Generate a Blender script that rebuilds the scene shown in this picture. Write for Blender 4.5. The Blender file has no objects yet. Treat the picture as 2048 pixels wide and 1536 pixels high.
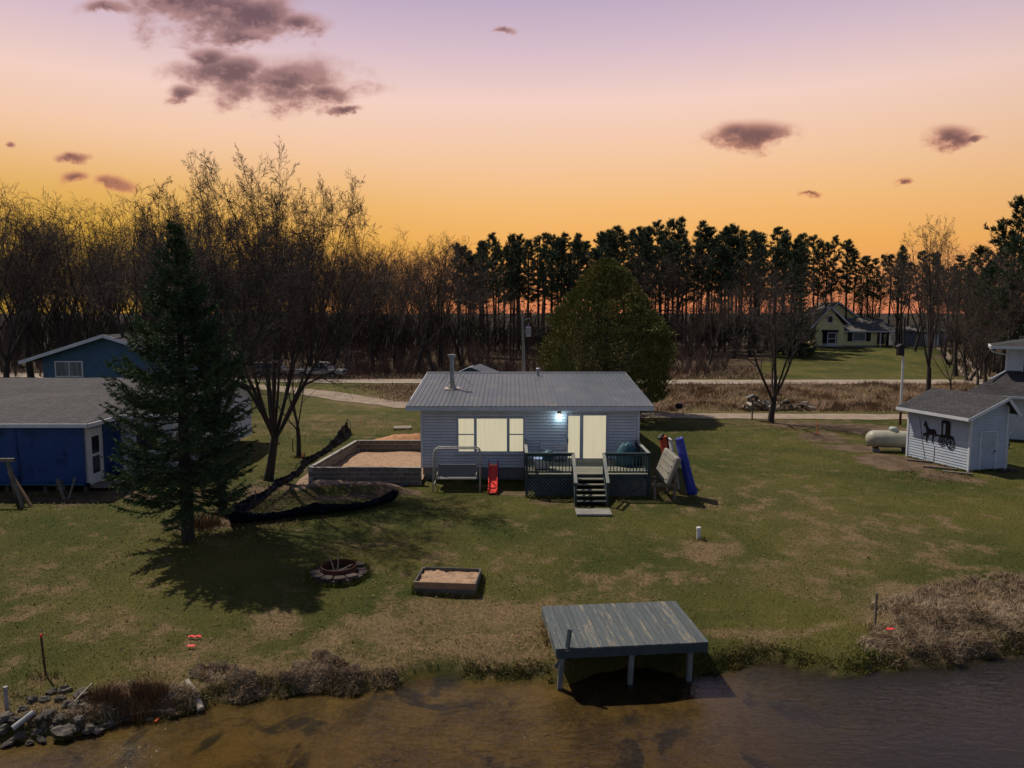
import bpy, math, random
import numpy as np
R = math.radians
scene = bpy.context.scene
COL = scene.collection

# ------------------------------------------------------------------ camera
CAM_Z, PITCH, FPX = 8.0, R(5.63), 1450.0
cam = bpy.data.cameras.new('camera'); camo = bpy.data.objects.new('camera', cam); COL.objects.link(camo)
cam.sensor_width = 36.0; cam.lens = FPX / 2048 * 36.0
cam.clip_start = 0.1; cam.clip_end = 9000
camo.location = (0, 0, CAM_Z); camo.rotation_euler = (R(90) - PITCH, 0, 0)
scene.camera = camo

# ------------------------------------------------------------------ colour management
scene.view_settings.view_transform = 'Standard'; scene.view_settings.look = 'None'
scene.view_settings.exposure = -0.06; scene.view_settings.gamma = 1.0
scene.view_settings.use_curve_mapping = False
scene.render.engine = 'CYCLES'
scene.cycles.max_bounces = 8; scene.cycles.transparent_max_bounces = 12
scene.cycles.diffuse_bounces = 3; scene.cycles.glossy_bounces = 3
scene.cycles.use_denoising = True

# ------------------------------------------------------------------ sun
SUNV = np.array((-0.50, 0.43, 1.0)); SUNV = SUNV / np.linalg.norm(SUNV)     # towards the sun
sl = bpy.data.lights.new('sun', 'SUN'); so = bpy.data.objects.new('sun', sl); COL.objects.link(so)
sl.energy = 4.3; sl.angle = R(0.5); sl.color = (1.0, 0.90, 0.74)
from mathutils import Vector, Matrix, noise as mnoise
so.rotation_euler = Vector(SUNV).to_track_quat('Z', 'Y').to_euler(); so.location = (-30, 25, 60)

# ------------------------------------------------------------------ pixel helpers (2048 x 1536 photo pixels to rays)
_cp, _sp = math.cos(PITCH), math.sin(PITCH)
def ray(px, py):
    u = (px - 1024) / FPX; v = (768 - py) / FPX
    return (u, _cp + v * _sp, -_sp + v * _cp)
def at_depth(px, py, Y):
    d = ray(px, py); t = Y / d[1]
    return Vector((d[0] * t, Y, CAM_Z + d[2] * t))
def at_z(px, py, z):
    d = ray(px, py); t = (z - CAM_Z) / d[2]
    return Vector((d[0] * t, d[1] * t, z))

# ------------------------------------------------------------------ world sky
world = bpy.data.worlds.new("World"); scene.world = world; world.use_nodes = True
nt = world.node_tree; nt.nodes.clear()
class NT:
    def __init__(s, tree): s.t = tree
    def new(s, typ, **kw):
        n = s.t.nodes.new(typ)
        for k, v in kw.items(): setattr(n, k, v)
        return n
    def put(s, sock, val):
        if hasattr(val, 'is_output') or isinstance(val, bpy.types.NodeSocket): s.t.links.new(val, sock)
        elif val is not None: sock.default_value = val
    def m(s, op, a, b=None, c=None, clamp=False):
        n = s.new('ShaderNodeMath', operation=op); n.use_clamp = clamp
        s.put(n.inputs[0], a)
        if b is not None: s.put(n.inputs[1], b)
        if c is not None: s.put(n.inputs[2], c)
        return n.outputs[0]
    def smooth(s, x, lo, hi, a=0.0, b=1.0):
        n = s.new('ShaderNodeMapRange', interpolation_type='SMOOTHSTEP')
        s.put(n.inputs[0], x); n.inputs[1].default_value = lo; n.inputs[2].default_value = hi
        n.inputs[3].default_value = a; n.inputs[4].default_value = b
        return n.outputs[0]
    def mix(s, f, a, b, blend='MIX'):
        n = s.new('ShaderNodeMix', data_type='RGBA', blend_type=blend)
        s.put(n.inputs[0], f)
        for sock, v in ((n.inputs[6], a), (n.inputs[7], b)):
            s.put(sock, (*v, 1) if isinstance(v, tuple) and len(v) == 3 else v)
        return n.outputs[2]
    def ramp(s, f, stops, interp='LINEAR'):
        n = s.new('ShaderNodeValToRGB'); cr = n.color_ramp; cr.interpolation = interp
        while len(cr.elements) < len(stops): cr.elements.new(0.5)
        for e, (p, c) in zip(cr.elements, stops): e.position = p; e.color = (*c, 1)
        s.put(n.inputs[0], f); return n.outputs[0]
    def noise(s, vec=None, scale=5, detail=4, rough=0.55, dist=0.0, dim='3D'):
        n = s.new('ShaderNodeTexNoise', noise_dimensions=dim)
        if vec is not None: s.put(n.inputs['Vector'], vec)
        n.inputs['Scale'].default_value = scale; n.inputs['Detail'].default_value = detail
        n.inputs['Roughness'].default_value = rough; n.inputs['Distortion'].default_value = dist
        return n.outputs[0]
W = NT(nt)
tc = W.new('ShaderNodeTexCoord'); sep = W.new('ShaderNodeSeparateXYZ'); nt.links.new(tc.outputs['Generated'], sep.inputs[0])
dx, dy, dz = sep.outputs[0], sep.outputs[1], sep.outputs[2]
elev = W.m('DIVIDE', W.m('ARCSINE', dz), math.pi / 2)               # 0 at the horizon, 1 at the zenith
hor = W.m('SQRT', W.m('ADD', W.m('MULTIPLY', dx, dx), W.m('MULTIPLY', dy, dy)))
az = W.m('DIVIDE', W.m('ADD', W.m('MULTIPLY', dx, -0.10), W.m('MULTIPLY', dy, 0.995)), W.m('MAXIMUM', hor, 1e-3))
glow = W.smooth(az, -0.1, 0.98)
dg = lambda d: d / 90.0
front = W.ramp(elev, [(0.0, (.80, .25, .115)), (dg(2.2), (.88, .34, .12)), (dg(5.0), (.93, .45, .105)), (dg(8.2), (.95, .53, .205)),
                      (dg(11.5), (.95, .60, .37)), (dg(15.5), (.94, .66, .57)), (dg(19), (.72, .54, .61)), (dg(23), (.50, .40, .56)),
                      (dg(34), (.38, .37, .56)), (dg(47), (.22, .26, .44)), (dg(64), (.08, .11, .21)), (1.0, (.04, .06, .13))])
back = W.ramp(elev, [(0.0, (.185, .205, .26)), (dg(10), (.19, .22, .30)), (dg(30), (.15, .19, .29)), (dg(60), (.075, .10, .19)), (1.0, (.045, .065, .14))])
left_y = W.smooth(W.m('DIVIDE', dx, W.m('MAXIMUM', hor, 1e-3)), 0.05, -0.55)
frontL = W.mix(W.m('MULTIPLY', left_y, W.smooth(elev, dg(13), dg(3))), front, (.68, .39, .045))
skyc = W.mix(glow, back, frontL)
# clouds, laid out in bearing / elevation tangents
dys = W.m('MAXIMUM', dy, 0.02)
uu = W.m('DIVIDE', dx, dys); vv = W.m('DIVIDE', dz, dys)
comb = W.new('ShaderNodeCombineXYZ'); W.put(comb.inputs[0], uu); W.put(comb.inputs[1], W.m('MULTIPLY', vv, 1.45))
n1 = W.noise(comb.outputs[0], 17, 11, 0.64, 0.15); n2 = W.noise(comb.outputs[0], 5.5, 3, 0.5)
wu = W.m('ADD', uu, W.m('MULTIPLY', W.m('SUBTRACT', n2, 0.5), 0.11)); wv = W.m('ADD', vv, W.m('MULTIPLY', W.m('SUBTRACT', n1, 0.5), 0.035))
CL = [(425, 12, 165, 92), (350, -5, 105, 66), (520, 30, 120, 50), (480, 75, 85, 26), (610, 48, 60, 26), (210, 15, 60, 18),
      (575, 165, 175, 52), (455, 140, 130, 34), (372, 188, 36, 22), (405, 118, 52, 26), (660, 188, 70, 24), (700, 218, 46, 8),
      (170, 358, 36, 16), (238, 366, 38, 17), (150, 316, 42, 12), (1515, 268, 104, 28), (1480, 264, 60, 22), (1905, 272, 60, 24), (1955, 278, 34, 10),
      (1635, 388, 30, 6), (1790, 365, 28, 7), (1003, 60, 27, 9), (2, 290, 14, 8)]
def uv_of(px, py):
    d = ray(px, py); return d[0] / d[1], d[2] / d[1]
den = None
for (px, py, a, b) in CL:
    cu, cv = uv_of(px, py)
    eu = W.m('MULTIPLY', W.m('SUBTRACT', wu, cu), FPX / a); ev = W.m('MULTIPLY', W.m('SUBTRACT', wv, cv), FPX / b)
    e = W.m('SUBTRACT', 1.0, W.m('SQRT', W.m('ADD', W.m('MULTIPLY', eu, eu), W.m('MULTIPLY', ev, ev))))
    den = e if den is None else W.m('SMOOTH_MAX', den, e, 0.12)
den = W.m('ADD', W.m('MULTIPLY', W.m('ADD', den, 0.16), 1.15), W.m('MULTIPLY', W.m('SUBTRACT', n1, 0.5), 2.3))
cm = W.m('MULTIPLY', W.smooth(den, -0.05, 0.80), W.smooth(dy, 0.2, 0.4))
core = W.smooth(den, 0.2, 1.25)
lowl = W.smooth(vv, 0.34, 0.10)
edge = W.mix(lowl, (.56, .31, .29), (.74, .27, .10)); dark = W.mix(lowl, (.150, .078, .092), (.20, .08, .07))
offv = W.new('ShaderNodeVectorMath', operation='ADD'); nt.links.new(comb.outputs[0], offv.inputs[0]); offv.inputs[1].default_value = (-.010, -.016, 0)
n1b = W.noise(offv.outputs[0], 17, 6, 0.6, 0.15); relief = W.smooth(W.m('SUBTRACT', n1, n1b), -0.02, 0.16)
cloudc = W.mix(W.m('MULTIPLY', relief, 0.55), W.mix(core, edge, dark), W.mix(lowl, (.50, .27, .25), (.62, .24, .12)))
skyf = W.mix(W.m('MULTIPLY', cm, 0.93), skyc, cloudc)
bg = W.new('ShaderNodeBackground'); W.put(bg.inputs[0], skyf); bg.inputs[1].default_value = 1.0
out = W.new('ShaderNodeOutputWorld'); nt.links.new(bg.outputs[0], out.inputs[0])

# ------------------------------------------------------------------ mesh and object helpers
class MB:
    def __init__(s): s.v = []; s.f = []
    def add(s, vs, fs):
        o = len(s.v); s.v += [tuple(v) for v in vs]; s.f += [tuple(i + o for i in f) for f in fs]; return s
    def box(s, c, d, rz=0.0, rx=0.0, ry=0.0, top=None):
        hx, hy, hz = d[0] / 2, d[1] / 2, d[2] / 2
        tx, ty = (hx, hy) if top is None else (top[0] / 2, top[1] / 2)
        vs = [(-hx, -hy, -hz), (hx, -hy, -hz), (hx, hy, -hz), (-hx, hy, -hz), (-tx, -ty, hz), (tx, -ty, hz), (tx, ty, hz), (-tx, ty, hz)]
        if rx or ry or rz:
            m = Matrix.Rotation(rz, 3, 'Z') @ Matrix.Rotation(ry, 3, 'Y') @ Matrix.Rotation(rx, 3, 'X')
            vs = [m @ Vector(v) for v in vs]
        vs = [(v[0] + c[0], v[1] + c[1], v[2] + c[2]) for v in vs]
        return s.add(vs, [(0, 3, 2, 1), (4, 5, 6, 7), (0, 1, 5, 4), (1, 2, 6, 5), (2, 3, 7, 6), (3, 0, 4, 7)])
    def bar(s, p, q, w, h=None, up=(0, 0, 1)):
        h = w if h is None else h
        p = Vector(p); q = Vector(q); t = (q - p).normalized(); u = Vector(up)
        if abs(t.dot(u)) > 0.98: u = Vector((0, 1, 0))
        x = t.cross(u).normalized(); y = x.cross(t).normalized()
        vs = []
        for e in (p, q):
            for a, b in ((-1, -1), (1, -1), (1, 1), (-1, 1)): vs.append(e + x * (a * w / 2) + y * (b * h / 2))
        return s.add(vs, [(3, 2, 1, 0), (4, 5, 6, 7), (0, 1, 5, 4), (1, 2, 6, 5), (2, 3, 7, 6), (3, 0, 4, 7)])
    def tube(s, pts, rs, n=8, cap=True):
        pts = [Vector(p) for p in pts]
        if not hasattr(rs, '__len__'): rs = [rs] * len(pts)
        vs = []; fs = []; k = len(pts); px = None
        for i, p in enumerate(pts):
            t = (pts[min(i + 1, k - 1)] - pts[max(i - 1, 0)]).normalized()
            if px is None:
                a = Vector((0, 0, 1)) if abs(t.z) < 0.9 else Vector((1, 0, 0)); x = t.cross(a).normalized()
            else:
                x = (px - t * px.dot(t)).normalized()
            px = x; y = t.cross(x)
            for j in range(n):
                an = 2 * math.pi * j / n; vs.append(p + (x * math.cos(an) + y * math.sin(an)) * rs[i])
        for i in range(k - 1):
            for j in range(n):
                a = i * n + j; b = i * n + (j + 1) % n; fs.append((a, b, b + n, a + n))
        if cap: fs.append(tuple(range(n - 1, -1, -1))); fs.append(tuple(range((k - 1) * n, k * n)))
        return s.add(vs, fs)
    def lathe(s, prof, n=20, c=(0, 0, 0)):
        vs = []; fs = []; k = len(prof)
        for r, z in prof:
            for j in range(n):
                a = 2 * math.pi * j / n; vs.append((c[0] + r * math.cos(a), c[1] + r * math.sin(a), c[2] + z))
        for i in range(k - 1):
            for j in range(n):
                a = i * n + j; b = i * n + (j + 1) % n; fs.append((a, b, b + n, a + n))
        fs.append(tuple(range(n - 1, -1, -1))); fs.append(tuple(range((k - 1) * n, k * n)))
        return s.add(vs, fs)
    def prism(s, poly, fn, d0, d1):
        """poly: 2D outline, fn(a, b, d) -> 3D; extruded from d0 to d1"""
        n = len(poly)
        vs = [fn(a, b, d0) for a, b in poly] + [fn(a, b, d1) for a, b in poly]
        fs = [tuple(range(n - 1, -1, -1)), tuple(range(n, 2 * n))] + [(i, (i + 1) % n, n + (i + 1) % n, n + i) for i in range(n)]
        return s.add(vs, fs)
    def slab(s, quad, t):
        """polygon in space with thickness t below it"""
        q = [Vector(v) for v in quad]; nrm = (q[1] - q[0]).cross(q[2] - q[0]).normalized()
        if nrm.z < 0: q = q[::-1]; nrm = -nrm
        n = len(q); vs = [v - nrm * t for v in q] + q
        return s.add(vs, [tuple(range(n - 1, -1, -1)), tuple(range(n, 2 * n))] + [(i, (i + 1) % n, n + (i + 1) % n, n + i) for i in range(n)])
    def siding(s, p0, p1, z0, z1, e=0.1, lip=0.022, xr=None):
        lip *= 1.5
        """lap boards along the wall line p0 -> p1 (seen from outside left to right); xr(z) clips to the gable"""
        p0 = Vector((p0[0], p0[1], 0)); p1 = Vector((p1[0], p1[1], 0)); L = (p1 - p0).length; t = (p1 - p0) / L
        nrm = Vector((t.y, -t.x, 0)); z = z0
        while z < z1 - 1e-4:
            zt = min(z + e, z1)
            a0, b0 = (0, L) if xr is None else xr(z); a1, b1 = (0, L) if xr is None else xr(zt)
            P = lambda q, zz, o: p0 + t * q + nrm * o + Vector((0, 0, zz))
            g_ = min(.022, (zt - z) * .3); zc = zt - g_; q = g_ / (zt - z); ac, bc = a1 + (a0 - a1) * q, b1 + (b0 - b1) * q
            s.add([P(a0, z, lip), P(b0, z, lip), P(bc, zc, 0.012), P(ac, zc, 0.012), P(a0, z, -.03), P(b0, z, -.03), P(ac, zc, -.03), P(bc, zc, -.03), P(a1, zt, -.03), P(b1, zt, -.03)],
                  [(0, 1, 2, 3), (4, 5, 1, 0), (3, 2, 7, 6), (6, 7, 9, 8), (0, 3, 6, 4), (1, 5, 7, 2)])
            z = zt
        return s
    def build(s, name, m, parent=None, smooth=False, bevel=0.0):
        me = bpy.data.meshes.new(name); me.from_pydata(s.v, [], s.f); me.update()
        return link(name, me, m, parent, smooth, bevel)
def link(name, me, m, parent=None, smooth=False, bevel=0.0):
    o = bpy.data.objects.new(name, me); COL.objects.link(o)
    if m is not None: me.materials.append(m)
    if smooth:
        me.polygons.foreach_set('use_smooth', np.ones(len(me.polygons), dtype=bool))
    if bevel:
        b = o.modifiers.new('bevel', 'BEVEL'); b.width = bevel; b.segments = 1; b.limit_method = 'ANGLE'
    if parent is not None: o.parent = parent
    return o
def np_mesh(name, V, F):
    """V (n,3), F (m,3 or 4) -> mesh, fast"""
    me = bpy.data.meshes.new(name); V = np.asarray(V, np.float32); F = np.asarray(F, np.int32)
    k = F.shape[1]; me.vertices.add(len(V)); me.vertices.foreach_set('co', V.ravel())
    me.loops.add(F.size); me.loops.foreach_set('vertex_index', F.ravel())
    me.polygons.add(len(F)); me.polygons.foreach_set('loop_start', np.arange(0, F.size, k, dtype=np.int32))
    me.update(calc_edges=True); return me
def attr(me, name, vals):
    a = me.attributes.new(name, 'FLOAT', 'POINT'); a.data.foreach_set('value', np.asarray(vals, np.float32))
def tag(o, label=None, cat=None, group=None, kind=None):
    if label: o['label'] = label
    if cat: o['category'] = cat
    if group: o['group'] = group
    if kind: o['kind'] = kind
    return o
def thing(name, label, cat, loc=(0, 0, 0), rz=0.0, group=None):
    o = bpy.data.objects.new(name, None); COL.objects.link(o); o.location = loc; o.rotation_euler = (0, 0, rz)
    o.empty_display_size = 0.2
    return tag(o, label, cat, group)
def dup(root, loc=None, rz=None, label=None, group=None, scale=None):
    r = root.copy(); COL.objects.link(r)
    if loc is not None: r.location = loc
    if rz is not None: r.rotation_euler = (0, 0, rz)
    if scale is not None: r.scale = scale
    if label: r['label'] = label
    if group: r['group'] = group
    for ch in list(root.children):
        c = ch.copy(); COL.objects.link(c); c.parent = r
        for g in list(ch.children):
            d = g.copy(); COL.objects.link(d); d.parent = c
    return r

# ------------------------------------------------------------------ materials
def mat(name, c1, c2=None, scale=4.0, rough=0.75, bump=0.0, bscale=None, metal=0.0, stretch=(1, 1, 1), rand=0.0, island=0.0,
        lo=0.35, hi=0.65, spec=0.3, detail=5, c3=None, c3scale=1.0, c3lo=0.55, c3hi=0.7, emit=None, estr=0.0, trans=0.0):
    m = bpy.data.materials.new(name); m.use_nodes = True; t = m.node_tree; t.nodes.clear(); n = NT(t)
    bs = n.new('ShaderNodeBsdfPrincipled'); o = n.new('ShaderNodeOutputMaterial'); t.links.new(bs.outputs[0], o.inputs[0])
    co = n.new('ShaderNodeTexCoord'); oi = n.new('ShaderNodeObjectInfo')
    mp = n.new('ShaderNodeMapping'); mp.inputs['Scale'].default_value = stretch
    add = n.new('ShaderNodeVectorMath', operation='ADD'); t.links.new(co.outputs['Object'], add.inputs[0])
    cmb = n.new('ShaderNodeCombineXYZ'); k = n.m('MULTIPLY', oi.outputs['Random'], 37.0 if rand else 0.0)
    for i in range(3): n.put(cmb.inputs[i], k)
    t.links.new(cmb.outputs[0], add.inputs[1]); t.links.new(add.outputs[0], mp.inputs[0]); vec = mp.outputs[0]
    if c2 is not None:
        f = n.smooth(n.noise(vec, scale, detail, 0.6), lo, hi); c = n.mix(f, c1, c2)
    else: c = None
    base = c if c is not None else (*c1, 1)
    if c3 is not None: base = n.mix(n.smooth(n.noise(vec, c3scale, 4, 0.6), c3lo, c3hi), base, c3)
    if rand or island:
        g = n.new('ShaderNodeNewGeometry')
        r = n.m('ADD', n.m('MULTIPLY', n.m('SUBTRACT', oi.outputs['Random'], 0.5), 2 * rand), n.m('MULTIPLY', n.m('SUBTRACT', g.outputs['Random Per Island'], 0.5), 2 * island))
        hv = n.new('ShaderNodeHueSaturation'); n.put(hv.inputs['Color'], base); n.put(hv.inputs['Value'], n.m('ADD', r, 1.0)); base = hv.outputs[0]
    n.put(bs.inputs['Base Color'], base); bs.inputs['Roughness'].default_value = rough; bs.inputs['Metallic'].default_value = metal
    bs.inputs['Specular IOR Level'].default_value = spec
    if bump:
        b = n.new('ShaderNodeBump'); b.inputs['Strength'].default_value = bump; b.inputs['Distance'].default_value = 0.02
        n.put(b.inputs['Height'], n.noise(vec, bscale or scale * 4, 6, 0.65)); t.links.new(b.outputs[0], bs.inputs['Normal'])
    if emit is not None:
        bs.inputs['Emission Color'].default_value = (*emit, 1); bs.inputs['Emission Strength'].default_value = estr
    return m
def shingles(name, c1, c2, axis='Y', course=0.14, tab=0.3):
    m = mat(name, c1, c2, 7, 0.9, 0.5, 60, c3=tuple(x * 0.7 for x in c1), c3scale=0.6, c3lo=.45, c3hi=.75)
    t = m.node_tree; n = NT(t); bs = [x for x in t.nodes if x.type == 'BSDF_PRINCIPLED'][0]
    co = n.new('ShaderNodeTexCoord'); mp = n.new('ShaderNodeMapping')
    if axis == 'X': mp.inputs['Rotation'].default_value = (0, 0, R(90))
    t.links.new(co.outputs['Object'], mp.inputs[0])
    br = n.new('ShaderNodeTexBrick'); t.links.new(mp.outputs[0], br.inputs[0]); br.inputs['Scale'].default_value = 1.0
    br.inputs['Mortar Size'].default_value = 0.012; br.inputs['Brick Width'].default_value = tab; br.inputs['Row Height'].default_value = course
    br.inputs['Color1'].default_value = (1.15, 1.15, 1.15, 1); br.inputs['Color2'].default_value = (.72, .72, .74, 1); br.inputs['Mortar'].default_value = (.35, .35, .36, 1)
    old = bs.inputs['Base Color'].links[0].from_socket
    n.put(bs.inputs['Base Color'], n.mix(1.0, old, br.outputs[0], 'MULTIPLY'))
    return m
MT = {}
MT['white_siding'] = mat('white_siding', (.60, .62, .66), (.52, .54, .58), 1.2, 0.55, 0.1, 8, c3=(.45, .46, .47), c3scale=2.5, c3lo=.6, c3hi=.85)
MT['white_trim'] = mat('white_trim', (.62, .64, .68), (.54, .56, .60), 3, 0.5)
MT['grey_metal'] = mat('grey_metal_roof', (.088, .105, .128), (.112, .125, .138), 0.6, 0.45, 0.05, 3, metal=0.2, c3=(.155, .155, .14), c3scale=.9, rand=0.05)
MT['galv'] = mat('galvanised_steel', (.42, .44, .47), (.3, .31, .33), 5, 0.35, metal=0.85)
MT['lead'] = mat('flashing_metal', (.42, .38, .32), (.32, .29, .25), 8, 0.5, metal=0.3)
MT['concrete'] = mat('cast_concrete', (.17, .165, .155), (.23, .22, .20), 3, 0.9, 0.3, 20)
MT['block'] = mat('concrete_block', (.165, .137, .112), (.13, .11, .094), 3, 0.95, 0.6, 40, rand=0.16, c3=(.18, .165, .15), c3scale=2)
MT['mortar'] = mat('mortar_joint', (.36, .34, .315), (.29, .275, .25), 6, 0.95, 0.4, 30)
MT['deck_wood'] = mat('stained_deck_wood', (.022, .040, .048), (.040, .056, .060), 3, 0.7, 0.3, 20, stretch=(1, 1, 1), rand=0.12, c3=(.065, .07, .065), c3scale=1.2)
MT['deck_board'] = mat('worn_deck_board', (.13, .15, .125), (.22, .20, .15), 2.2, 0.75, 0.3, 18, stretch=(.4, 4, 1), rand=0.14)
MT['rail_cap'] = mat('worn_rail_cap', (.30, .29, .25), (.20, .22, .21), 4, 0.75, 0.2, 20, rand=0.08)
MT['glow_pane'] = mat('lit_window_pane', (.25, .24, .20), None, rough=0.15, emit=(1.0, .88, .59), estr=0.56, spec=0.5)
_t = MT['glow_pane'].node_tree; _n = NT(_t); _b = [x for x in _t.nodes if x.type == 'BSDF_PRINCIPLED'][0]
_mp = _n.new('ShaderNodeMapping'); _mp.inputs['Scale'].default_value = (7, 1, .35); _t.links.new(_n.new('ShaderNodeTexCoord').outputs['Object'], _mp.inputs[0])
_n.put(_b.inputs['Emission Strength'], _n.m('ADD', .47, _n.m('MULTIPLY', _n.noise(_mp.outputs[0], 1.3, 3, .5), .17)))
MT['dark_glass'] = mat('dark_glass', (.02, .024, .03), None, rough=0.06, spec=0.7)
MT['grey_glass'] = mat('curtained_glass', (.20, .23, .25), (.09, .11, .12), 1.3, rough=0.12, spec=0.6, stretch=(3, 3, .5))
MT['frame_blue'] = mat('window_frame_paint', (.44, .48, .56), (.38, .41, .48), 3, 0.45)
MT['brass'] = mat('aged_brass', (.35, .16, .05), (.22, .10, .03), 10, 0.35, metal=0.7)
MT['bulb'] = mat('lit_bulb', (.9, .95, 1), None, emit=(.75, .95, 1.0), estr=9)
MT['swing_paint'] = mat('cream_powder_paint', (.46, .44, .40), (.36, .34, .31), 5, 0.45)
MT['swing_mesh'] = mat('grey_seat_fabric', (.17, .17, .17), (.13, .13, .13), 30, 0.9, 0.3, 60)
MT['red_plastic'] = mat('red_plastic', (.75, .035, .02), (.62, .028, .018), 2, 0.35, spec=0.5)
MT['blue_plastic'] = mat('blue_plastic', (.03, .05, .36), (.045, .07, .44), 2, 0.35, spec=0.5)
MT['hull_beige'] = mat('weathered_hull', (.27, .25, .215), (.20, .185, .16), 3, 0.55, 0.1, 10)
MT['hull_red'] = mat('orange_red_hull', (.50, .065, .03), (.40, .05, .028), 3, 0.45)
MT['white_plastic'] = mat('white_plastic', (.62, .62, .62), (.5, .5, .5), 4, 0.5)
MT['tarp'] = mat('blue_tarpaulin', (.009, .044, .175), (.013, .060, .22), 1.4, 0.5, 0.9, 2.2, spec=0.3, c3=(.005, .022, .095), c3scale=.9)
MT['teal_tarp'] = mat('teal_tarpaulin', (.02, .075, .10), (.03, .10, .13), 4, 0.5, 0.8, 6)
MT['black_sheet'] = mat('black_plastic_sheet', (.005, .008, .016), (.009, .013, .024), 6, 0.5, 0.4, 9, spec=0.07)
MT['stake_wood'] = mat('stake_wood', (.10, .085, .07), (.16, .13, .10), 8, 0.85, rand=0.1)
MT['old_wood'] = mat('weathered_wood', (.13, .105, .085), (.20, .17, .145), 5, 0.85, 0.3, 25, rand=0.12)
MT['pine_wood'] = mat('new_pine_timber', (.30, .19, .115), (.23, .145, .09), 4, 0.75, 0.2, 20, stretch=(.6, 3, 3), c3=(.16, .10, .07), c3scale=2)
MT['grey_timber'] = mat('dark_grey_timber', (.085, .08, .075), (.13, .12, .11), 5, 0.85, 0.3, 20, rand=0.1)
MT['sand'] = mat('sand_fill', (.38, .245, .16), (.28, .18, .115), 5, 0.95, 0.6, 20, c3=(.20, .12, .075), c3scale=3)
MT['paver'] = mat('red_grey_paver', (.080, .056, .048), (.058, .046, .042), 6, 0.9, 0.4, 40, rand=0.22)
MT['rust'] = mat('rusty_steel', (.10, .035, .02), (.055, .025, .018), 9, 0.75, 0.3, 30, metal=0.2)
MT['rock'] = mat('fieldstone', (.125, .108, .090), (.075, .066, .058), 3, 0.95, 0.8, 14, rand=0.35, c3=(.16, .13, .10), c3scale=6)
MT['bark'] = mat('grey_bark', (.060, .048, .040), (.035, .029, .025), 9, 0.95, 0.6, 14, stretch=(1, 1, .25))
MT['twig'] = mat('brown_twigs', (.088, .069, .060), (.050, .040, .036), 1.1, 0.9, island=0.25)
MT['far_twig'] = mat('brown_far_twigs', (.098, .072, .060), (.052, .041, .037), 0.4, 0.95, island=0.25, rand=0.16)
MT['red_twig'] = mat('reddish_thicket', (.165, .100, .078), (.105, .076, .060), 0.16, 0.95, island=0.4)
MT['pine_bark'] = mat('pine_bark', (.055, .040, .034), (.032, .026, .023), 5, 0.95, 0.4, 10, rand=0.15)
MT['pine_needle'] = mat('pine_needles', (.040, .062, .032), (.068, .092, .044), 0.5, 0.75, island=0.35, rand=0.18)
MT['spruce_needle'] = mat('spruce_needles', (.036, .072, .034), (.078, .122, .046), 0.9, 0.7, island=0.35, spec=0.25)
MT['cedar_leaf'] = mat('cedar_sprays', (.122, .124, .030), (.180, .165, .044), 0.55, 0.8, island=0.35)
MT['yellow_siding'] = mat('pale_yellow_siding', (.80, .72, .37), (.74, .66, .34), 1.5, 0.6)
MT['blue_siding'] = mat('blue_siding', (.055, .13, .22), (.045, .105, .18), 1.0, 0.55, 0.1, 8)
MT['black_metal'] = mat('black_painted_metal', (.012, .012, .013), None, rough=0.5)
MT['shed_door'] = mat('scuffed_white_door', (.40, .44, .52), (.35, .39, .46), 2, 0.5, c3=(.18, .19, .22), c3scale=4, c3lo=.62, c3hi=.8)
MT['roof_left'] = shingles('grey_shingles', (.084, .077, .082), (.062, .058, .062))
MT['roof_left_x'] = shingles('grey_shingles_side', (.084, .077, .082), (.062, .058, .062), 'X')
MT['roof_dark'] = shingles('dark_shingles', (.046, .044, .048), (.064, .060, .061), 'X')
MT['roof_dark_y'] = shingles('dark_shingles_front', (.046, .044, .048), (.064, .060, .061), 'Y')
MT['roof_brown'] = shingles('brown_shingles', (.17, .155, .145), (.13, .12, .115), 'Y', 0.2, 0.5)
MT['teal_trim'] = mat('teal_trim', (.02, .07, .09), None, rough=0.5)
MT['tank'] = mat('beige_tank_paint', (.40, .38, .30), (.33, .31, .25), 1.5, 0.45, c3=(.28, .22, .15), c3scale=2, c3lo=.6, c3hi=.8)
MT['pole_wood'] = mat('grey_pole_wood', (.26, .26, .25), (.19, .185, .18), 4, 0.9, 0.3, 12, stretch=(1, 1, .2))
MT['orange'] = mat('orange_flagging', (.70, .13, .03), None, rough=0.6)
MT['pink'] = mat('red_flagging', (.80, .05, .06), None, rough=0.5)
MT['car_silver'] = mat('silver_car_paint', (.36, .36, .36), (.32, .32, .32), 2, 0.25, metal=0.2, spec=0.5)
MT['car_tan'] = mat('tan_car_paint', (.20, .17, .14), (.18, .15, .12), 2, 0.3, metal=0.2, spec=0.5)
MT['rubber'] = mat('black_rubber', (.012, .012, .012), None, rough=0.85)
MT['rim'] = mat('wheel_rim', (.4, .4, .4), None, rough=0.35, metal=0.7)
MT['headlight'] = mat('headlight_lens', (.6, .6, .58), None, rough=0.1)
MT['log'] = mat('split_log', (.09, .07, .055), (.055, .044, .036), 6, 0.9, 0.4, 20, rand=0.3)
MT['birch'] = mat('pale_bark_log', (.42, .38, .33), (.26, .23, .2), 8, 0.8, rand=0.15)
MT['log_end'] = mat('sawn_log_end', (.34, .27, .19), (.25, .19, .13), 6, 0.9, rand=0.2)
MT['drift'] = mat('bleached_driftwood', (.42, .36, .30), (.27, .225, .18), 6, 0.85, 0.3, 20, stretch=(2, 2, .4))
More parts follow.
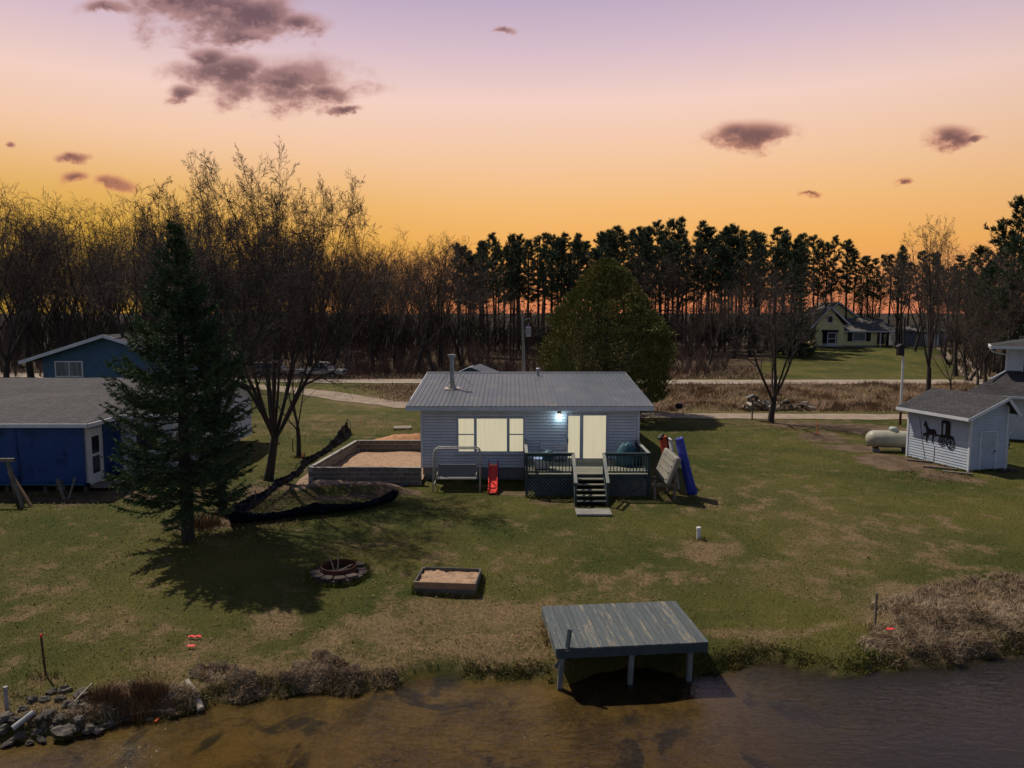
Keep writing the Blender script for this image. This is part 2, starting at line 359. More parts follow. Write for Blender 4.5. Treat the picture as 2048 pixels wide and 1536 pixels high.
# ================================================================== terrain
WATER_Z = -1.2
def vnoise(x, y, seed=0):
    x = np.asarray(x, float); y = np.asarray(y, float)
    xi = np.floor(x).astype(np.int64); yi = np.floor(y).astype(np.int64); fx = x - xi; fy = y - yi
    fx = fx * fx * (3 - 2 * fx); fy = fy * fy * (3 - 2 * fy)
    def h(a, b):
        n = (a * 374761393 + b * 668265263 + seed * 1442695041) & 0xffffffff
        n = ((n ^ (n >> 13)) * 1274126177) & 0xffffffff
        return ((n ^ (n >> 16)) & 0xffff) / 65535.0
    return (h(xi, yi) * (1 - fx) + h(xi + 1, yi) * fx) * (1 - fy) + (h(xi, yi + 1) * (1 - fx) + h(xi + 1, yi + 1) * fx) * fy
def fbm(x, y, s, seed=0, oct=4):
    t = 0; a = .5; n = 0
    for i in range(oct):
        t = t + a * vnoise(np.asarray(x) / s, np.asarray(y) / s, seed + i * 17); n += a; a *= .5; s *= .5
    return t / n
def sstep(x, a, b):
    t = np.clip((np.asarray(x, float) - a) / (b - a), 0, 1); return t * t * (3 - 2 * t)
_sh = [at_z(px, py, WATER_Z) for px, py in [(-900, 1520), (-300, 1495), (0, 1482), (150, 1474), (240, 1446), (330, 1438), (420, 1410), (520, 1398), (600, 1386), (720, 1384),
      (800, 1372), (855, 1352), (885, 1344), (920, 1357), (1000, 1364), (1090, 1362), (1130, 1366), (1200, 1342), (1300, 1335), (1370, 1352), (1440, 1345), (1490, 1328),
      (1560, 1327), (1610, 1339), (1690, 1351), (1760, 1341), (1880, 1336), (1940, 1320), (2048, 1311), (2500, 1290), (3300, 1270)]]
_sx = np.array([p.x for p in _sh]); _sy = np.array([p.y for p in _sh])
def shore(x): return np.interp(x, _sx, _sy) + (vnoise(np.asarray(x) / .5, np.asarray(x) * 0 + 3, 5) - .5) * .22
BUMPS = []   # (x, y, rx, ry, height, blend) mounds
def gz(x, y):
    x = np.asarray(x, float); y = np.asarray(y, float); ys = shore(x); d = y - ys
    bed = np.maximum(WATER_Z + 0.11 * d - 0.02, -3.4)
    lawn0 = WATER_Z + 0.30 * sstep(d, -0.02, 0.35)
    up = sstep((y - ys) / np.maximum(31 - ys, 1), -0.35, 1.0); u0 = sstep(0, -0.35, 1.0)
    lawn = lawn0 + (0 - (WATER_Z + .3)) * (up - u0) / (1 - u0)
    z = np.where(d < 0, bed, lawn)
    z = np.where(y > 31, np.maximum(z, 0) * 0, z)
    z = z + 0.6 * sstep(y, 58, 74) * (0.35 + 0.65 * sstep(x, -30, 0)) + 0.25 * sstep(y, 58, 74) * (1 - sstep(x, -30, 0))
    z = z + 1.65 * sstep(y, 80, 122) * (0.55 + 0.45 * sstep(x, 0, 45))
    # shallow ditch and hummocks of the verge beside the road
    verge = sstep(y, 58, 61) * (1 - sstep(y, 72, 74)) * sstep(x, 6, 10)
    z = z + verge * (fbm(x, y, 4.0, 9) - .5) * 1.1
    hum = sstep(d, .05, .6) * (1 - sstep(d, 1.6, 3.4))
    z = z + hum * (fbm(x, y, 1.1, 21) - .42) * .34 + sstep(d, .3, 2) * (1 - sstep(y, 31, 40)) * (fbm(x, y, 3, 33) - .5) * .10
    for (bx, by, rx, ry, h) in BUMPS:
        r = ((x - bx) / rx) ** 2 + ((y - by) / ry) ** 2
        z = z + h * np.exp(-r * 1.4) * (0.7 + 0.6 * fbm(x, y, .8, 41))
    return z
def gzs(x, y): return float(gz(x, y))
def at(px, py):
    z = 0.0
    for _ in range(14):
        p = at_z(px, py, min(z, 6.5)); z = 0.5 * z + 0.5 * gzs(p.x, p.y) if _ > 3 else gzs(p.x, p.y)
    return Vector((p.x, p.y, gzs(p.x, p.y)))
for px, py, rx, ry, h in [(700, 983, 1.6, .55, .34), (780, 985, 1.3, .5, .30), (640, 980, .9, .6, .25)]:
    p = at_z(px, py, 0); BUMPS.append((p.x, p.y, rx, ry, h))
BUMPS += [(-6.6, 42.4, 2.6, 1.3, .5), (-4.9, 43.0, 1.8, 1.2, .4)]
for px, py, rx, ry, h in [(1760, 915, 1.6, .8, .16), (1850, 950, 1.6, .8, .2), (1640, 862, 1.6, 1.0, .2), (1990, 1210, 2.5, 1.6, .15), (1880, 1230, 1.5, 1.0, .10)]:
    p = at_z(px, py, 0 if py < 1000 else -.6); BUMPS.append((p.x, p.y, rx, ry, h))

# zone weights from soft ellipses given by their places on the ground
def ell(px, py, rx, ry, s=1.0):
    p = at(px, py); return (p.x, p.y, rx, ry, s)
DRY = [ell(1425, 1108, 1.5, .9, 1.0), ell(560, 1255, 1.0, .9, .9), ell(890, 1113, .5, .5, .9), ell(405, 1285, .7, .5, .8), ell(480, 1285, 1.0, .6, .6), ell(1200, 1235, 1.6, 1.0, .7),
       ell(1050, 1250, 2.0, 1.8, .75), ell(900, 1240, 2.6, 1.4, .75), ell(780, 1265, 2.0, 1.3, .8), ell(950, 1300, 2.0, .8, .9), ell(1060, 1300, .9, 1.0, .8), ell(1560, 1260, 2.2, .35, .8), ell(1480, 1270, 1.0, .3, .9),
       ell(1900, 1230, 3.2, 2.0, 1.0), ell(2100, 1240, 4.0, 2.6, 1.0), ell(1600, 1150, 3.0, 1.5, .45), ell(1750, 1080, 4.0, 3, .45), ell(1500, 1000, 5, 4, .35), ell(1350, 1150, 2.5, 1.0, .4), ell(1250, 1180, 1.5, 1.0, .5),
       ell(60, 1150, 3, 2, .35), ell(250, 1240, 2, 1, .4), ell(30, 1230, .8, .5, .6), (-14, 52, 8, 5, .45), (-12, 64, 4, 4, .9), (-9, 70, 5, 4, .9), (20, 52, 6, 3, .5)]
DIRT = [ell(1600, 850, 2.4, 1.6, 1.0), ell(1690, 855, 4.2, 2.4, 1.0), ell(1790, 862, 3.5, 1.8, .9), ell(1640, 875, 2.0, 2.0, .9), ell(1715, 895, 1.8, 1.4, 1.0), ell(1750, 910, 1.8, 1.4, 1.0), ell(1790, 922, 1.8, 1.3, 1.0), ell(1830, 936, 1.8, 1.2, 1.0), ell(1870, 948, 1.8, 1.1, 1.0), ell(1915, 960, 1.6, .9, .9), ell(1870, 930, 1.5, 1.2, 1.0),
        ell(700, 985, 2.6, .8, 1.0), ell(790, 985, 1.5, .7, 1.0), ell(600, 975, 1.0, .8, .9), ell(610, 945, .5, 1.2, .9), (-6.4, 43.2, 3.2, 1.8, 1.0), (-5.5, 47, 2.0, 1.8, .6), (-6.8, 37.2, 2.7, 3.4, 1.0),
        ell(440, 1045, 1.6, 1.4, .85), ell(390, 1060, 1.2, 1.0, .7), ell(500, 985, 2.4, 1.6, .7), ell(300, 990, 4, 1.4, .8), ell(100, 990, 5, 1.6, .9), ell(560, 1000, 1.4, 1.4, .5), ell(930, 975, 1.3, .4, .8), ell(1000, 985, 1.2, .5, .7), ell(1110, 1005, 1.6, .4, .9),
        ell(1700, 1250, .8, .35, .6), ell(1090, 1330, .7, .5, .5)]
def zones(x, y):
    nx = x + (fbm(x, y, 1.3, 3) - .5) * 3.0; ny = y + (fbm(x, y, 1.3, 8) - .5) * 2.6
    def w(lst):
        t = np.zeros_like(x)
        for (cx, cy, rx, ry, s) in lst:
            r = np.sqrt(((nx - cx) / rx) ** 2 + ((ny - cy) / ry) ** 2); t = np.maximum(t, s * (1 - sstep(r, .35, 1.5)))
        return t
    d = y - shore(x)
    dry = np.maximum(w(DRY), (.72 - .5 * sstep(x, -1, 1.5)) * (1 - sstep(d, .6, 2.6)) * sstep(d, .05, .3))
    dry = np.maximum(dry, sstep(y, 57.6, 58.6) * (1 - sstep(y, 74, 76)) * sstep(nx, 6, 10))
    dirt = w(DIRT)
    lawn_hill = sstep(nx - (y - 80) * .46, 24, 28) * (1 - sstep(nx - (y - 80) * .52, 49, 52)) * sstep(y, 80, 81.5) * (1 - sstep(y, 128, 134))
    lawn_left = (1 - sstep(nx, -44, -38)) * 0
    brush = sstep(y, 79.5, 83) * (1 - lawn_hill)
    return dry, dirt, brush
xs = np.concatenate([-np.geomspace(3000, 47, 26), np.arange(-46, 46.1, .3), np.geomspace(47, 3000, 26)])
ysv = np.concatenate([-np.geomspace(900, 3, 10), np.arange(0, 12, 1.0), np.arange(12, 52, .25), np.arange(52, 84, .6), np.arange(84, 140, 2.0), np.geomspace(142, 5000, 24)])
X, Y = np.meshgrid(xs, ysv); Z = gz(X, Y); nX, nY = len(xs), len(ysv)
V = np.stack([X, Y, Z], -1).reshape(-1, 3); idx = np.arange(nX * nY).reshape(nY, nX)
F = np.stack([idx[:-1, :-1], idx[:-1, 1:], idx[1:, 1:], idx[1:, :-1]], -1).reshape(-1, 4)
gme = np_mesh('ground', V, F)
zd, zi, zb = zones(V[:, 0], V[:, 1]); attr(gme, 'dry', zd); attr(gme, 'dirt', zi); attr(gme, 'brush', zb)
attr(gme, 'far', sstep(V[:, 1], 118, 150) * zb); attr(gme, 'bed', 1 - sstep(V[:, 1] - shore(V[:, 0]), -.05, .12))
GREEN1, GREEN2, TAN1, TAN2 = (.054, .066, .011), (.110, .100, .022), (.250, .168, .086), (.165, .116, .058)
def lawn_material(name, blades=False):
    m = bpy.data.materials.new(name); m.use_nodes = True; t = m.node_tree; t.nodes.clear(); n = NT(t)
    bs = n.new('ShaderNodeBsdfPrincipled'); o = n.new('ShaderNodeOutputMaterial'); t.links.new(bs.outputs[0], o.inputs[0])
    co = n.new('ShaderNodeTexCoord').outputs['Object']
    A = lambda k: n.new('ShaderNodeAttribute', attribute_name=k).outputs['Fac']
    big = n.noise(co, 0.16, 4, .6); mid = n.noise(co, 0.9, 5, .65); fine = n.noise(co, 9, 5, .7); vf = n.noise(co, 38, 3, .7)
    g = n.mix(n.smooth(big, .35, .65), GREEN1, GREEN2)
    dry = n.m('ADD', n.m('MULTIPLY', A('dry'), .85), n.m('MULTIPLY', n.smooth(mid, .46, .72), .72))
    dry = n.m('ADD', dry, n.m('MULTIPLY', n.m('SUBTRACT', fine, .5), 1.1), clamp=True)
    c = n.mix(n.smooth(dry, .12, .95), g, n.mix(n.smooth(fine, .4, .62), TAN2, TAN1))
    dirt = n.smooth(n.m('ADD', A('dirt'), n.m('ADD', n.m('MULTIPLY', n.m('SUBTRACT', mid, .5), 1.3), n.m('MULTIPLY', n.m('SUBTRACT', fine, .5), 1.6))), .3, .85)
    c = n.mix(dirt, c, n.mix(n.smooth(mid, .4, .62), (.115, .076, .048), (.185, .125, .080)))
    br = n.smooth(n.m('ADD', A('brush'), n.m('MULTIPLY', n.m('SUBTRACT', mid, .5), .8)), .3, .7)
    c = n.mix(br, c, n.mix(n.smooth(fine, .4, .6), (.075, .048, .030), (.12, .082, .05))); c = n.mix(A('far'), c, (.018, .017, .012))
    if not blades:
        weed = n.smooth(n.noise(co, .75, 5, .62, .6), .52, .64)
        bed = n.mix(n.smooth(n.m('ADD', n.m('MULTIPLY', mid, .7), n.m('MULTIPLY', fine, .3)), .36, .62), (.070, .044, .011), (.175, .108, .026)); bed = n.mix(n.m('MULTIPLY', weed, .85), bed, (.018, .016, .010))
        sx = n.new('ShaderNodeSeparateXYZ'); n.put(sx.inputs[0], co); silt = n.smooth(n.m('ADD', sx.outputs[0], n.m('MULTIPLY', n.m('SUBTRACT', mid, .5), 5.0)), 2.5, 9.0); bed = n.mix(silt, bed, (.026, .022, .017)); c = n.mix(A('bed'), c, bed)
        c = n.mix(n.smooth(vf, .32, .62, .45, 0), c, (.02, .018, .008), 'MIX')
        b = n.new('ShaderNodeBump'); b.inputs['Strength'].default_value = .9; b.inputs['Distance'].default_value = .08
        n.put(b.inputs['Height'], n.m('ADD', n.m('MULTIPLY', fine, .8), n.m('MULTIPLY', vf, .5))); t.links.new(b.outputs[0], bs.inputs['Normal'])
    else:
        ge = n.new('ShaderNodeNewGeometry'); hv = n.new('ShaderNodeHueSaturation'); n.put(hv.inputs['Color'], c)
        n.put(hv.inputs['Value'], n.m('ADD', 1.05, n.m('MULTIPLY', ge.outputs['Random Per Island'], .75))); c = hv.outputs[0]
    n.put(bs.inputs['Base Color'], c); bs.inputs['Roughness'].default_value = .9; bs.inputs['Specular IOR Level'].default_value = .15
    return m
MT['lawn'] = lawn_material('lawn_and_soil'); MT['blades'] = lawn_material('grass_blades', True)
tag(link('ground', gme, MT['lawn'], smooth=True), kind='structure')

# ------------------------------------------------------------------ lake
def water_material():
    m = bpy.data.materials.new('lake_water'); m.use_nodes = True; t = m.node_tree; t.nodes.clear(); n = NT(t)
    o = n.new('ShaderNodeOutputMaterial'); co = n.new('ShaderNodeTexCoord').outputs['Object']
    mp = n.new('ShaderNodeMapping'); mp.inputs['Rotation'].default_value = (0, 0, R(24)); mp.inputs['Scale'].default_value = (1, 2.2, 1); t.links.new(co, mp.inputs[0])
    w = n.m('ADD', n.m('MULTIPLY', n.noise(mp.outputs[0], 3.2, 3, .55, .8), 1.0), n.m('MULTIPLY', n.noise(mp.outputs[0], 11, 2, .5, .4), .22))
    calm = n.smooth(n.noise(co, .12, 2, .5), .35, .6, .3, 1.0)
    b = n.new('ShaderNodeBump'); b.inputs['Distance'].default_value = .085; n.put(b.inputs['Strength'], n.m('MULTIPLY', calm, .6)); n.put(b.inputs['Height'], w)
    fr = n.new('ShaderNodeFresnel'); fr.inputs['IOR'].default_value = 1.33; t.links.new(b.outputs[0], fr.inputs['Normal'])
    gl = n.new('ShaderNodeBsdfGlossy'); gl.inputs['Roughness'].default_value = .03; t.links.new(b.outputs[0], gl.inputs['Normal'])
    tr = n.new('ShaderNodeBsdfTransparent'); mx = n.new('ShaderNodeMixShader'); n.put(mx.inputs[0], fr.outputs[0])
    t.links.new(tr.outputs[0], mx.inputs[1]); t.links.new(gl.outputs[0], mx.inputs[2]); t.links.new(mx.outputs[0], o.inputs['Surface'])
    va = n.new('ShaderNodeVolumeAbsorption'); va.inputs['Color'].default_value = (.64, .52, .24, 1); va.inputs['Density'].default_value = .75
    t.links.new(va.outputs[0], o.inputs['Volume']); return m
wm = np_mesh('water', [(-1500, -880, WATER_Z), (1500, -880, WATER_Z), (1500, 26, WATER_Z), (-1500, 26, WATER_Z)], [(0, 1, 2, 3)])
tag(link('water', wm, water_material()), kind='structure')

# ------------------------------------------------------------------ roads
MT['gravel'] = mat('pale_gravel', (.33, .27, .22), (.26, .21, .165), 1.5, .95, .4, 12, c3=(.20, .155, .115), c3scale=.35)
MT['track'] = mat('worn_track', (.30, .235, .18), (.22, .165, .12), 1.2, .95, .4, 12)
def strip(name, pts, w, m, off=.035, step=1.0, na=4):
    P = []; 
    for a, b in zip(pts[:-1], pts[1:]):
        a = Vector(a[:2]); b = Vector(b[:2]); k = max(2, int((b - a).length / step))
        P += [a.lerp(b, i / k) for i in range(k)]
    P.append(Vector(pts[-1][:2])); vs = []; fs = []
    # smooth the centre line
    for _ in range(6): P = [P[0]] + [(P[i - 1] + P[i] * 2 + P[i + 1]) / 4 for i in range(1, len(P) - 1)] + [P[-1]]
    for i, p in enumerate(P):
        t = (P[min(i + 1, len(P) - 1)] - P[max(i - 1, 0)]).normalized(); nn = Vector((-t.y, t.x))
        for j in range(na + 1):
            q = p + nn * w * ((j / na - .5) + (.16 * (mnoise.noise(Vector((p.x * .5, p.y * .5, j * 3.1)))) if j in (0, na) else 0))
            vs.append((q.x, q.y, gzs(q.x, q.y) + off))
    k = na + 1
    for i in range(len(P) - 1):
        for j in range(na): fs.append((i * k + j, i * k + j + 1, (i + 1) * k + j + 1, (i + 1) * k + j))
    mb = MB(); mb.add(vs, fs); return tag(mb.build(name, m, smooth=True), kind='structure')
strip('road', [(-150, 104), (-90, 92), (-45, 84), (-20, 79.5), (0, 77), (60, 77), (160, 80)], 4.6, MT['gravel'], .05)
strip('driveway', [(-30, 76), (-22, 71), (-15, 65.5), (-9, 61.5), (0, 57.5), (8, 56), (20, 55.6), (32, 55), (48, 53)], 2.9, MT['track'], .04)
tr0 = at(1935, 745)
for dxx in (-.9, .9):
    strip('path', [(52.0 + dxx, 79), (54.0 + dxx, 84), (58 + dxx, 92), (64 + dxx, 105), (71 + dxx, 119)], .95, MT['track'], .045)

# ------------------------------------------------------------------ grass and reeds (nobody could count the blades)
rng = np.random.default_rng(7)
def blades(name, x, y, h, w, lean, m, kind='stuff', bend=False, z=None, azim=None):
    n = len(x); z = gz(x, y) if z is None else z; a = rng.uniform(0, 2 * np.pi, n); b = a + rng.normal(np.pi / 2, .5, n) if azim is None else azim + rng.normal(0, .5, n)
    wx, wy = np.cos(a) * w / 2, np.sin(a) * w / 2; lx, ly = np.cos(b) * lean * h, np.sin(b) * lean * h; hz = h * np.sqrt(np.maximum(1 - lean ** 2, .03))
    if not bend:
        V = np.stack([np.stack([x - wx, y - wy, z - .01], -1), np.stack([x + wx, y + wy, z - .01], -1), np.stack([x + lx, y + ly, z + hz], -1)], 1).reshape(-1, 3)
        F = np.arange(3 * n).reshape(-1, 3); rep = 3
    else:
        V = np.stack([np.stack([x - wx, y - wy, z - .02], -1), np.stack([x + wx, y + wy, z - .02], -1),
                      np.stack([x + wx * .8 + lx * .35, y + wy * .8 + ly * .35, z + hz * .62], -1), np.stack([x - wx * .8 + lx * .35, y - wy * .8 + ly * .35, z + hz * .62], -1),
                      np.stack([x + lx * 1.05, y + ly * 1.05, z + hz * .85], -1)], 1).reshape(-1, 3)
        i = np.arange(n)[:, None] * 5
        F = np.concatenate([i + np.array([[0, 1, 2]]), i + np.array([[0, 2, 3]]), i + np.array([[3, 2, 4]])]); rep = 5
    me = np_mesh(name, V, F); d, s, br = zones(x, y); attr(me, 'dry', np.repeat(d, rep)); attr(me, 'dirt', np.repeat(s, rep) * .4); attr(me, 'brush', np.repeat(br, rep))
    return tag(link(name, me, m), kind=kind)
def view_ok(x, y, mgn=1.5): return np.abs(x) < y * (1024 / FPX) * 1.04 + mgn
# lawn: denser close to the camera
N = 880000
yy = 14.5 + (58 - 14.5) * rng.random(N) ** 1.55; xx = (rng.random(N) * 2 - 1) * (yy * .735 + 1.0)
dd = yy - shore(xx); zdr, zdi, _ = zones(xx, yy)
keep = (dd > .12) & (zdi < .45 + .3 * rng.random(N)) & (rng.random(N) < .58)
fp = at(677, 1146)
keep &= ~((xx > -4.6) & (xx < 6.2) & (yy > 33.6) & (yy < 50.8)) & (rng.random(N) < 1 - sstep(yy, 50, 57.5)) & (yy < np.interp(xx, [-22, -15, -9, 0, 8, 20, 48], [69, 63.5, 59.6, 55.8, 54.4, 54, 51.4])) & ~((xx > -9.4) & (xx < -4) & (yy > 33) & (yy < 41)) & ((xx - fp.x) ** 2 + (yy - fp.y) ** 2 > .5)
xx, yy = xx[keep], yy[keep]; hh = rng.uniform(.025, .058, len(xx)) * (1 + .02 * (yy - 15))
hh = hh * np.where(yy - shore(xx) < 1.5, 1.2, 1.0)
blades('grass', xx, yy, hh, hh * rng.uniform(.20, .40, len(xx)), rng.uniform(.45, .92, len(xx)), MT['blades'])
MT['reed'] = mat('dead_reed', (.31, .23, .15), (.18, .125, .08), .9, .9, island=.4, c3=(.09, .065, .033), c3scale=.5)
MT['verge_grass'] = mat('dead_verge_grass', (.25, .160, .105), (.165, .108, .07), .35, .95, island=.4, c3=(.15, .12, .055), c3scale=.22)
def scatter(polys, n):
    X_, Y_ = [], []
    for (cx, cy, rx, ry, s) in polys:
        k = int(n * s); r = np.sqrt(rng.random(k)); a = rng.uniform(0, 2 * np.pi, k)
        X_.append(cx + rx * r * np.cos(a)); Y_.append(cy + ry * r * np.sin(a))
    return np.concatenate(X_), np.concatenate(Y_)
# matted dead reeds on the right shore
rx_, ry_ = scatter([ell(1880, 1215, 2.0, 1.1, .20), ell(2000, 1195, 2.4, 1.2, .26), ell(1850, 1270, 1.5, .8, .18), ell(1980, 1265, 2.2, 1.1, .28), ell(1900, 1305, 2.0, .7, .2), ell(2150, 1230, 2.6, 1.6, .2), ell(1790, 1300, 1.0, .55, .1), ell(2040, 1165, 1.6, .6, .1)], 34000)
k = (ry_ - shore(rx_) > .05); rx_, ry_ = rx_[k], ry_[k]; cl = fbm(rx_, ry_, .7, 77)
k = rng.random(len(rx_)) < sstep(cl, .30, .6) + .25; rx_, ry_, cl = rx_[k], ry_[k], cl[k]; L = rng.uniform(.12, .34, len(rx_)) * (.4 + .9 * cl)
blades('dead_reeds', rx_, ry_, L, rng.uniform(.010, .022, len(L)), rng.uniform(.6, .985, len(L)), MT['reed'], bend=True, azim=vnoise(rx_ / .35, ry_ / .35, 5) * 9 + rng.normal(0, .9, len(rx_)))
# tangled reeds along the left and middle shore
pl = [ell(640, 1335, .7, .35, .16), ell(680, 1362, 1.1, .3, .18), ell(560, 1372, .9, .3, .16), ell(480, 1370, .8, .4, .16), ell(430, 1350, .6, .3, .10), ell(330, 1395, .7, .4, .14), ell(260, 1390, .7, .4, .12), ell(200, 1420, .6, .4, .08),
      ell(390, 1390, .4, .3, .05), ell(750, 1350, .6, .25, .05), ell(90, 1440, .7, .3, .05), ell(640, 1312, .22, .16, .05)]
rx_, ry_ = scatter(pl, 30000); k = (ry_ - shore(rx_) > -.05); rx_, ry_ = rx_[k], ry_[k]; cl = fbm(rx_, ry_, .5, 78); k = rng.random(len(rx_)) < sstep(cl, .38, .62) + .12; rx_, ry_ = rx_[k], ry_[k]; L = rng.uniform(.08, .26, len(rx_))
blades('dead_reeds', rx_, ry_, L, rng.uniform(.008, .018, len(L)), rng.uniform(.4, .98, len(L)), MT['reed'], bend=True, azim=vnoise(rx_ / .35, ry_ / .35, 15) * 12 + rng.normal(0, .8, len(rx_)))
# brown weed stems standing between the rocks
wx_, wy_ = scatter([ell(412, 1052, .55, .5, .55), ell(300, 1395, .45, .2, .5), ell(210, 1405, .4, .2, .4), ell(270, 1430, .5, .2, .3)], 1500)
MT['rust_weed'] = mat('rusty_weed_stems', (.15, .08, .035), (.10, .055, .028), 4, .9, island=.4)
blades('dry_weeds', wx_, wy_, rng.uniform(.25, .6, len(wx_)), rng.uniform(.006, .012, len(wx_)), rng.uniform(.1, .5, len(wx_)), MT['rust_weed'], bend=True)
# mossy green lip at the water's edge
n = 26000; mx_ = rng.uniform(-9, 14, n); my_ = shore(mx_) + np.abs(rng.normal(0, .16, n)) - .02; k = rng.random(n) < sstep(fbm(mx_, my_, 1.6, 50), .42, .6); mx_, my_ = mx_[k], my_[k]
MT['moss'] = mat('bank_moss', (.075, .085, .014), (.12, .095, .022), 2, .9, island=.4)
blades('bank_grass', mx_, my_, rng.uniform(.03, .10, len(mx_)), rng.uniform(.012, .03, len(mx_)), rng.uniform(.3, .95, len(mx_)), MT['moss'], bend=True)
# long dead grass on the roadside bank
n = 44000; vx = rng.uniform(7, 46, n); vy = rng.uniform(58.3, 74, n); k = rng.random(n) < .35 + sstep(fbm(vx, vy, 2.2, 60), .35, .6); vx, vy = vx[k], vy[k]; L = rng.uniform(.3, .85, len(vx))
blades('dead_grass', vx, vy, L, rng.uniform(.02, .05, len(L)), rng.uniform(.5, .97, len(L)), MT['verge_grass'], bend=True, azim=vnoise(vx / 2, vy / 2, 25) * 9)
n = 9000; vx = rng.uniform(-17, -7, n); vy = rng.uniform(63, 74, n); k = rng.random(n) < sstep(vx + (vy - 66) * .6, -14, -8); vx, vy = vx[k], vy[k]; L = rng.uniform(.2, .5, len(vx))
blades('dead_grass', vx, vy, L, rng.uniform(.02, .05, len(L)), rng.uniform(.5, .97, len(L)), MT['verge_grass'], bend=True)
n = 18000; vx = rng.uniform(-30, 30, n); vy = rng.uniform(80.5, 92, n); L = rng.uniform(.3, .9, n)
blades('dead_grass', vx, vy, L, rng.uniform(.03, .07, n), rng.uniform(.3, .9, n), MT['verge_grass'], bend=True)
# ================================================================== trees
def tubes_mesh(name, tubes, store=True):
    """tubes: list of (points (k,3), radii (k,), sides) -> one mesh"""
    groups = {}
    for p, r, s in tubes: groups.setdefault((len(r), s), []).append((p, r))
    Vs, Fs, off = [], [], 0
    for (k, s), lst in groups.items():
        P = np.array([q[0] for q in lst], float); Rr = np.array([q[1] for q in lst], float); M = len(lst)
        T = np.gradient(P, axis=1); T /= np.maximum(np.linalg.norm(T, axis=2, keepdims=True), 1e-9)
        ref = np.where(np.abs(T[:, :1, 2:3]) < .9, np.array([[[0, 0, 1.]]]), np.array([[[1., 0, 0]]])); ref = np.broadcast_to(ref, T.shape)
        U = np.cross(T, ref); U /= np.maximum(np.linalg.norm(U, axis=2, keepdims=True), 1e-9); W_ = np.cross(T, U)
        an = 2 * np.pi * np.arange(s) / s
        ring = P[:, :, None, :] + (U[:, :, None, :] * np.cos(an)[None, None, :, None] + W_[:, :, None, :] * np.sin(an)[None, None, :, None]) * Rr[:, :, None, None]
        Vs.append(ring.reshape(-1, 3)); base = off + np.arange(M)[:, None, None] * (k * s)
        i = np.arange(k - 1)[None, :, None] * s; j = np.arange(s)[None, None, :]; j2 = (j + 1) % s
        a = base + i + j; b = base + i + j2; Fs.append(np.stack([a, b, b + s, a + s], -1).reshape(-1, 4)); off += M * k * s
    return np_mesh(name, np.concatenate(Vs), np.concatenate(Fs))
def bare(seed, H, r0, fork, mains, spread, counts, lens, stems=1, droop=0.0, sides=(10, 7, 5, 4, 3, 3), wig=.16, twig_r=.006, up=.10, curve=0.0, lean=(0, 0)):
    """a leafless tree: returns (trunk tubes, twig tubes) in local coordinates"""
    rd = random.Random(seed); trunk, twigs = [], []
    nv = lambda: Vector((rd.gauss(0, 1), rd.gauss(0, 1), rd.gauss(0, 1)))
    def grow(p, d, L, r, lev, k=None):
        k = k or (6 if lev < 2 else 5 if lev == 2 else 3 if lev == 3 else 2 if lev == 4 else 1); pts = [p.copy()]; rs = [r]; d = d.normalized()
        for i in range(k):
            d = (d + nv() * wig * (.5 if lev == 1 else .6 if lev == 2 else .6) + Vector((0, 0, up if lev < 3 else -droop))).normalized()
            p = p + d * (L / k); pts.append(p.copy()); rs.append(max(r * (1 - .82 * (i + 1) / k), twig_r * .5))
        (trunk if lev <= 1 else twigs).append((np.array([tuple(q) for q in pts]), np.array(rs), sides[min(lev, 5)]))
        if lev - 1 < len(counts) and lev >= 1:
            n = counts[lev - 1]
            for c in range(n):
                t0 = .30 if lev == 1 else .18; t = t0 + (1 - t0) * (c + rd.random()) / n; f = t * k; i = min(int(f), k - 1); q = pts[i].lerp(pts[i + 1], f - i); dd = (pts[i + 1] - pts[i]).normalized()
                side = nv(); side = (side - dd * side.dot(dd)).normalized(); side.z *= .75
                a = rd.uniform(.45, .95) if lev == 1 else rd.uniform(.5, 1.0); nd = (dd * math.cos(a) + side * math.sin(a))
                l2 = L * lens[lev - 1] * rd.uniform(.6, 1.15) * (1.15 - .55 * t)
                grow(q, nd, l2, max(rs[i] * rd.uniform(.38, .6), twig_r), lev + 1)
    for st in range(stems):
        a0 = rd.uniform(0, 6.28) + st * 6.28 / max(stems, 1); off = Vector((math.cos(a0), math.sin(a0), 0)) * (r0 * .7 if stems > 1 else 0)
        d = Vector((lean[0], lean[1], 1)) + (Vector((math.cos(a0), math.sin(a0), 0)) * spread * .55 if stems > 1 else Vector((0, 0, 0)))
        d.normalize(); p = off - Vector((0, 0, .25)); pts = [p.copy()]; rs = [r0 * 1.35]; k = 5
        for i in range(k):
            d = (d + nv() * .05).normalized(); p = p + d * ((fork + .25) / k); pts.append(p.copy()); rs.append(r0 * (1.0 - .22 * (i + 1) / k) * (1.08 if i == 0 else 1))
        trunk.append((np.array([tuple(q) for q in pts]), np.array(rs), sides[0]))
        n = max(2, round(mains / stems))
        for m_ in range(n):
            a = 2 * math.pi * (m_ + rd.uniform(-.25, .25)) / n + a0; tilt = spread * (rd.uniform(.25, .45) if m_ % 3 == 0 else rd.uniform(.75, 1.1))
            q = pts[-1].lerp(pts[-2], rd.random() * .9)
            nd = Vector((math.cos(a) * math.sin(tilt), math.sin(a) * math.sin(tilt), math.cos(tilt))) + (Vector((d.x, d.y, 0)) * .4)
            grow(q, nd, (H - fork) * rd.uniform(.82, 1.02) / max(.75, math.cos(tilt * .7)), r0 * rd.uniform(.28, .46), 1, 7)
    return trunk, twigs
def bare_tree_meshes(**k):
    tr, tw = bare(**k); return tubes_mesh('trunk', tr), tubes_mesh('twigs', tw)
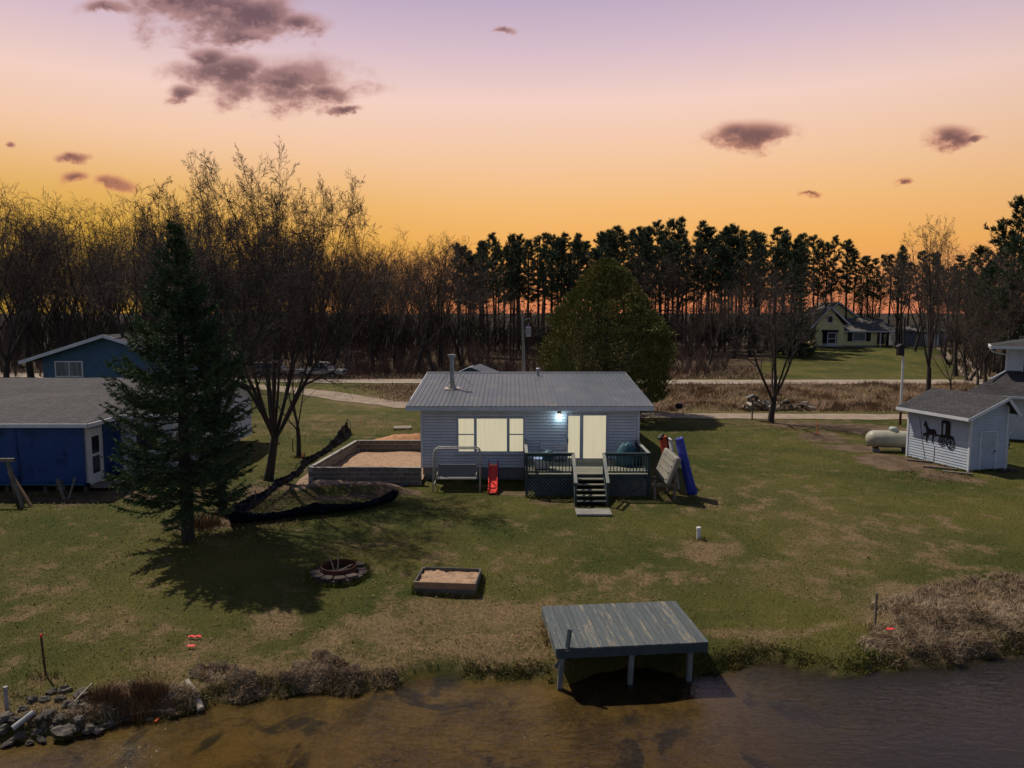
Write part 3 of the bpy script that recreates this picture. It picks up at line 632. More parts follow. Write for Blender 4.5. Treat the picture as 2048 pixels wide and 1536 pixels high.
def zmax(me):
    if 'zmax' not in me:
        c = np.empty(len(me.vertices) * 3, np.float32); me.vertices.foreach_get('co', c); c = c.reshape(-1, 3); me['zmax'] = float(c[:, 2].max()); me['rad'] = float(np.percentile(np.hypot(c[:, 0], c[:, 1]), 97))
    return me['zmax']
def place_tree(name, label, cat, meshes, mats, loc, rz=0, sc=1.0, group=None, parts=('trunk', 'crown'), squash=1.0, fit=None, rad=None):
    if fit: sc = fit / zmax(meshes[1]); squash = rad / (meshes[1]['rad'] * sc) if rad else squash
    t = thing(name, label, cat, loc, rz, group); t.scale = (sc * squash, sc * squash, sc)
    for pn, me, m in zip(parts, meshes, mats):
        if not me.materials: me.materials.append(m)
        o = bpy.data.objects.new(pn, me); COL.objects.link(o); o.parent = t
    return t

def needles(base, axis, n, ln, wd, ang, rs, spread_along=None):
    """base (k,3), axis (k,3) shoots; n needles a shoot -> triangles"""
    k = len(base); B = np.repeat(base, n, 0); A = np.repeat(axis, n, 0); L = np.linalg.norm(A, axis=1, keepdims=True); D = A / np.maximum(L, 1e-9)
    t = rs.random((k * n, 1)); P = B + A * t
    rv = rs.normal(size=(k * n, 3)); S = rv - D * (rv * D).sum(1, keepdims=True); S /= np.maximum(np.linalg.norm(S, axis=1, keepdims=True), 1e-9)
    a = ang * rs.uniform(.6, 1.3, (k * n, 1)); N = D * np.cos(a) + S * np.sin(a); Q = np.cross(N, rs.normal(size=(k * n, 3))); Q /= np.maximum(np.linalg.norm(Q, axis=1, keepdims=True), 1e-9)
    l = ln * rs.uniform(.7, 1.25, (k * n, 1)); w = wd * rs.uniform(.7, 1.3, (k * n, 1))
    V = np.stack([P - Q * w / 2, P + Q * w / 2, P + N * l], 1).reshape(-1, 3); return V, np.arange(3 * k * n).reshape(-1, 3)
def spruce_meshes(seed, H, base_h, rad, whorls, per, needle_n, ln, wd, power=.65, step=.16):
    rs = np.random.default_rng(seed); rd = random.Random(seed); tubes = []; SB, SA = [], []
    tubes.append((np.array([(0, 0, -.3), (0, 0, H * .3), (.03, 0, H * .6), (0, 0, H * .97)]), np.array([.021 * H, .017 * H, .010 * H, .004]), 9))
    for w in range(whorls):
        t = (w + rd.random() * .8) / whorls; z = base_h + (H - base_h) * t * .985; Rr = min(rad * (1 - .12 * (1 - t)), power * max(1 - t, .02))
        for b in range(per if t < .85 else per - 2):
            az = rd.uniform(0, 6.283); L = Rr * rd.choice((.7, .85, .92, 1.0, 1.0, 1.0)) * rd.uniform(.85, 1.08); sl = -.24 + .75 * t + rd.uniform(-.12, .12)
            m = max(3, int(L / .22)); pts = []; d = Vector((math.cos(az), math.sin(az), 0))
            for i in range(m + 1):
                f = i / m; pts.append(Vector((0, 0, z)) + d * (L * f) + Vector((0, 0, L * (sl * f + .22 * f * f * (1 if t < .6 else .3) - .10 * math.sin(f * 3.1)))) + Vector((rd.gauss(0, .015), rd.gauss(0, .015), 0)))
            tubes.append((np.array([tuple(pts[0]), tuple(pts[m // 2]), tuple(pts[-1])]), np.array([.008 + .007 * L, .010, .004]), 3))
            side = Vector((-d.y, d.x, 0))
            for i in range(m):
                f0 = (i + .3) / m
                if f0 < .22: continue
                a = pts[i + 1] - pts[i]; SB.append(pts[i]); SA.append(a)
                for s in (-1, 1):
                    for q in range(max(1, int(a.length / step))):
                        f = f0 + rd.random() / m; l = (.16 + .42 * L * .5 * max(0, 1 - f) ** .7) * rd.uniform(.6, 1.2); l = min(l, .85)
                        p = pts[i].lerp(pts[i + 1], rd.random()); v = d * rd.uniform(.45, .8) + side * s * rd.uniform(.5, .9) + Vector((0, 0, rd.uniform(-.42, .12)))
                        SB.append(p); SA.append(v.normalized() * l)
            SB.append(pts[-1]); SA.append((pts[-1] - pts[-2]).normalized() * .22)
    SB.append(Vector((0, 0, H * .95))); SA.append(Vector((0, 0, H * .06)))
    SB = np.array([tuple(v) for v in SB]); SA = np.array([tuple(v) for v in SA])
    V, F = needles(SB, SA, needle_n, ln, wd, .75, rs); return tubes_mesh('trunk', tubes), np_mesh('needles', V, F)
def pine_meshes(seed, H, crown_from, rad, nbr, tufts, nn, ln, wd, dead=26, full=.55):
    rs = np.random.default_rng(seed); rd = random.Random(seed); tubes = []; SB, SA = [], []
    bx, by = rd.uniform(-.3, .3), rd.uniform(-.3, .3)
    tubes.append((np.array([(0, 0, -.4), (bx * .4, by * .4, H * .35), (bx, by, H * .7), (bx * .6, by * .6, H * .99)]), np.array([.19, .16, .11, .02]) * H / 20, 7))
    for i in range(nbr):
        t = (i + rd.random()) / nbr; z = H * (crown_from + (1 - crown_from) * t); Rr = rad * (math.sin(math.pi * min(1, (.16 + .84 * t))) ** .6) * (1.0 if t < .75 else .85)
        az = rd.uniform(0, 6.283); L = max(.35, Rr * rd.choice((.4, .6, .9, 1.0, 1.25)) * rd.uniform(.85, 1.1)); sl = rd.uniform(-.05, .25) + .7 * t * t
        d = Vector((math.cos(az), math.sin(az), sl)); p0 = Vector((bx * .8, by * .8, z)); p1 = p0 + d * L * .6; p2 = p0 + d * L + Vector((0, 0, .18 * L))
        tubes.append((np.array([tuple(p0), tuple(p1), tuple(p2)]), np.array([.045, .03, .012]) * H / 20, 3))
        for k in range(tufts):
            f = rd.uniform(.4, 1.05); q = p0.lerp(p2, f) + Vector((rd.gauss(0, .16), rd.gauss(0, .16), rd.gauss(0, .10))) * rad * .35
            SB.append(q); SA.append(Vector((d.x * .5 + rd.gauss(0, .4), d.y * .5 + rd.gauss(0, .4), rd.uniform(.3, 1.0))).normalized() * .42)
    for k in range(14): q = abs(rd.gauss(0, .55)); a = rd.uniform(0, 6.28); SB.append(Vector((bx * .6 + q * math.cos(a), by * .6 + q * math.sin(a), H - .2 - q * 1.1 - .1 * k * rd.random()))); SA.append(Vector((math.cos(a) * .15, math.sin(a) * .15, .85)))
    for i in range(dead):
        z = H * rd.uniform(.12, crown_from + .05); az = rd.uniform(0, 6.283); L = rd.uniform(.4, 1.5); p0 = Vector((bx * .7, by * .7, z)); p1 = p0 + Vector((math.cos(az), math.sin(az), rd.uniform(-.25, .15))) * L
        tubes.append((np.array([tuple(p0), tuple((p0 + p1) / 2 + Vector((0, 0, .05))), tuple(p1)]), np.array([.03, .02, .008]), 3))
        if rd.random() < .35: SB.append(p1); SA.append((p1 - p0).normalized() * .3)
    SB = np.array([tuple(v) for v in SB]); SA = np.array([tuple(v) for v in SA])
    V, F = needles(SB, SA, nn, ln, wd, .8, rs); return tubes_mesh('trunk', tubes), np_mesh('needles', V, F)

BT = (MT['bark'], MT['twig']); FT = (MT['bark'], MT['far_twig'])
# --- the big spruce in the yard
p = at(377, 1082)
place_tree('spruce_tree', 'dark green spruce standing alone on the lawn in front of the tarp-walled house', 'tree',
           spruce_meshes(3, 11.3, 1.45, 2.65, 46, 9, 32, .10, .025, 3.8, .13), (MT['bark'], MT['spruce_needle']), p, parts=('trunk', 'needles'))
# --- big bare maples
p = at_depth(535, 952, 34.2); p.z = gzs(p.x, p.y)
place_tree('maple_tree', 'largest bare tree, thick trunk and tall upswept crown, between the spruce and the cottage', 'tree',
           bare_tree_meshes(seed=21, H=13.2, r0=.36, fork=2.4, mains=13, spread=.84, counts=(12, 9, 7, 4), lens=(.46, .50, .50, .55), lean=(.34, -.05), up=.085, droop=0, twig_r=.0105, wig=.13), BT, p, rz=0, fit=15.8, rad=5.4)
p = at(446, 1030)
place_tree('maple_tree', 'bare tree whose short trunk shows just right of the spruce trunk', 'tree',
           bare_tree_meshes(seed=8, H=7.8, r0=.2, fork=2.6, mains=9, spread=.62, counts=(11, 8, 6, 4), lens=(.48, .50, .50, .55), up=.05, twig_r=.0065, lean=(-.05, .03), droop=.05), BT, p, rz=2.2, fit=13.0, rad=3.6)
p = at(597, 915)
place_tree('young_tree', 'slim crooked bare tree forking low beside the black plastic silt fence', 'tree',
           bare_tree_meshes(seed=31, H=6.4, r0=.14, fork=1.7, mains=4, spread=.65, counts=(7, 6, 4), lens=(.42, .45, .5), up=.04, twig_r=.005), BT, p)
p = at(1541, 846)
place_tree('yard_tree', 'bare vase-shaped tree with three stems beside the driveway', 'tree',
           bare_tree_meshes(seed=12, H=9.2, r0=.28, fork=1.8, mains=6, spread=.6, counts=(10, 7, 6, 4), lens=(.48, .50, .52, .55), up=.05, twig_r=.008, droop=.06), BT, p, rz=1.0, fit=11.6, rad=4.6)
p = at(1857, 787)
place_tree('yard_tree', 'tall bare tree with a forked trunk below the yellow house garage', 'tree',
           bare_tree_meshes(seed=46, H=13.2, r0=.36, fork=2.2, mains=7, spread=.42, counts=(10, 7, 6, 3), lens=(.45, .48, .5, .55), up=.09, twig_r=.009), BT, p, rz=.3, fit=17.0, rad=3.6)
p = at(1902, 782)
place_tree('young_tree', 'small bare tree right of the tall forked one by the road', 'tree',
           bare_tree_meshes(seed=49, H=6.5, r0=.10, fork=1.0, mains=6, spread=.6, counts=(7, 6, 3), lens=(.45, .45, .5), up=.06, twig_r=.009), BT, p)
# --- broad cedar behind the cottage
def cedar_meshes(seed, H, prof, n):
    rs = np.random.default_rng(seed); z = rs.random(n) ** .9 * H; th = rs.uniform(0, 2 * np.pi, n); r = np.interp(z, prof[0], prof[1])
    lump = np.array([mnoise.noise(Vector((math.cos(a) * 2.2, math.sin(a) * 2.2, zz * .55))) for a, zz in zip(th, z)]); lump2 = np.array([mnoise.noise(Vector((math.cos(a) * 6, math.sin(a) * 6, zz * 1.6))) for a, zz in zip(th, z)])
    r = r * (1 + .20 * lump + .20 * lump2) * (1 - np.abs(rs.normal(0, .13, n))); B = np.stack([r * np.cos(th), r * np.sin(th), z], -1)
    A = np.stack([np.cos(th) * .55, np.sin(th) * .55, np.full(n, .75)], -1) + rs.normal(0, .3, (n, 3)); A = A / np.linalg.norm(A, axis=1, keepdims=True) * .32
    V, F = needles(B, A, 8, .20, .07, .5, rs)
    tb = [(np.array([(0, 0, -.3), (0, 0, H * .5), (0, 0, H * .93)]), np.array([.34, .2, .03]), 8)]
    for i in range(60):
        a = i * 2.4; zz = H * (.1 + .8 * i / 60); rr = float(np.interp(zz, prof[0], prof[1])) * .8; tb.append((np.array([(0, 0, zz - .4), (rr * .5 * math.cos(a), rr * .5 * math.sin(a), zz), (rr * math.cos(a), rr * math.sin(a), zz + .7)]), np.array([.07, .04, .015]), 4))
    return tubes_mesh('trunk', tb), np_mesh('foliage', V, F)
cp = Vector((7.25, 56.0, 0)); cp.z = gzs(cp.x, cp.y)
zz = np.array([.6, 1.2, 2.2, 3., 5.3, 6.9, 8.2, 9.0, 10.1, 11.0, 11.7]); rr = np.array([2.6, 4.1, 4.6, 4.8, 4.8, 4.35, 3.6, 2.8, 1.95, 1.3, .3])
place_tree('cedar_tree', 'broad olive-green cedar bush tree rising behind the cottage roof', 'tree', cedar_meshes(5, 11.8, (zz, rr), 17000), (MT['bark'], MT['cedar_leaf']), cp, parts=('trunk', 'foliage'))

# --- pine plantation beyond the road
random.seed(4)
PINES = [pine_meshes(100 + i, 21 + .5 * i, .46 + .04 * (i % 3), 1.85 + .3 * (i % 2), 50, 8, 15, .46, .080, dead=50) for i in range(5)]
NT_ = (MT['pine_bark'], MT['pine_needle'])
cnt = 0
for row in range(4):
    Yr = 112 + row * 6.5
    for k_ in range(42):
        px = 915 + (k_ + random.uniform(.0, 1)) * 25 + random.uniform(-6, 6); Yp = Yr + random.uniform(-2, 2); px_t = px
        x = (px - 1024) / FPX * (Yp + 1); top = np.interp(px, [900, 1000, 1100, 1350, 1480, 1600, 1700, 1800, 1930], [490, 462, 470, 446, 452, 470, 490, 498, 512]) + random.uniform(-8, 34) + (3 - row) * 5
        H = at_depth(px, top, Yp).z - gzs(x, Yp)
        if row < 2 and 1600 < px < 1905: continue
        i = random.randrange(5); h0 = 21 + .5 * i
        place_tree('pine_tree', 'tall dark pine with a bare lower trunk in the plantation beyond the road', 'tree', PINES[i], NT_, (x, Yp, gzs(x, Yp)), random.uniform(0, 6.28), H / h0, 'pines of the plantation beyond the road', ('trunk', 'needles'), squash=random.uniform(.85, 1.25)).rotation_euler.x = R(random.gauss(0, 1.6))
# --- big dark pines at the right edge
BIGP = [pine_meshes(201, 24, .22, 3.6, 70, 8, 18, .5, .10, dead=14), pine_meshes(202, 22, .26, 3.2, 64, 8, 18, .5, .10, dead=14)]
for px, top, Yp in [(1955, 500, 92), (1990, 452, 88), (2030, 405, 86), (2075, 380, 84), (2120, 400, 90), (2010, 470, 98), (1930, 540, 100), (2160, 390, 86), (2060, 440, 76), (1965, 540, 80), (2020, 480, 74), (1985, 520, 96)]:
    x = (px - 1024) / FPX * Yp; H = at_depth(px, top, Yp).z - gzs(x, Yp); i = random.randrange(2)
    place_tree('white_pine', 'massive dark pine in the clump at the right edge of the view', 'tree', BIGP[i], NT_, (x, Yp, gzs(x, Yp)), random.uniform(0, 6.28), H / (24 - 2 * i), 'big pines at the right edge', ('trunk', 'needles'))
# --- dark spruce beside the yellow house
sp2 = spruce_meshes(9, 12, .8, 3.4, 26, 8, 12, .28, .08, 4.4, .3)
for px, top, Yp, lb in [(1600, 585, 104, 'dark spruce just left of the yellow house'), (1567, 610, 108, 'smaller dark spruce behind the three-stemmed bare tree')]:
    x = (px - 1024) / FPX * Yp; H = at_depth(px, top, Yp).z - gzs(x, Yp)
    place_tree('spruce_tree', lb, 'tree', sp2, (MT['bark'], MT['spruce_needle']), (x, Yp, gzs(x, Yp)), 0, H / 12, None, ('trunk', 'needles'))
# --- bare woods on the left and in front of the pines
def bg(seed, stems, spread, H=16, fork=3.5, mains=7): return bare_tree_meshes(seed=seed, H=H, r0=.25, fork=fork, mains=mains, spread=spread, counts=(9, 7, 5), lens=(.46, .50, .55), stems=stems, up=.09, twig_r=.013, sides=(7, 5, 4, 3, 3, 3), droop=-.02)
BGT = [bg(51, 1, .42), bg(52, 1, .5), bg(53, 2, .5, mains=8), bg(54, 1, .34, fork=5), bg(55, 3, .55, fork=2, mains=9), bg(56, 1, .46, fork=4.5)]
def bgt(px, top, Yp, lab, grp, sq=1.0):
    x = (px - 1024) / FPX * Yp; H = (at_depth(px, top, Yp).z - gzs(x, Yp)); i = random.randrange(6)
    return place_tree('bare_tree', lab, 'tree', BGT[i], FT, (x, Yp, gzs(x, Yp)), random.uniform(0, 6.28), 1, grp, squash=sq, fit=H)
GL, GLG = 'leafless tree in the dense woods along the left of the far road', 'leafless trees of the left woods'
for px, top, Yp in [(-30, 360, 70), (10, 345, 66), (60, 400, 76), (95, 380, 82), (135, 372, 74), (175, 395, 80), (215, 420, 92), (250, 440, 88), (300, 372, 64), (345, 360, 70), (285, 420, 96), (400, 400, 92), (450, 430, 88), (500, 440, 96), (560, 430, 90),
                    (620, 470, 98), (660, 480, 92), (700, 490, 100), (745, 470, 92), (790, 455, 94), (25, 420, 98), (120, 430, 102), (70, 440, 104), (190, 440, 100), (350, 430, 104), (760, 500, 106), (690, 520, 88)] + [(-20 + 23 * q + random.uniform(-9, 9), random.uniform(470, 540), random.uniform(112, 140)) for q in range(40)]:
    bgt(px, top + random.uniform(-12, 12), Yp, GL, GLG, 1.15)
for px, top, Yp, lb in [(835, 448, 88, 'tall grey bare tree just left of the first pines'), (882, 462, 92, 'bare tree with a dark crown between the left woods and the pines'), (866, 500, 84, 'spreading bare tree with dark trunks beside the far road'), (925, 510, 96, 'bare brown tree in front of the leftmost pines')]:
    bgt(px, top, Yp, lb, None, 1.3)
GM, GMG = 'leafless tree standing in front of the pine plantation', 'leafless trees in front of the pines'
for px, top, Yp in [(975, 560, 102), (1050, 600, 104), (1300, 500, 110), (1330, 470, 112), (1420, 560, 96), (1470, 560, 104), (1500, 520, 106), (1380, 600, 92), (1520, 500, 110), (1660, 520, 136), (1715, 540, 138), (1750, 520, 136)]:
    bgt(px, top, Yp, GM, GMG, 1.2)
GR, GRG = 'leafless tree in the woods behind the house on the right', 'leafless trees of the right woods'
for px, top, Yp in [(1790, 500, 118), (1830, 520, 112), (1890, 500, 105), (1915, 470, 84), (1940, 560, 78), (1975, 520, 76), (2010, 500, 80), (2045, 480, 74), (2090, 470, 78), (1900, 560, 96), (1960, 600, 72)]:
    bgt(px, top, Yp, GR, GRG, 1.15)
# --- brush of the forest edge
def brush(name, xs_, ys_, hs, m, n_st, lean=.45, w=.03):
    tubes = []; rd = random.Random(17)
    for x, y, h in zip(xs_, ys_, hs):
        b = Vector((x, y, gzs(x, y) - .05))
        for _ in range(n_st):
            a = rd.uniform(0, 6.283); l = rd.uniform(.05, lean); d = Vector((math.cos(a) * l, math.sin(a) * l, 1)).normalized(); L = h * rd.uniform(.6, 1.1)
            p1 = b + d * L * .55; d2 = (d + Vector((rd.gauss(0, .25), rd.gauss(0, .25), 0))).normalized(); p2 = p1 + d2 * L * .5
            tubes.append((np.array([tuple(b), tuple(p1), tuple(p2)]), np.array([w, w * .65, .006]), 3))
            for _k in range(2):
                q = b.lerp(p1, rd.uniform(.4, 1)); e = q + (d + Vector((rd.gauss(0, .5), rd.gauss(0, .5), .2))).normalized() * L * rd.uniform(.2, .42)
                tubes.append((np.array([tuple(q), tuple((q + e) / 2 + Vector((0, 0, .04))), tuple(e)]), np.array([w * .5, w * .35, .005]), 3))
    return tag(link(name, tubes_mesh(name, tubes), m), kind='stuff')
rb = np.random.default_rng(3)
n = 620; Yb = rb.uniform(84, 122, n); Xb = (rb.uniform(640, 1640, n) - 1024) / FPX * Yb; k = ~(Xb > 22 + (Yb - 80) * .46); brush('thicket', Xb[k], Yb[k], rb.uniform(1.4, 4.0, k.sum()), MT['red_twig'], 8); n = 260; Yb = rb.uniform(82.5, 92, n); Xb = (rb.uniform(700, 1480, n) - 1024) / FPX * Yb; k = ~(Xb > 22 + (Yb - 80) * .46); brush('thicket', Xb[k], Yb[k], rb.uniform(.8, 2.4, k.sum()), MT['red_twig'], 10, .7, .022)
n = 480; Yb = rb.uniform(84, 118, n); Xb = (rb.uniform(-60, 660, n) - 1024) / FPX * Yb; brush('undergrowth', Xb, Yb, rb.uniform(1.5, 5.0, n), MT['far_twig'], 7)
n = 170; Yb = rb.uniform(126, 150, n); Xb = (rb.uniform(1600, 1960, n) - 1024) / FPX * Yb; brush('undergrowth', Xb, Yb, rb.uniform(2, 5.0, n), MT['far_twig'], 9)
n = 150; Yb = rb.uniform(78, 112, n); Xb = (rb.uniform(1900, 2160, n) - 1024) / FPX * Yb; k = Xb > 53; brush('undergrowth', Xb[k], Yb[k], rb.uniform(1.5, 4.0, k.sum()), MT['far_twig'], 9)
n = 420; Yb = rb.uniform(136, 156, n); Xb = (rb.uniform(700, 1750, n) - 1024) / FPX * Yb; brush('far_undergrowth', Xb, Yb, rb.uniform(4.0, 9.5, n) * (.7 + .4 * rb.random(n)), MT['far_twig'], 5, w=.14)
n = 420; Yb = rb.uniform(106, 150, n); Xb = (rb.uniform(-200, 900, n) - 1024) / FPX * Yb; brush('far_undergrowth', Xb, Yb, rb.uniform(5, 12, n), MT['far_twig'], 7, w=.09)
# ================================================================== the cottage
H0 = 34.2; WX0, WX1 = -4.30, 6.02; EZ = 3.42
house = thing('cottage', 'white lap-sided cottage with a grey metal roof and glowing windows', 'house', ((WX0 + WX1) / 2, H0, 0))
hx, hy = house.location.x, house.location.y
BACK = 50.6; RY = 42.4; RZ_ = 4.46; EY = H0 - .55; EX0, EX1 = -4.98, 6.66
def L_(v): return (v[0] - hx, v[1] - hy, v[2])
mb = MB()
lx0, lx1 = WX0 - hx, WX1 - hx; D = BACK - H0
mb.siding((lx0, 0), (lx1, 0), .62, 3.40, .145)
mb.siding((lx1, 0), (lx1, D), .62, 3.40, .145); mb.siding((lx0, D), (lx0, 0), .62, 3.40, .145)
for xx_, sgn in ((lx1, 1), (lx0, -1)):
    gable = [(0, 3.40), (D, 3.40), (RY - H0, RZ_ - .12)]
    mb.prism(gable, lambda a, b, d, xx_=xx_, sgn=sgn: (xx_ + sgn * d, a, b), -.08, .004)
mb.box((0, D / 2, 2.0), (lx1 - lx0 - .1, D - .1, 2.78))
mb.build('wall', MT['white_siding'], house)
mb = MB(); mb.box((0, D / 2, .28), (lx1 - lx0 - .06, D - .06, .72)); mb.build('foundation', MT['concrete'], house)
for xx_ in (lx0, lx1): MB().box((xx_, -.015, 2.0), (.11, .11, 2.8)).build('corner_trim', MT['white_trim'], house)
e0, e1 = EX0 - hx, EX1 - hx
for y_ in (EY, BACK + .55): MB().box(((e0 + e1) / 2, y_ - hy, 3.53), (e1 - e0, .035, .20)).build('fascia', MT['white_trim'], house)
mb = MB(); mb.box(((e0 + e1) / 2, (EY + H0) / 2 - hy + .01, 3.43), (e1 - e0 - .02, .52, .02)); mb.build('soffit', MT['white_trim'], house)
mb = MB()
for xx_ in (e0 + .02, e1 - .02):
    mb.bar((xx_, EY - hy, 3.56), (xx_, RY - hy, RZ_ - .03), .03, .17); mb.bar((xx_, BACK + .55 - hy, 3.56), (xx_, RY - hy, RZ_ - .03), .03, .17)
mb.build('barge_board', MT['white_trim'], house)
# metal roof: each sheet its own piece, four ribs a sheet
def sheet(w, p0, p1):
    """p0, p1: (y, z) low and high; ribs run up the slope"""
    mb = MB(); k = 4; pit = w / k; prof = []
    for i in range(k): prof += [(i * pit, .0), (i * pit + pit - .062, .0), (i * pit + pit - .042, .024), (i * pit + pit - .016, .024)]
    prof.append((w, .0)); n = len(prof); dyz = Vector((0, p1[0] - p0[0], p1[1] - p0[1])).normalized(); nr = Vector((0, -dyz.z, dyz.y))
    vs = [Vector((a, p0[0], p0[1])) + nr * b for a, b in prof] + [Vector((a, p1[0], p1[1])) + nr * b for a, b in prof]
    vs += [v - nr * (b + .012) for v, (a, b) in zip(vs[:n], prof)] + [v - nr * (b + .012) for v, (a, b) in zip(vs[n:2 * n], prof)]
    fs = []
    for i in range(n - 1): fs += [(i, i + 1, n + i + 1, n + i), (2 * n + i + 1, 2 * n + i, 3 * n + i, 3 * n + i + 1), (i + 1, i, 2 * n + i, 2 * n + i + 1)]
    mb.add(vs, fs); return mb
NS = 13; sw = (e1 - e0) / NS
first = sheet(sw - .003, (EY - hy - .05, 3.645), (RY - hy - .02, RZ_ + .03)).build('roof_panel', MT['grey_metal'], house); first.location = (e0, 0, 0)
for i in range(1, NS):
    c = first.copy(); COL.objects.link(c); c.location = (e0 + i * sw, 0, 0)
bk = sheet(sw - .003, (BACK + .6 - hy, 3.645), (RY - hy + .02, RZ_ + .03))
bk.f = [tuple(reversed(f)) for f in bk.f]
b0 = bk.build('roof_panel', MT['grey_metal'], house); b0.location = (e0, 0, 0)
for i in range(1, NS):
    c = b0.copy(); COL.objects.link(c); c.location = (e0 + i * sw, 0, 0)
mb = MB(); mb.slab([(e0 - .02, RY - hy - .22, RZ_ + .045), (e1 + .02, RY - hy - .22, RZ_ + .045), (e1 + .02, RY - hy, RZ_ + .085), (e0 - .02, RY - hy, RZ_ + .085)], .012)
mb.slab([(e0 - .02, RY - hy, RZ_ + .085), (e1 + .02, RY - hy, RZ_ + .085), (e1 + .02, RY - hy + .22, RZ_ + .045), (e0 - .02, RY - hy + .22, RZ_ + .045)], .012)
mb.build('ridge_cap', MT['grey_metal'], house)
def roof_z(y): return 3.645 + (y - (EY - .05)) * (RZ_ + .03 - 3.645) / (RY - .02 - EY + .05)
# flue
fx, fy = -3.12, 37.6; fz = roof_z(fy)
flue = MB().tube([(fx - hx, fy - hy, fz - .1), (fx - hx, fy - hy, fz + 1.58)], .115, 16).build('flue_pipe', MT['galv'], house, smooth=False)
MB().lathe([(.0, .20), (.21, .19), (.22, .12), (.17, .10), (.17, 0), (.13, -.03)][::-1], 18, (fx - hx, fy - hy, fz + 1.62)).build('rain_cap', MT['galv'], flue)
mb = MB(); mb.box((fx - hx, fy - hy, roof_z(fy) + .035), (.78, .66, .03), rx=math.atan(.0955)); mb.lathe([(.24, 0), (.20, .14), (.135, .30), (.12, .42)], 16, (fx - hx, fy - hy, fz)); mb.lathe([(.17, 0), (.17, .03)], 16, (fx - hx, fy - hy, fz + .40)); mb.build('flashing', MT['lead'], flue)
mb = MB()
for dxy in ((1.0, .9), (-.75, 1.1)): mb.bar((fx - hx, fy - hy, fz + 1.1), (fx - hx + dxy[0], fy - hy + dxy[1], roof_z(fy + dxy[1]) + .02), .02)
mb.build('brace', MT['galv'], flue)
vx_, vy_ = 1.50, 41.4; vz = roof_z(vy_)
vent = MB().tube([(vx_ - hx, vy_ - hy, vz - .1), (vx_ - hx, vy_ - hy, vz + .34)], .075, 12).build('vent_pipe', MT['galv'], house)
MB().lathe([(.13, 0), (.13, .10), (.08, .13)], 14, (vx_ - hx, vy_ - hy, vz + .32)).build('vent_cap', MT['galv'], vent)
# windows in the front wall
def wpx(px0, px1, py0, py1, Yw=H0):
    a = at_depth(px0, py0, Yw); b = at_depth(px1, py1, Yw); return a.x - hx, b.x - hx, b.z, a.z
def frame_rect(mb, x0, x1, z0, z1, w, y, d):
    mb.box(((x0 + x1) / 2, y, z1 - w / 2), (x1 - x0, d, w)); mb.box(((x0 + x1) / 2, y, z0 + w / 2), (x1 - x0, d, w))
    mb.box((x0 + w / 2, y, (z0 + z1) / 2), (w, d, z1 - z0 - 2 * w)); mb.box((x1 - w / 2, y, (z0 + z1) / 2), (w, d, z1 - z0 - 2 * w))
X0, X1, Z0, Z1 = wpx(914, 1049, 834, 905)
mb = MB(); frame_rect(mb, X0, X1, Z0, Z1, .07, -.035, .09)
s1 = at_depth(946.5, 0, H0).x - hx; s2 = at_depth(1016, 0, H0).x - hx
for s in (s1, s2): mb.box((s, -.034, (Z0 + Z1) / 2), (.13, .085, Z1 - Z0 - .14))
zm = at_depth(0, 868.5, H0).z
for a, b in ((X0 + .07, s1 - .065), (s2 + .065, X1 - .07)): mb.box(((a + b) / 2, -.03, zm), (b - a, .06, .055))
wf = mb.build('window', MT['frame_blue'], house, bevel=.004)
MB().box(((X0 + X1) / 2, -.06, Z0 - .03), (X1 - X0 + .1, .16, .05)).build('sill', MT['white_trim'], wf)
for a, b, c, d in ((X0 + .07, s1 - .065, Z0 + .07, zm - .027), (X0 + .07, s1 - .065, zm + .027, Z1 - .07), (s1 + .065, s2 - .065, Z0 + .07, Z1 - .07), (s2 + .065, X1 - .07, Z0 + .07, zm - .027), (s2 + .065, X1 - .07, zm + .027, Z1 - .07)):
    MB().box(((a + b) / 2, -.044, (c + d) / 2), (b - a - .004, .006, d - c - .004)).build('pane', MT['glow_pane'], wf)
X0, X1, Z0, Z1 = wpx(1132, 1214.5, 827, 920)
mb = MB(); frame_rect(mb, X0, X1, Z0, Z1, .06, -.035, .10); xm = at_depth(1171.5, 0, H0).x - hx
mb.box((xm, -.04, (Z0 + Z1) / 2), (.09, .08, Z1 - Z0 - .12)); frame_rect(mb, X0 + .06, xm - .045, Z0 + .06, Z1 - .06, .045, -.035, .06); frame_rect(mb, xm + .045, X1 - .06, Z0 + .06, Z1 - .06, .03, -.035, .06)
sd = mb.build('sliding_door', MT['frame_blue'], house, bevel=.004)
for a, b, w in ((X0 + .06, xm - .045, .045), (xm + .045, X1 - .06, .03)): MB().box(((a + b) / 2, -.044, (Z0 + Z1) / 2), (b - a - 2 * w - .004, .006, Z1 - Z0 - .124 - 2 * w)).build('pane', MT['glow_pane'], sd)
MB().box((X0 + .10, -.085, Z0 + .95), (.03, .05, .26), ).build('handle', MT['black_metal'], sd, bevel=.008)
lp = at_depth(1119, 827, H0 - .1)
lampt = MB().lathe([(.05, .10), (.085, .09), (.095, .05), (.06, .0)][::-1], 14, (lp.x - hx, -.12, lp.z - .03)).build('porch_lamp', MT['brass'], house, smooth=False)
mb = MB(); mb.box((lp.x - hx, -.028, lp.z + .01), (.11, .03, .14)); mb.bar((lp.x - hx, -.03, lp.z + .04), (lp.x - hx, -.12, lp.z + .04), .02); mb.build('bracket', MT['brass'], lampt)
MB().lathe([(.02, -.10), (.048, -.075), (.052, -.045), (.038, -.01)], 12, (lp.x - hx, -.12, lp.z - .02)).build('bulb', MT['bulb'], lampt, smooth=True)
pl_ = bpy.data.lights.new('porch_lamp_light', 'POINT'); plo = bpy.data.objects.new('porch_lamp_light', pl_); COL.objects.link(plo)
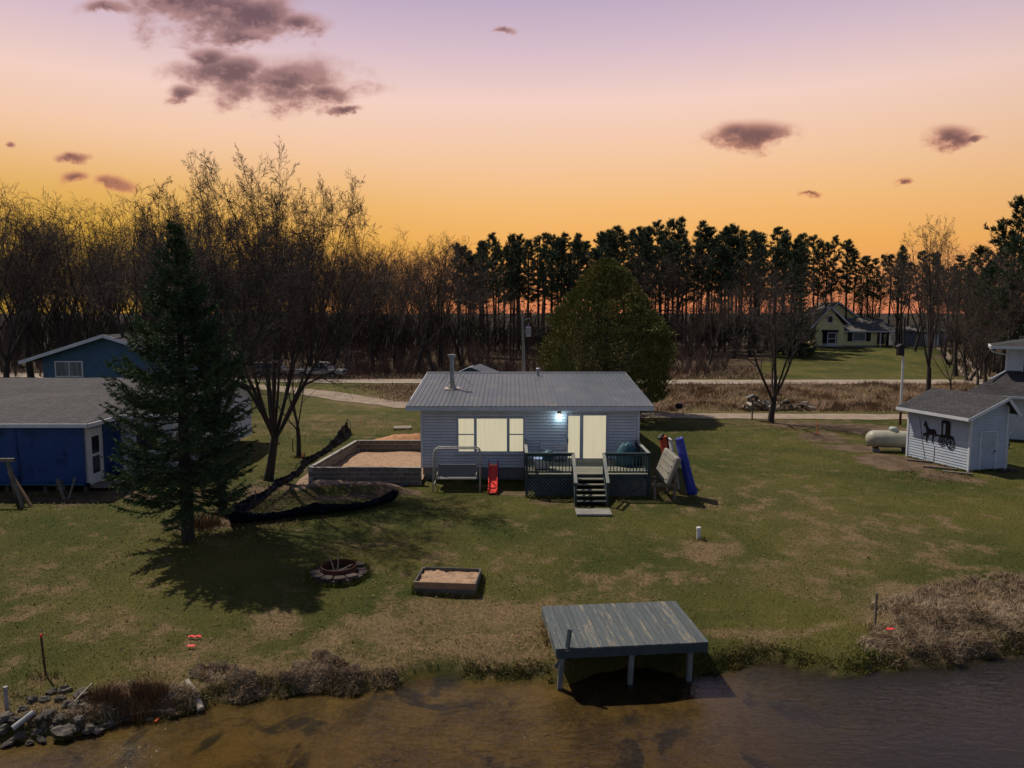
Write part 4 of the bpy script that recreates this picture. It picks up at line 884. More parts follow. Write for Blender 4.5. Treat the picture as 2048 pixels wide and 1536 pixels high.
pl_.energy = 7; pl_.color = (.62, .90, 1.0); pl_.shadow_soft_size = .05; plo.location = (lp.x, H0 - .22, lp.z - .18)

# ================================================================== deck
DY = 30.9; DX0, DX1 = .60, 5.95; DZ = 1.03; SX0, SX1 = 2.62, 3.98
deck = thing('deck', 'dark green wooden deck with railings and lattice skirt in front of the sliding door', 'deck', (3.3, DY, 0)); ox, oy = 3.3, DY
nb = 22; bw = (H0 - .03 - DY) / nb
fb = MB().box((0, 0, 0), (DX1 - DX0, bw - .012, .035)).build('deck_board', MT['deck_board'], deck); fb.location = ((DX0 + DX1) / 2 - ox, bw / 2, DZ - .02)
for i in range(1, nb):
    c = fb.copy(); COL.objects.link(c); c.location = ((DX0 + DX1) / 2 - ox, bw * (i + .5), DZ - .02 + random.uniform(-.003, .003))
mb = MB(); mb.box(((DX0 + DX1) / 2 - ox, .02, DZ - .14), (DX1 - DX0, .04, .19)); mb.box((DX0 - ox + .02, (H0 - DY) / 2, DZ - .14), (.04, H0 - DY - .1, .19)); mb.box((DX1 - ox - .02, (H0 - DY) / 2, DZ - .14), (.04, H0 - DY - .1, .19)); mb.build('rim_joist', MT['deck_wood'], deck)
def post(x, y, z0, z1, w=.10, m='deck_wood'): return MB().box((x - ox, y - oy, (z0 + z1) / 2), (w, w, z1 - z0)).build('post', MT[m], deck, bevel=.006)
RT = DZ + .92
for x in (DX0 + .03, SX0, SX1, DX1 - .03): post(x, DY - .055, -.1, RT - .02)
for x in (DX0 + .03, DX1 - .03): post(x, H0 - .12, -.1, RT + .02)
for x in (DX0 + .03, DX1 - .03): post(x, (DY + H0) / 2, -.1, RT - .02)
rail_segs = [((DX0, DY - .05), (SX0, DY - .05)), ((SX1, DY - .05), (DX1, DY - .05)), ((DX0 + .03, DY), (DX0 + .03, H0 - .1)), ((DX1 - .03, DY), (DX1 - .03, H0 - .1))]
fbal = None
for (a, b) in rail_segs:
    A_, B_ = Vector((a[0] - ox, a[1] - oy, 0)), Vector((b[0] - ox, b[1] - oy, 0)); side = abs(b[0] - a[0]) < .1
    MB().bar(A_ + Vector((0, 0, RT)), B_ + Vector((0, 0, RT)), .14, .04).build('rail_cap', MT['rail_cap'] if side else MT['deck_wood'], deck, bevel=.005)
    MB().bar(A_ + Vector((0, 0, RT - .075)), B_ + Vector((0, 0, RT - .075)), .04, .09).build('top_rail', MT['deck_wood'], deck)
    MB().bar(A_ + Vector((0, 0, DZ + .10)), B_ + Vector((0, 0, DZ + .10)), .04, .07).build('bottom_rail', MT['deck_wood'], deck)
    n = int((B_ - A_).length / .135)
    for i in range(1, n):
        q = A_.lerp(B_, i / n)
        if fbal is None: fbal = MB().box((0, 0, 0), (.036, .036, .72)).build('baluster', MT['deck_wood'], deck); o_ = fbal
        else: o_ = fbal.copy(); COL.objects.link(o_)
        o_.location = (q.x, q.y, DZ + .50)
# diagonal lattice below
def lattice(x0, x1, z0, z1, y):
    for sgn, dy_ in ((1, 0), (-1, .011)):
        n0 = x0 - (z1 - z0); i = 0
        while n0 + i * .155 < x1 + (z1 - z0):
            a = n0 + i * .155; i += 1
            if sgn > 0: p, q = [a, z0], [a + (z1 - z0), z1]
            else: p, q = [a + (z1 - z0), z0], [a, z1]
            # clip to the panel
            def clip(p, q):
                if p[0] < x0: t = (x0 - p[0]) / (q[0] - p[0]); p = [x0, p[1] + (q[1] - p[1]) * t]
                if p[0] > x1: t = (x1 - p[0]) / (q[0] - p[0]); p = [x1, p[1] + (q[1] - p[1]) * t]
                return p
            if max(p[0], q[0]) <= x0 + .02 or min(p[0], q[0]) >= x1 - .02: continue
            p, q = clip(p, q), clip(q, p)
            MB().bar((p[0] - ox, y + dy_ - oy, p[1]), (q[0] - ox, y + dy_ - oy, q[1]), .035, .009, up=(0, 1, 0)).build('lattice_slat', MT['lattice'], deck)
MT['lattice'] = mat('faded_lattice', (.085, .115, .13), (.12, .14, .145), 4, .75, rand=.15)
lattice(DX0 + .08, SX0 - .05, .06, DZ - .24, DY - .01); lattice(SX1 + .05, DX1 - .08, .06, DZ - .24, DY - .01)
# steps
nst = 5; run = .27
for s, xx_ in ((-1, SX0 + .02), (1, SX1 - .02)):
    y1 = DY - run * (nst + .6)
    MB().prism([(DY - .06, DZ - .03), (DY - .06, DZ - .34), (y1 + .28, -.06), (y1 - .02, -.06), (y1 - .02, .14)], lambda a, b, d, xx_=xx_: (xx_ - ox + d, a - oy, b), -.02, .02).build('stringer', MT['deck_wood'], deck)
    post(xx_, y1 + .05, -.1, .98, .09)
    MB().bar((xx_ - ox, y1 - .05 - oy, 1.0), (xx_ - ox, DY - .02 - oy, RT + .02), .14, .04).build('hand_rail', MT['rail_cap'], deck, bevel=.005)
    MB().bar((xx_ - ox, y1 - .0 - oy, .62), (xx_ - ox, DY - .02 - oy, RT - .36), .04, .09).build('mid_rail', MT['deck_wood'], deck)
for i in range(nst):
    MB().box(((SX0 + SX1) / 2 - ox, DY - run * (i + .75) - oy, DZ - (i + 1) * DZ / (nst + 1)), (SX1 - SX0 - .1, .29, .04)).build('tread', MT['deck_board'] if i < 4 else MT['deck_wood'], deck, bevel=.004)
sp_ = at(1187, 1026)
tag(MB().box((0, 0, .03), (1.42, .85, .09)).build('stepping_slab', MT['concrete'], None, bevel=.015), 'flat grey concrete slab at the foot of the deck steps', 'paving slab').location = (sp_.x, sp_.y, sp_.z)

# --- things on the deck
t = thing('cooler_box', 'pale blue and white cooler standing on the left end of the deck', 'cooler', (1.35, 32.0, DZ))
MB().box((0, 0, .22), (.62, .40, .40), top=(.68, .44)).build('body', MT['white_plastic'], t, bevel=.02)
MB().box((0, 0, .455), (.72, .48, .07)).build('lid', mat('pale_blue_plastic', (.32, .45, .68), None, rough=.4), t, bevel=.02)
MB().tube([(-.35, 0, .34), (-.39, 0, .40), (-.39, 0, .48)], .015, 6).build('handle', MT['white_plastic'], t)
t = thing('grill', 'round kettle grill under a faded blue cover at the left of the deck', 'grill', (1.62, 31.7, DZ))
MB().lathe([(.24, .45), (.30, .62), (.27, .78), (.10, .90), (.0, .92)], 16).build('cover', MT['teal_tarp'], t, smooth=True)
for a in range(3): MB().tube([(.2 * math.cos(a * 2.1), .2 * math.sin(a * 2.1), 0), (.16 * math.cos(a * 2.1), .16 * math.sin(a * 2.1), .5)], .012, 6).build('leg', MT['black_metal'], t)
t = thing('patio_bench', 'pale slatted bench against the siding behind the left deck railing', 'bench', (2.0, 33.75, DZ))
for i in range(3): MB().box((0, -.12 + .12 * i, .40), (1.3, .10, .03)).build('seat_slat', MT['white_plastic'], t)
for i in range(3): MB().box((0, .22, .52 + .12 * i), (1.3, .03, .09)).build('back_slat', MT['white_plastic'], t)
for x in (-.6, .6): MB().box((x, .05, .2), (.05, .36, .40)).build('leg', MT['white_plastic'], t); MB().box((x, .2, .6), (.05, .03, .42)).build('back_post', MT['white_plastic'], t)
def drape(name, c, rx_, ry_, h, m, seed, label, cat):
    mb = MB(); n, k = 26, 9; vs = []; fs = []
    for i in range(k):
        f = i / (k - 1); r = math.sin(min(1, .12 + f) * math.pi / 2) if i else 0.02; z = h * (1 - f ** 1.7)
        for j in range(n):
            a = 2 * math.pi * j / n; q = 1 + .22 * mnoise.noise(Vector((math.cos(a) * 2.4 + seed, math.sin(a) * 2.4, f * 2))) + .10 * math.sin(a * 7 + seed) * f
            vs.append((rx_ * r * q * math.cos(a), ry_ * r * q * math.sin(a), max(0, z + .12 * h * mnoise.noise(Vector((a * 1.5, f * 3, seed))) * (1 - f))))
    for i in range(k - 1):
        for j in range(n): fs.append((i * n + j, i * n + (j + 1) % n, (i + 1) * n + (j + 1) % n, (i + 1) * n + j))
    fs.append(tuple(range(n - 1, -1, -1))); fs.append(tuple(range((k - 1) * n, k * n)))
    fs = [tuple(reversed(f)) for f in fs]
    mb.add(vs, fs); o = mb.build(name, m, None, smooth=True); o.location = c; return tag(o, label, cat)
drape('covered_furniture', (5.25, 32.7, DZ), .52, .42, 1.05, MT['teal_tarp'], 3, 'deck furniture heaped under a dark teal cover at the right end of the deck', 'furniture cover')

# ================================================================== boats and rack right of the deck
rk = thing('boat_rack', 'weathered timber rack holding the boats beside the deck', 'rack', (6.45, 31.0, 0))
for x, y in ((-.3, -.35), (.55, -.35), (-.3, .9), (.55, .9)): MB().box((x, y, .65 if x > 0 else .35), (.09, .09, 1.5 if x > 0 else .9)).build('post', MT['old_wood'], rk)
for y in (-.41, .84): MB().box((.12, y, .62), (1.1, .05, .14)).build('cross_bar', MT['old_wood'], rk)
def hull(L, Wd, Hh, m, inner, loc, rot, name, label, cat, blunt=.55, seats=True):
    """an open boat along local y, keel down; lofted from bow to stern"""
    t = thing(name, label, cat, loc); t.rotation_euler = rot; n, k = 14, 9; vs = []; fs = []
    def sec(f, sc=1.0, dz=0.0):
        w = Wd / 2 * (math.sin(math.pi * (.06 + .94 * f * blunt)) ** .6 if f < .5 / blunt else 1); hh = Hh * (1 + .25 * (1 - f) ** 3)
        return [Vector((w * sc * math.sin(a) * (1 if abs(math.sin(a)) < .7 else 1.02), (f - .5) * L * (sc * .1 + .9), hh * (1 - math.cos(a) ** .8 if math.cos(a) > 0 else 1) * 1.0 + dz)) for a in np.linspace(-math.pi / 2, math.pi / 2, k)]
    for i in range(n): vs += sec(i / (n - 1))
    for i in range(n):
        vs += [v + Vector((0, 0, .03 if 0 < j < k - 1 else 0)) for j, v in enumerate(sec(i / (n - 1), .93))]
    for i in range(n - 1):
        for j in range(k - 1):
            a = i * k + j; fs.append((a, a + k, a + k + 1, a + 1)); b = n * k + a; fs.append((b, b + 1, b + k + 1, b + k))
        for j in (0, k - 1):
            a = i * k + j; b = n * k + a; q = (a, b, b + k, a + k); fs.append(q if j == 0 else q[::-1])
    for i in (0, n - 1): fs.append(tuple(i * k + j for j in range(k))); 
    mb = MB(); mb.add(vs, fs); mb.build('hull', m, t, smooth=True)
    mb = MB()
    for s in (0, k - 1): mb.tube([vs[i * k + s] for i in range(n)], .025, 6)
    mb.build('gunwale', inner, t)
    if seats:
        for f in (.35, .68): MB().box((0, (f - .5) * L, Hh * .7), (Wd * .86, .24, .03)).build('seat', inner, t)
    return t
hull(2.5, .78, .34, MT['blue_plastic'], MT['blue_plastic'], (7.38, 31.15, 1.28), (R(96), R(-14), R(-84)), 'kayak', 'long blue plastic kayak stood on end right of the deck', 'kayak', .5)
bpy.data.objects['kayak'].rotation_euler = (R(76), R(3), R(75))
hull(2.2, .62, .28, MT['hull_red'], MT['black_metal'], (6.85, 32.3, 1.35), (R(78), 0, R(95)), 'canoe', 'orange red boat stood upright behind the blue kayak', 'boat', .5)
hull(2.3, .56, .10, MT['white_plastic'], MT['white_plastic'], (7.13, 31.75, 1.3), (R(80), 0, R(88)), 'paddle_board', 'narrow white board wedged between the red boat and the blue kayak', 'paddle board', .5, seats=False)
pb = thing('pedal_boat', 'weathered beige pedal boat leaning on its side against the deck end', 'pedal boat', (6.52, 31.0, .78)); pb.rotation_euler = (R(4), R(20), R(6))
MB().prism([(-.9, 0), (-.75, .16), (-.3, .2), (.5, .2), (.9, .1), (.9, -.1), (-.8, -.1)], lambda a, b, d: (b, a, d), 0, 1.25).build('hull', MT['hull_beige'], pb, bevel=.05)
MB().prism([(-.35, .19), (-.28, .42), (-.05, .42), (.05, .19)], lambda a, b, d: (b, a, d), .12, .56).build('seat', MT['hull_beige'], pb, bevel=.04)
MB().prism([(-.35, .19), (-.28, .42), (-.05, .42), (.05, .19)], lambda a, b, d: (b, a, d), .68, 1.12).build('seat', MT['hull_beige'], pb, bevel=.04)
for z in (.2, .5, .8, 1.05): MB().box((-.115, 0, z), (.03, 1.5, .06)).build('hull_rib', MT['hull_beige'], pb)
t = thing('outboard_cover', 'black folded cover perched above the red boat', 'cover', (6.72, 32.2, 2.32))
MB().box((0, 0, .12), (.3, .3, .3), rz=.4, ry=.5, top=(.1, .2)).build('cover', MT['black_metal'], t, bevel=.04)

# ================================================================== garden swing and slide
sw_ = at(917, 985); sy0 = 32.5
t = thing('garden_swing', 'cream tubular garden swing with a grey seat in front of the cottage', 'garden swing', (-2.48, 32.3, 0))
for y, s in ((-.55, -1), (.55, 1)):
    MB().tube([(-1.05, y, -.03), (-1.03, y * .45, 1.75), (-.98, y * .38, 1.86), (-.86, y * .35, 1.92), (.86, y * .35, 1.92), (.98, y * .38, 1.86), (1.03, y * .45, 1.75), (1.05, y, -.03)], .033, 8).build('frame_hoop', MT['swing_paint'], t, smooth=True)
for x in (-1.04, 1.04): MB().tube([(x, -.5, .3), (x, .5, .3)], .022, 6).build('cross_brace', MT['swing_paint'], t)
for x in (-.9, .9): MB().tube([(x, -.1, 1.9), (x, -.25, .58)], .010, 5).build('hanger', MT['swing_paint'], t)
MB().box((0, -.18, .58), (1.74, .52, .05)).build('seat', MT['swing_mesh'], t, bevel=.02)
mb = MB(); mb.box((0, .10, .86), (1.74, .05, .56), rx=-.2); mb.build('backrest', MT['swing_mesh'], t, bevel=.02)
for x in (-.88, .88): MB().tube([(x, .08, .62), (x, -.02, .80), (x, -.40, .78), (x, -.43, .58)], .02, 6).build('arm_rest', MT['swing_paint'], t)
t = thing('toy_slide', 'bright red plastic toy slide with blue handles', 'slide', (-.86, 32.15, 0))
mb = MB()
pr = [(1.05, .95), (.85, .93), (.2, .46), (-.55, .10), (-.85, .07)]
for a, b in zip(pr[:-1], pr[1:]):
    for x, w, dz in ((0, .34, 0), (-.19, .045, .07), (.19, .045, .07)): mb.bar((x, a[0], a[1] + dz), (x, b[0], b[1] + dz), w, .04 if x == 0 else .16)
mb.build('chute', MT['red_plastic'], t, bevel=.01)
for x in (-.21, .21):
    MB().tube([(x, .9, 0), (x, .95, 1.0), (x, 1.02, 1.18), (x, 1.12, 1.12), (x, 1.2, .0)], .03, 8).build('handle', MT['blue_plastic'], t, smooth=True)
for z in (.28, .55, .8): MB().box((0, 1.14, z), (.38, .08, .05)).build('rung', MT['blue_plastic'], t)

# ================================================================== block foundation
FX0, FX1, FY0, FY1, FZ0, FZ1 = -9.45, -4.20, 33.15, 40.3, -.02, .86
fnd = thing('block_foundation', 'open grey concrete block foundation walls left of the cottage', 'foundation', (-6.9, 36, 0)); qx, qy = -6.9, 36
blk = MB().box((0, 0, 0), (.385, .19, .188)).build('block', MT['block'], fnd); used_blk = [False]
def put_block(x, y, z, rz):
    if not used_blk[0]: o_ = blk; used_blk[0] = True
    else: o_ = blk.copy(); COL.objects.link(o_)
    o_.location = (x - qx + random.uniform(-.003, .003), y - qy + random.uniform(-.003, .003), z); o_.rotation_euler = (0, 0, rz)
XB = -8.75
walls = [((FX0, FY0), (FX1 - .02, FY0)), ((FX0 + .05, FY0 + .1), (XB, FY1)), ((XB, FY1), (FX1 - .02, FY1))]
mbm = MB()
for wi, (a, b) in enumerate(walls):
    a = Vector(a); b = Vector(b); L = (b - a).length; dr = (b - a) / L; ang = math.atan2(dr.y, dr.x); n = int(L / .4)
    mid = (a + b) / 2; mbm.box((mid.x - qx, mid.y - qy, (FZ0 + FZ1) / 2 - .006), (L - .02 * wi, .176, FZ1 - FZ0 - .012), rz=ang)
    for c in range(4 if wi != 2 else 4):
        st = .2 if c % 2 == 0 else .4
        k = 0
        while st + k * .4 <= L + .05:
            q = a + dr * (min(st + k * .4, L - .19)); put_block(q.x, q.y, FZ0 + .11 + c * .218, ang); k += 1
mbm.build('mortar', MT['mortar'], fnd)
mb = MB(); nn_ = 22; vs = []; fs = []
for i in range(nn_):
    for j in range(nn_):
        x = FX0 + .35 + (FX1 - FX0 - .35) * i / (nn_ - 1); y = FY0 + .1 + (FY1 - FY0 - .2) * j / (nn_ - 1); x = max(x, FX0 + .1 + (XB - FX0) * (y - FY0) / (FY1 - FY0))
        vs.append((x, y, .12 + .22 * fbm(x, y, 1.2, 5) + .15 * math.exp(-((x + 5.5) ** 2 + (y - 37) ** 2) / 3)))
for i in range(nn_ - 1):
    for j in range(nn_ - 1): fs.append((i * nn_ + j, (i + 1) * nn_ + j, (i + 1) * nn_ + j + 1, i * nn_ + j + 1))
mb.add(vs, fs); tag(mb.build('sand_fill', MT['sand'], None, smooth=True), kind='structure')
def heap(x0, x1, y0, y1, h, m, name, seed, nx=44, ny=16):
    mb = MB(); vs = []; fs = []
    for i in range(nx):
        for j in range(ny):
            x = x0 + (x1 - x0) * i / (nx - 1); y = y0 + (y1 - y0) * j / (ny - 1); e_ = max(0, math.sin(math.pi * i / (nx - 1))) ** .5 * max(0, math.sin(math.pi * j / (ny - 1))) ** .7
            n_ = float(fbm(x, y, .8, seed)); vs.append((x + .2 * (n_ - .5), y + .5 * (float(fbm(x, y, 1.1, seed + 3)) - .5), gzs(x, y) - .09 + e_ * (.10 + h * n_)))
    for i in range(nx - 1):
        for j in range(ny - 1): fs.append((i * ny + j, (i + 1) * ny + j, (i + 1) * ny + j + 1, i * ny + j + 1))
    mb.add(vs, fs); return tag(mb.build(name, m, None, smooth=True), kind='structure')
MT['pink_sand'] = mat('pale_spoil_sand', (.30, .20, .14), (.22, .145, .10), 3, .95, .8, 12, c3=(.16, .105, .07), c3scale=1.6)
heap(-10.3, -4.6, 31.7, 33.0, .30, MT['pink_sand'], 'sand_bank', 55); heap(-10.3, -9.35, 32.6, 36.5, .2, MT['orange_sand_edge'] if 'orange_sand_edge' in MT else MT['pink_sand'], 'sand_bank', 61, 10, 30)
MT['orange_sand'] = mat('orange_sand', (.46, .235, .12), (.34, .165, .085), 4, .95, .7, 14, c3=(.22, .11, .06), c3scale=2.5)
mb = MB(); vs = []; fs = []; nn_ = 40
for i in range(nn_):
    for j in range(18):
        x = -9.6 + 5.6 * i / (nn_ - 1); y = 40.55 + 3.2 * j / 17; e_ = math.sin(math.pi * i / (nn_ - 1)) ** .5 * math.sin(math.pi * min(1, (j + 1.2) / 19)) ** .6
        vs.append((x, y, gzs(x, y) - .10 + e_ * (.16 + .30 * float(fbm(x, y, .7, 91)))))
for i in range(nn_ - 1):
    for j in range(17): fs.append((i * 18 + j, (i + 1) * 18 + j, (i + 1) * 18 + j + 1, i * 18 + j + 1))
mb.add(vs, fs); tag(mb.build('sand_heap', MT['orange_sand'], None, smooth=True), kind='structure')
MB().box((.9 - .5, -1.2, .93), (.16, .03, .10)).build('anchor_plate', MT['galv'], fnd).location = (-2.4, 2.6, -.1)
pp = at(805, 858)
t = thing('pallet', 'pale wooden pallet lying on the grass behind the sand heap', 'pallet', (pp.x, pp.y, pp.z + .02), .12)
for i in range(7): MB().box((0, -.5 + i * .165, .12), (1.2, .10, .02)).build('slat', MT['drift'], t)
for x in (-.55, 0, .55): MB().box((x, 0, .055), (.09, 1.1, .10)).build('bearer', MT['drift'], t)
def ribbon(path, heights, m, name, parent, seed, lean=.25, nz=9, sag=.12, thick=.012, flat=1.0):
    P = []; Hs = []
    for i in range(len(path) - 1):
        k = 16
        for j in range(k): P.append(Vector(path[i]).lerp(Vector(path[i + 1]), j / k)); Hs.append(heights[i] * (1 - j / k) + heights[i + 1] * j / k - sag * math.sin(math.pi * j / k) * min(heights[i], heights[i + 1]))
    P.append(Vector(path[-1])); Hs.append(heights[-1]); vs = []; fs = []; n = len(P)
    for i, p in enumerate(P):
        t = (P[min(i + 1, n - 1)] - P[max(i - 1, 0)]); t.z = 0; t.normalize(); nr = Vector((t.y, -t.x, 0))
        g = gzs(p.x, p.y)
        for j in range(nz + 1):
            f = j / nz; o = nr * (lean * Hs[i] * (f - .6 * f * f) * 1.6 + .10 * mnoise.noise(Vector((i * .21, f * 2.2, seed))) + .035 * f * math.sin(i * 1.3 + 2 * mnoise.noise(Vector((i * .3, 0, seed)))) + .04 * mnoise.noise(Vector((i * .8, f * 5, seed + 3))))
            q = p + o; vs.append((q.x, q.y, max(g, gzs(q.x, q.y)) - .03 + Hs[i] * f * flat + .035 * mnoise.noise(Vector((i * .7, f * 4, seed + 5)))))
    k = nz + 1; N0 = len(vs)
    for i in range(n - 1):
        for j in range(nz): a = i * k + j; fs.append((a, a + k, a + k + 1, a + 1))
    mb = MB(); mb.add(vs, fs); o = mb.build(name, m, parent, smooth=False); s_ = o.modifiers.new('thickness', 'SOLIDIFY'); s_.thickness = thick; return o
sf = thing('silt_fence', 'sagging black plastic silt fence running uphill past the block foundation', 'silt fence', (0, 0, 0))
pa = [at(*q) for q in ((702, 866), (690, 878), (662, 900), (632, 918), (610, 932), (596, 952), (556, 974), (536, 992), (508, 1012), (470, 1042))]
ribbon(pa, [1.0, .85, .42, .34, .5, .34, .42, .32, .5, .7], MT['black_sheet'], 'sheet', sf, 2, .3)
for i, h in ((0, .85), (1, .8), (2, .7), (4, .75), (7, .6), (8, .7)): MB().bar(pa[i] + Vector((.03, -.04, -.1)), pa[i] + Vector((.02 * i - .05, -.10, h)), .035).build('stake', MT['stake_wood'], sf)
sf2 = thing('silt_fence', 'fallen black plastic silt fence lying across the lawn below the sand', 'silt fence', (0, 0, 0))
pa = [at(*q) for q in ((462, 1046), (500, 1044), (545, 1040), (590, 1034), (628, 1029), (665, 1026), (705, 1021), (745, 1013), (770, 1006), (784, 1001))]
ribbon(pa, [.8, .6, .5, .6, .8, .62, .5, .5, .8, .65], MT['black_sheet'], 'sheet', sf2, 9, .9, flat=.85)
for i, h in ((0, .6), (4, .45), (8, .62)): MB().bar(pa[i] + Vector((.05, -.06, -.1)), pa[i] + Vector((.12, -.10, h)), .035).build('stake', MT['stake_wood'], sf2)
for (pth, lb) in ((((690, 975), (720, 968), (760, 971)), 'grey blue plastic sheet edge half buried at the left of the block wall'), (((790, 975), (815, 970), (835, 958)), 'grey blue plastic sheet edge at the cottage end of the block wall')):
    o_ = ribbon([at(*q) for q in pth], [.10, .16, .10], mat('blue_grey_sheet', (.09, .11, .16), (.14, .16, .2), 6, .4), 'plastic_sheet', None, 4, .9); tag(o_, lb, 'plastic sheet')
t = thing('flag_ribbon', 'bright red ribbon tied to a stake of the black silt fence', 'ribbon', at(607, 925))
for dx_, l in ((0, .42), (.06, .34), (-.05, .30)): MB().bar((dx_, -.12, .52), (dx_ * 2.2, -.15, .52 - l), .035, .006, up=(0, 1, 0)).build('ribbon_tail', MT['pink'], t)
# ================================================================== dock
def T_(c, a): return lambda x, y, z: (c[0] + x * math.cos(a) - y * math.sin(a), c[1] + x * math.sin(a) + y * math.cos(a), z)
DKZ = -.16
fl, fr_ = at_z(1114, 1292, DKZ), at_z(1423, 1287, DKZ); bl, br_ = at_z(1080, 1212, DKZ), at_z(1351, 1204, DKZ)
ctr = (fl + fr_ + bl + br_) / 4; dw = ((fr_ - fl).length + (br_ - bl).length) / 2; dl = ((bl - fl).length + (br_ - fr_).length) / 2
ang = math.atan2((fr_ - fl + br_ - bl).y, (fr_ - fl + br_ - bl).x) + .045
dock = thing('dock', 'small square grey board dock standing on posts at the water edge', 'dock', (ctr.x, ctr.y, 0), ang)
def dock_mat():
    m = mat('peeling_dock_paint', (.070, .086, .094), (.092, .104, .108), 2.2, .85, .4, 25, stretch=(6, .8, 1), rand=.16)
    t = m.node_tree; n = NT(t); bs = [x for x in t.nodes if x.type == 'BSDF_PRINCIPLED'][0]; old = bs.inputs['Base Color'].links[0].from_socket
    mp = [x for x in t.nodes if x.type == 'MAPPING'][0]; oi = [x for x in t.nodes if x.type == 'OBJECT_INFO'][0]
    nz = n.noise(mp.outputs[0], 1.3, 9, .78); th = n.m('ADD', nz, n.m('MULTIPLY', n.m('SUBTRACT', oi.outputs['Random'], .5), .15))
    n.put(bs.inputs['Base Color'], n.mix(n.smooth(th, .565, .62), old, (.20, .175, .135))); return m
MT['dock_top'] = dock_mat(); MT['dock_side'] = mat('dark_dock_fascia', (.030, .048, .058), (.045, .06, .065), 3, .75, .3, 20)
nb = 26; bw = dw / nb
b0 = MB().box((0, 0, 0), (bw - .010, dl + .06, .036)).build('dock_board', MT['dock_top'], dock, bevel=.003); b0.location = (-dw / 2 + bw / 2, 0, DKZ - .018)
for i in range(1, nb):
    c = b0.copy(); COL.objects.link(c); c.location = (-dw / 2 + bw * (i + .5), random.uniform(-.008, .008), DKZ - .018 + random.uniform(-.003, .004))
for y in (-dl / 2 + .0, dl / 2 - .02): MB().box((0, y, DKZ - .15), (dw - .04, .045, .225)).build('fascia_board', MT['dock_side'], dock, bevel=.004)
for x in (-dw / 2 + .022, dw / 2 - .05): MB().box((x, 0, DKZ - .15), (.045, dl - .09, .225)).build('side_board', MT['grey_timber'] if x > 0 else MT['dock_top'], dock, bevel=.004)
for i in range(1, 6): MB().box((-dw / 2 + dw * i / 6, 0, DKZ - .14), (.045, dl - .1, .18)).build('joist', MT['grey_timber'], dock)
MT['dock_post'] = mat('pale_worn_post', (.16, .175, .18), (.11, .115, .115), 4, .8, .3, 20, stretch=(2, 2, .5), rand=.1)
for i, (x, y, ln) in enumerate(((-dw / 2 + .17, -dl / 2 + .10, .07), (.0, -dl / 2 + .10, .05), (dw / 2 - .42, -dl / 2 + .10, .05), (-dw / 2 + .25, .55, 0), (.12, .55, 0), (dw / 2 - .22, .55, 0))):
    MB().bar((x, y, DKZ - .05), (x - ln * 1.5, y - ln, -1.75), .118).build('post', MT['dock_post'], dock, bevel=.006)
    MB().bar((x + .05, y, DKZ - .27), (x - .16 if i == 0 else x - .05, y + .03, DKZ - .55), .035, .12).build('knee_brace', MT['grey_timber'], dock)
MB().bar((-dw / 2 + .28, -dl / 2 + .02, DKZ - .02), (-dw / 2 + .36, -dl / 2 + .10, DKZ + .42), .10, .06).build('mooring_post', MT['dock_side'], dock, bevel=.006)
MB().box((-dw / 2 + .27, -dl / 2 - .03, DKZ - .055), (.10, .02, .04)).build('bracket', MT['galv'], dock)

# ================================================================== fire pit, sandbox
c = at(678, 1148); fp = thing('fire_pit', 'rusty steel fire ring edged with scalloped paver blocks on the lawn', 'fire pit', c)
n = 12; k0 = MB().prism([(-.155, .0), (-.195, -.14), (-.175, -.21), (-.09, -.245), (.09, -.245), (.175, -.21), (.195, -.14), (.155, .0), (.13, .075), (-.13, .075)], lambda a, b, d: (a, b, d), 0, .085).build('paver', MT['paver'], fp, bevel=.01)
first_ = True
for lay in range(2):
    for i in range(n):
        a = 2 * math.pi * (i + .5 * lay) / n
        if lay == 1 and not (3.3 < a < 6.0 or .3 < a < 1.1): continue
        o_ = k0 if first_ else k0.copy()
        if not first_: COL.objects.link(o_)
        first_ = False; r = .665 + random.uniform(-.012, .012)
        o_.location = (r * math.cos(a), r * math.sin(a), .0 + lay * .088); o_.rotation_euler = (random.uniform(-.03, .03), random.uniform(-.03, .03), a + math.pi / 2 + random.uniform(-.04, .04))
mb = MB(); m_ = 30; vs = []; fs = []
for r, z in ((.565, -.02), (.565, .30), (.545, .31), (.545, -.02)):
    for j in range(m_): vs.append((r * math.cos(2 * math.pi * j / m_), r * math.sin(2 * math.pi * j / m_), z))
for i in range(3):
    for j in range(m_): fs.append((i * m_ + j, i * m_ + (j + 1) % m_, (i + 1) * m_ + (j + 1) % m_, (i + 1) * m_ + j))
mb.add(vs, fs); mb.build('fire_ring', MT['rust'], fp)
MB().lathe([(.54, 0), (.5, .03), (.2, .05), (.01, .05)], 24).build('ash_bed', mat('ash', (.045, .035, .03), (.08, .06, .05), 12, .95), fp)
for i, (x, y, dx_, dy_, l) in enumerate(((-.12, -.1, -.28, .05, .6), (-.05, -.05, .05, .12, .55), (.1, .1, .5, -.1, .5), (.2, .0, .4, .1, .45), (0, .15, .35, .25, .5))):
    q = Vector((c.x + x, c.y + y, c.z + .05)); e = q + Vector((dx_, dy_, .9 if i < 2 else .12)).normalized() * l
    o_ = MB().tube([q, (q + e) / 2 + Vector((.02, .01, .02)), e], [.022, .018, .010], 6).build('firewood_stick', MT['drift'], None); tag(o_, ('pale stick propped upright inside the fire ring', 'charred stick lying in the ash of the fire ring')[i > 1], 'stick', ('upright sticks in the fire ring', 'sticks in the ash')[i > 1])
c = at(897, 1172); sb = thing('sandbox', 'rectangular timber sandbox full of sand on the lawn', 'sandbox', (c.x, c.y, c.z), R(-5)); W_, D_ = 1.92, 1.30
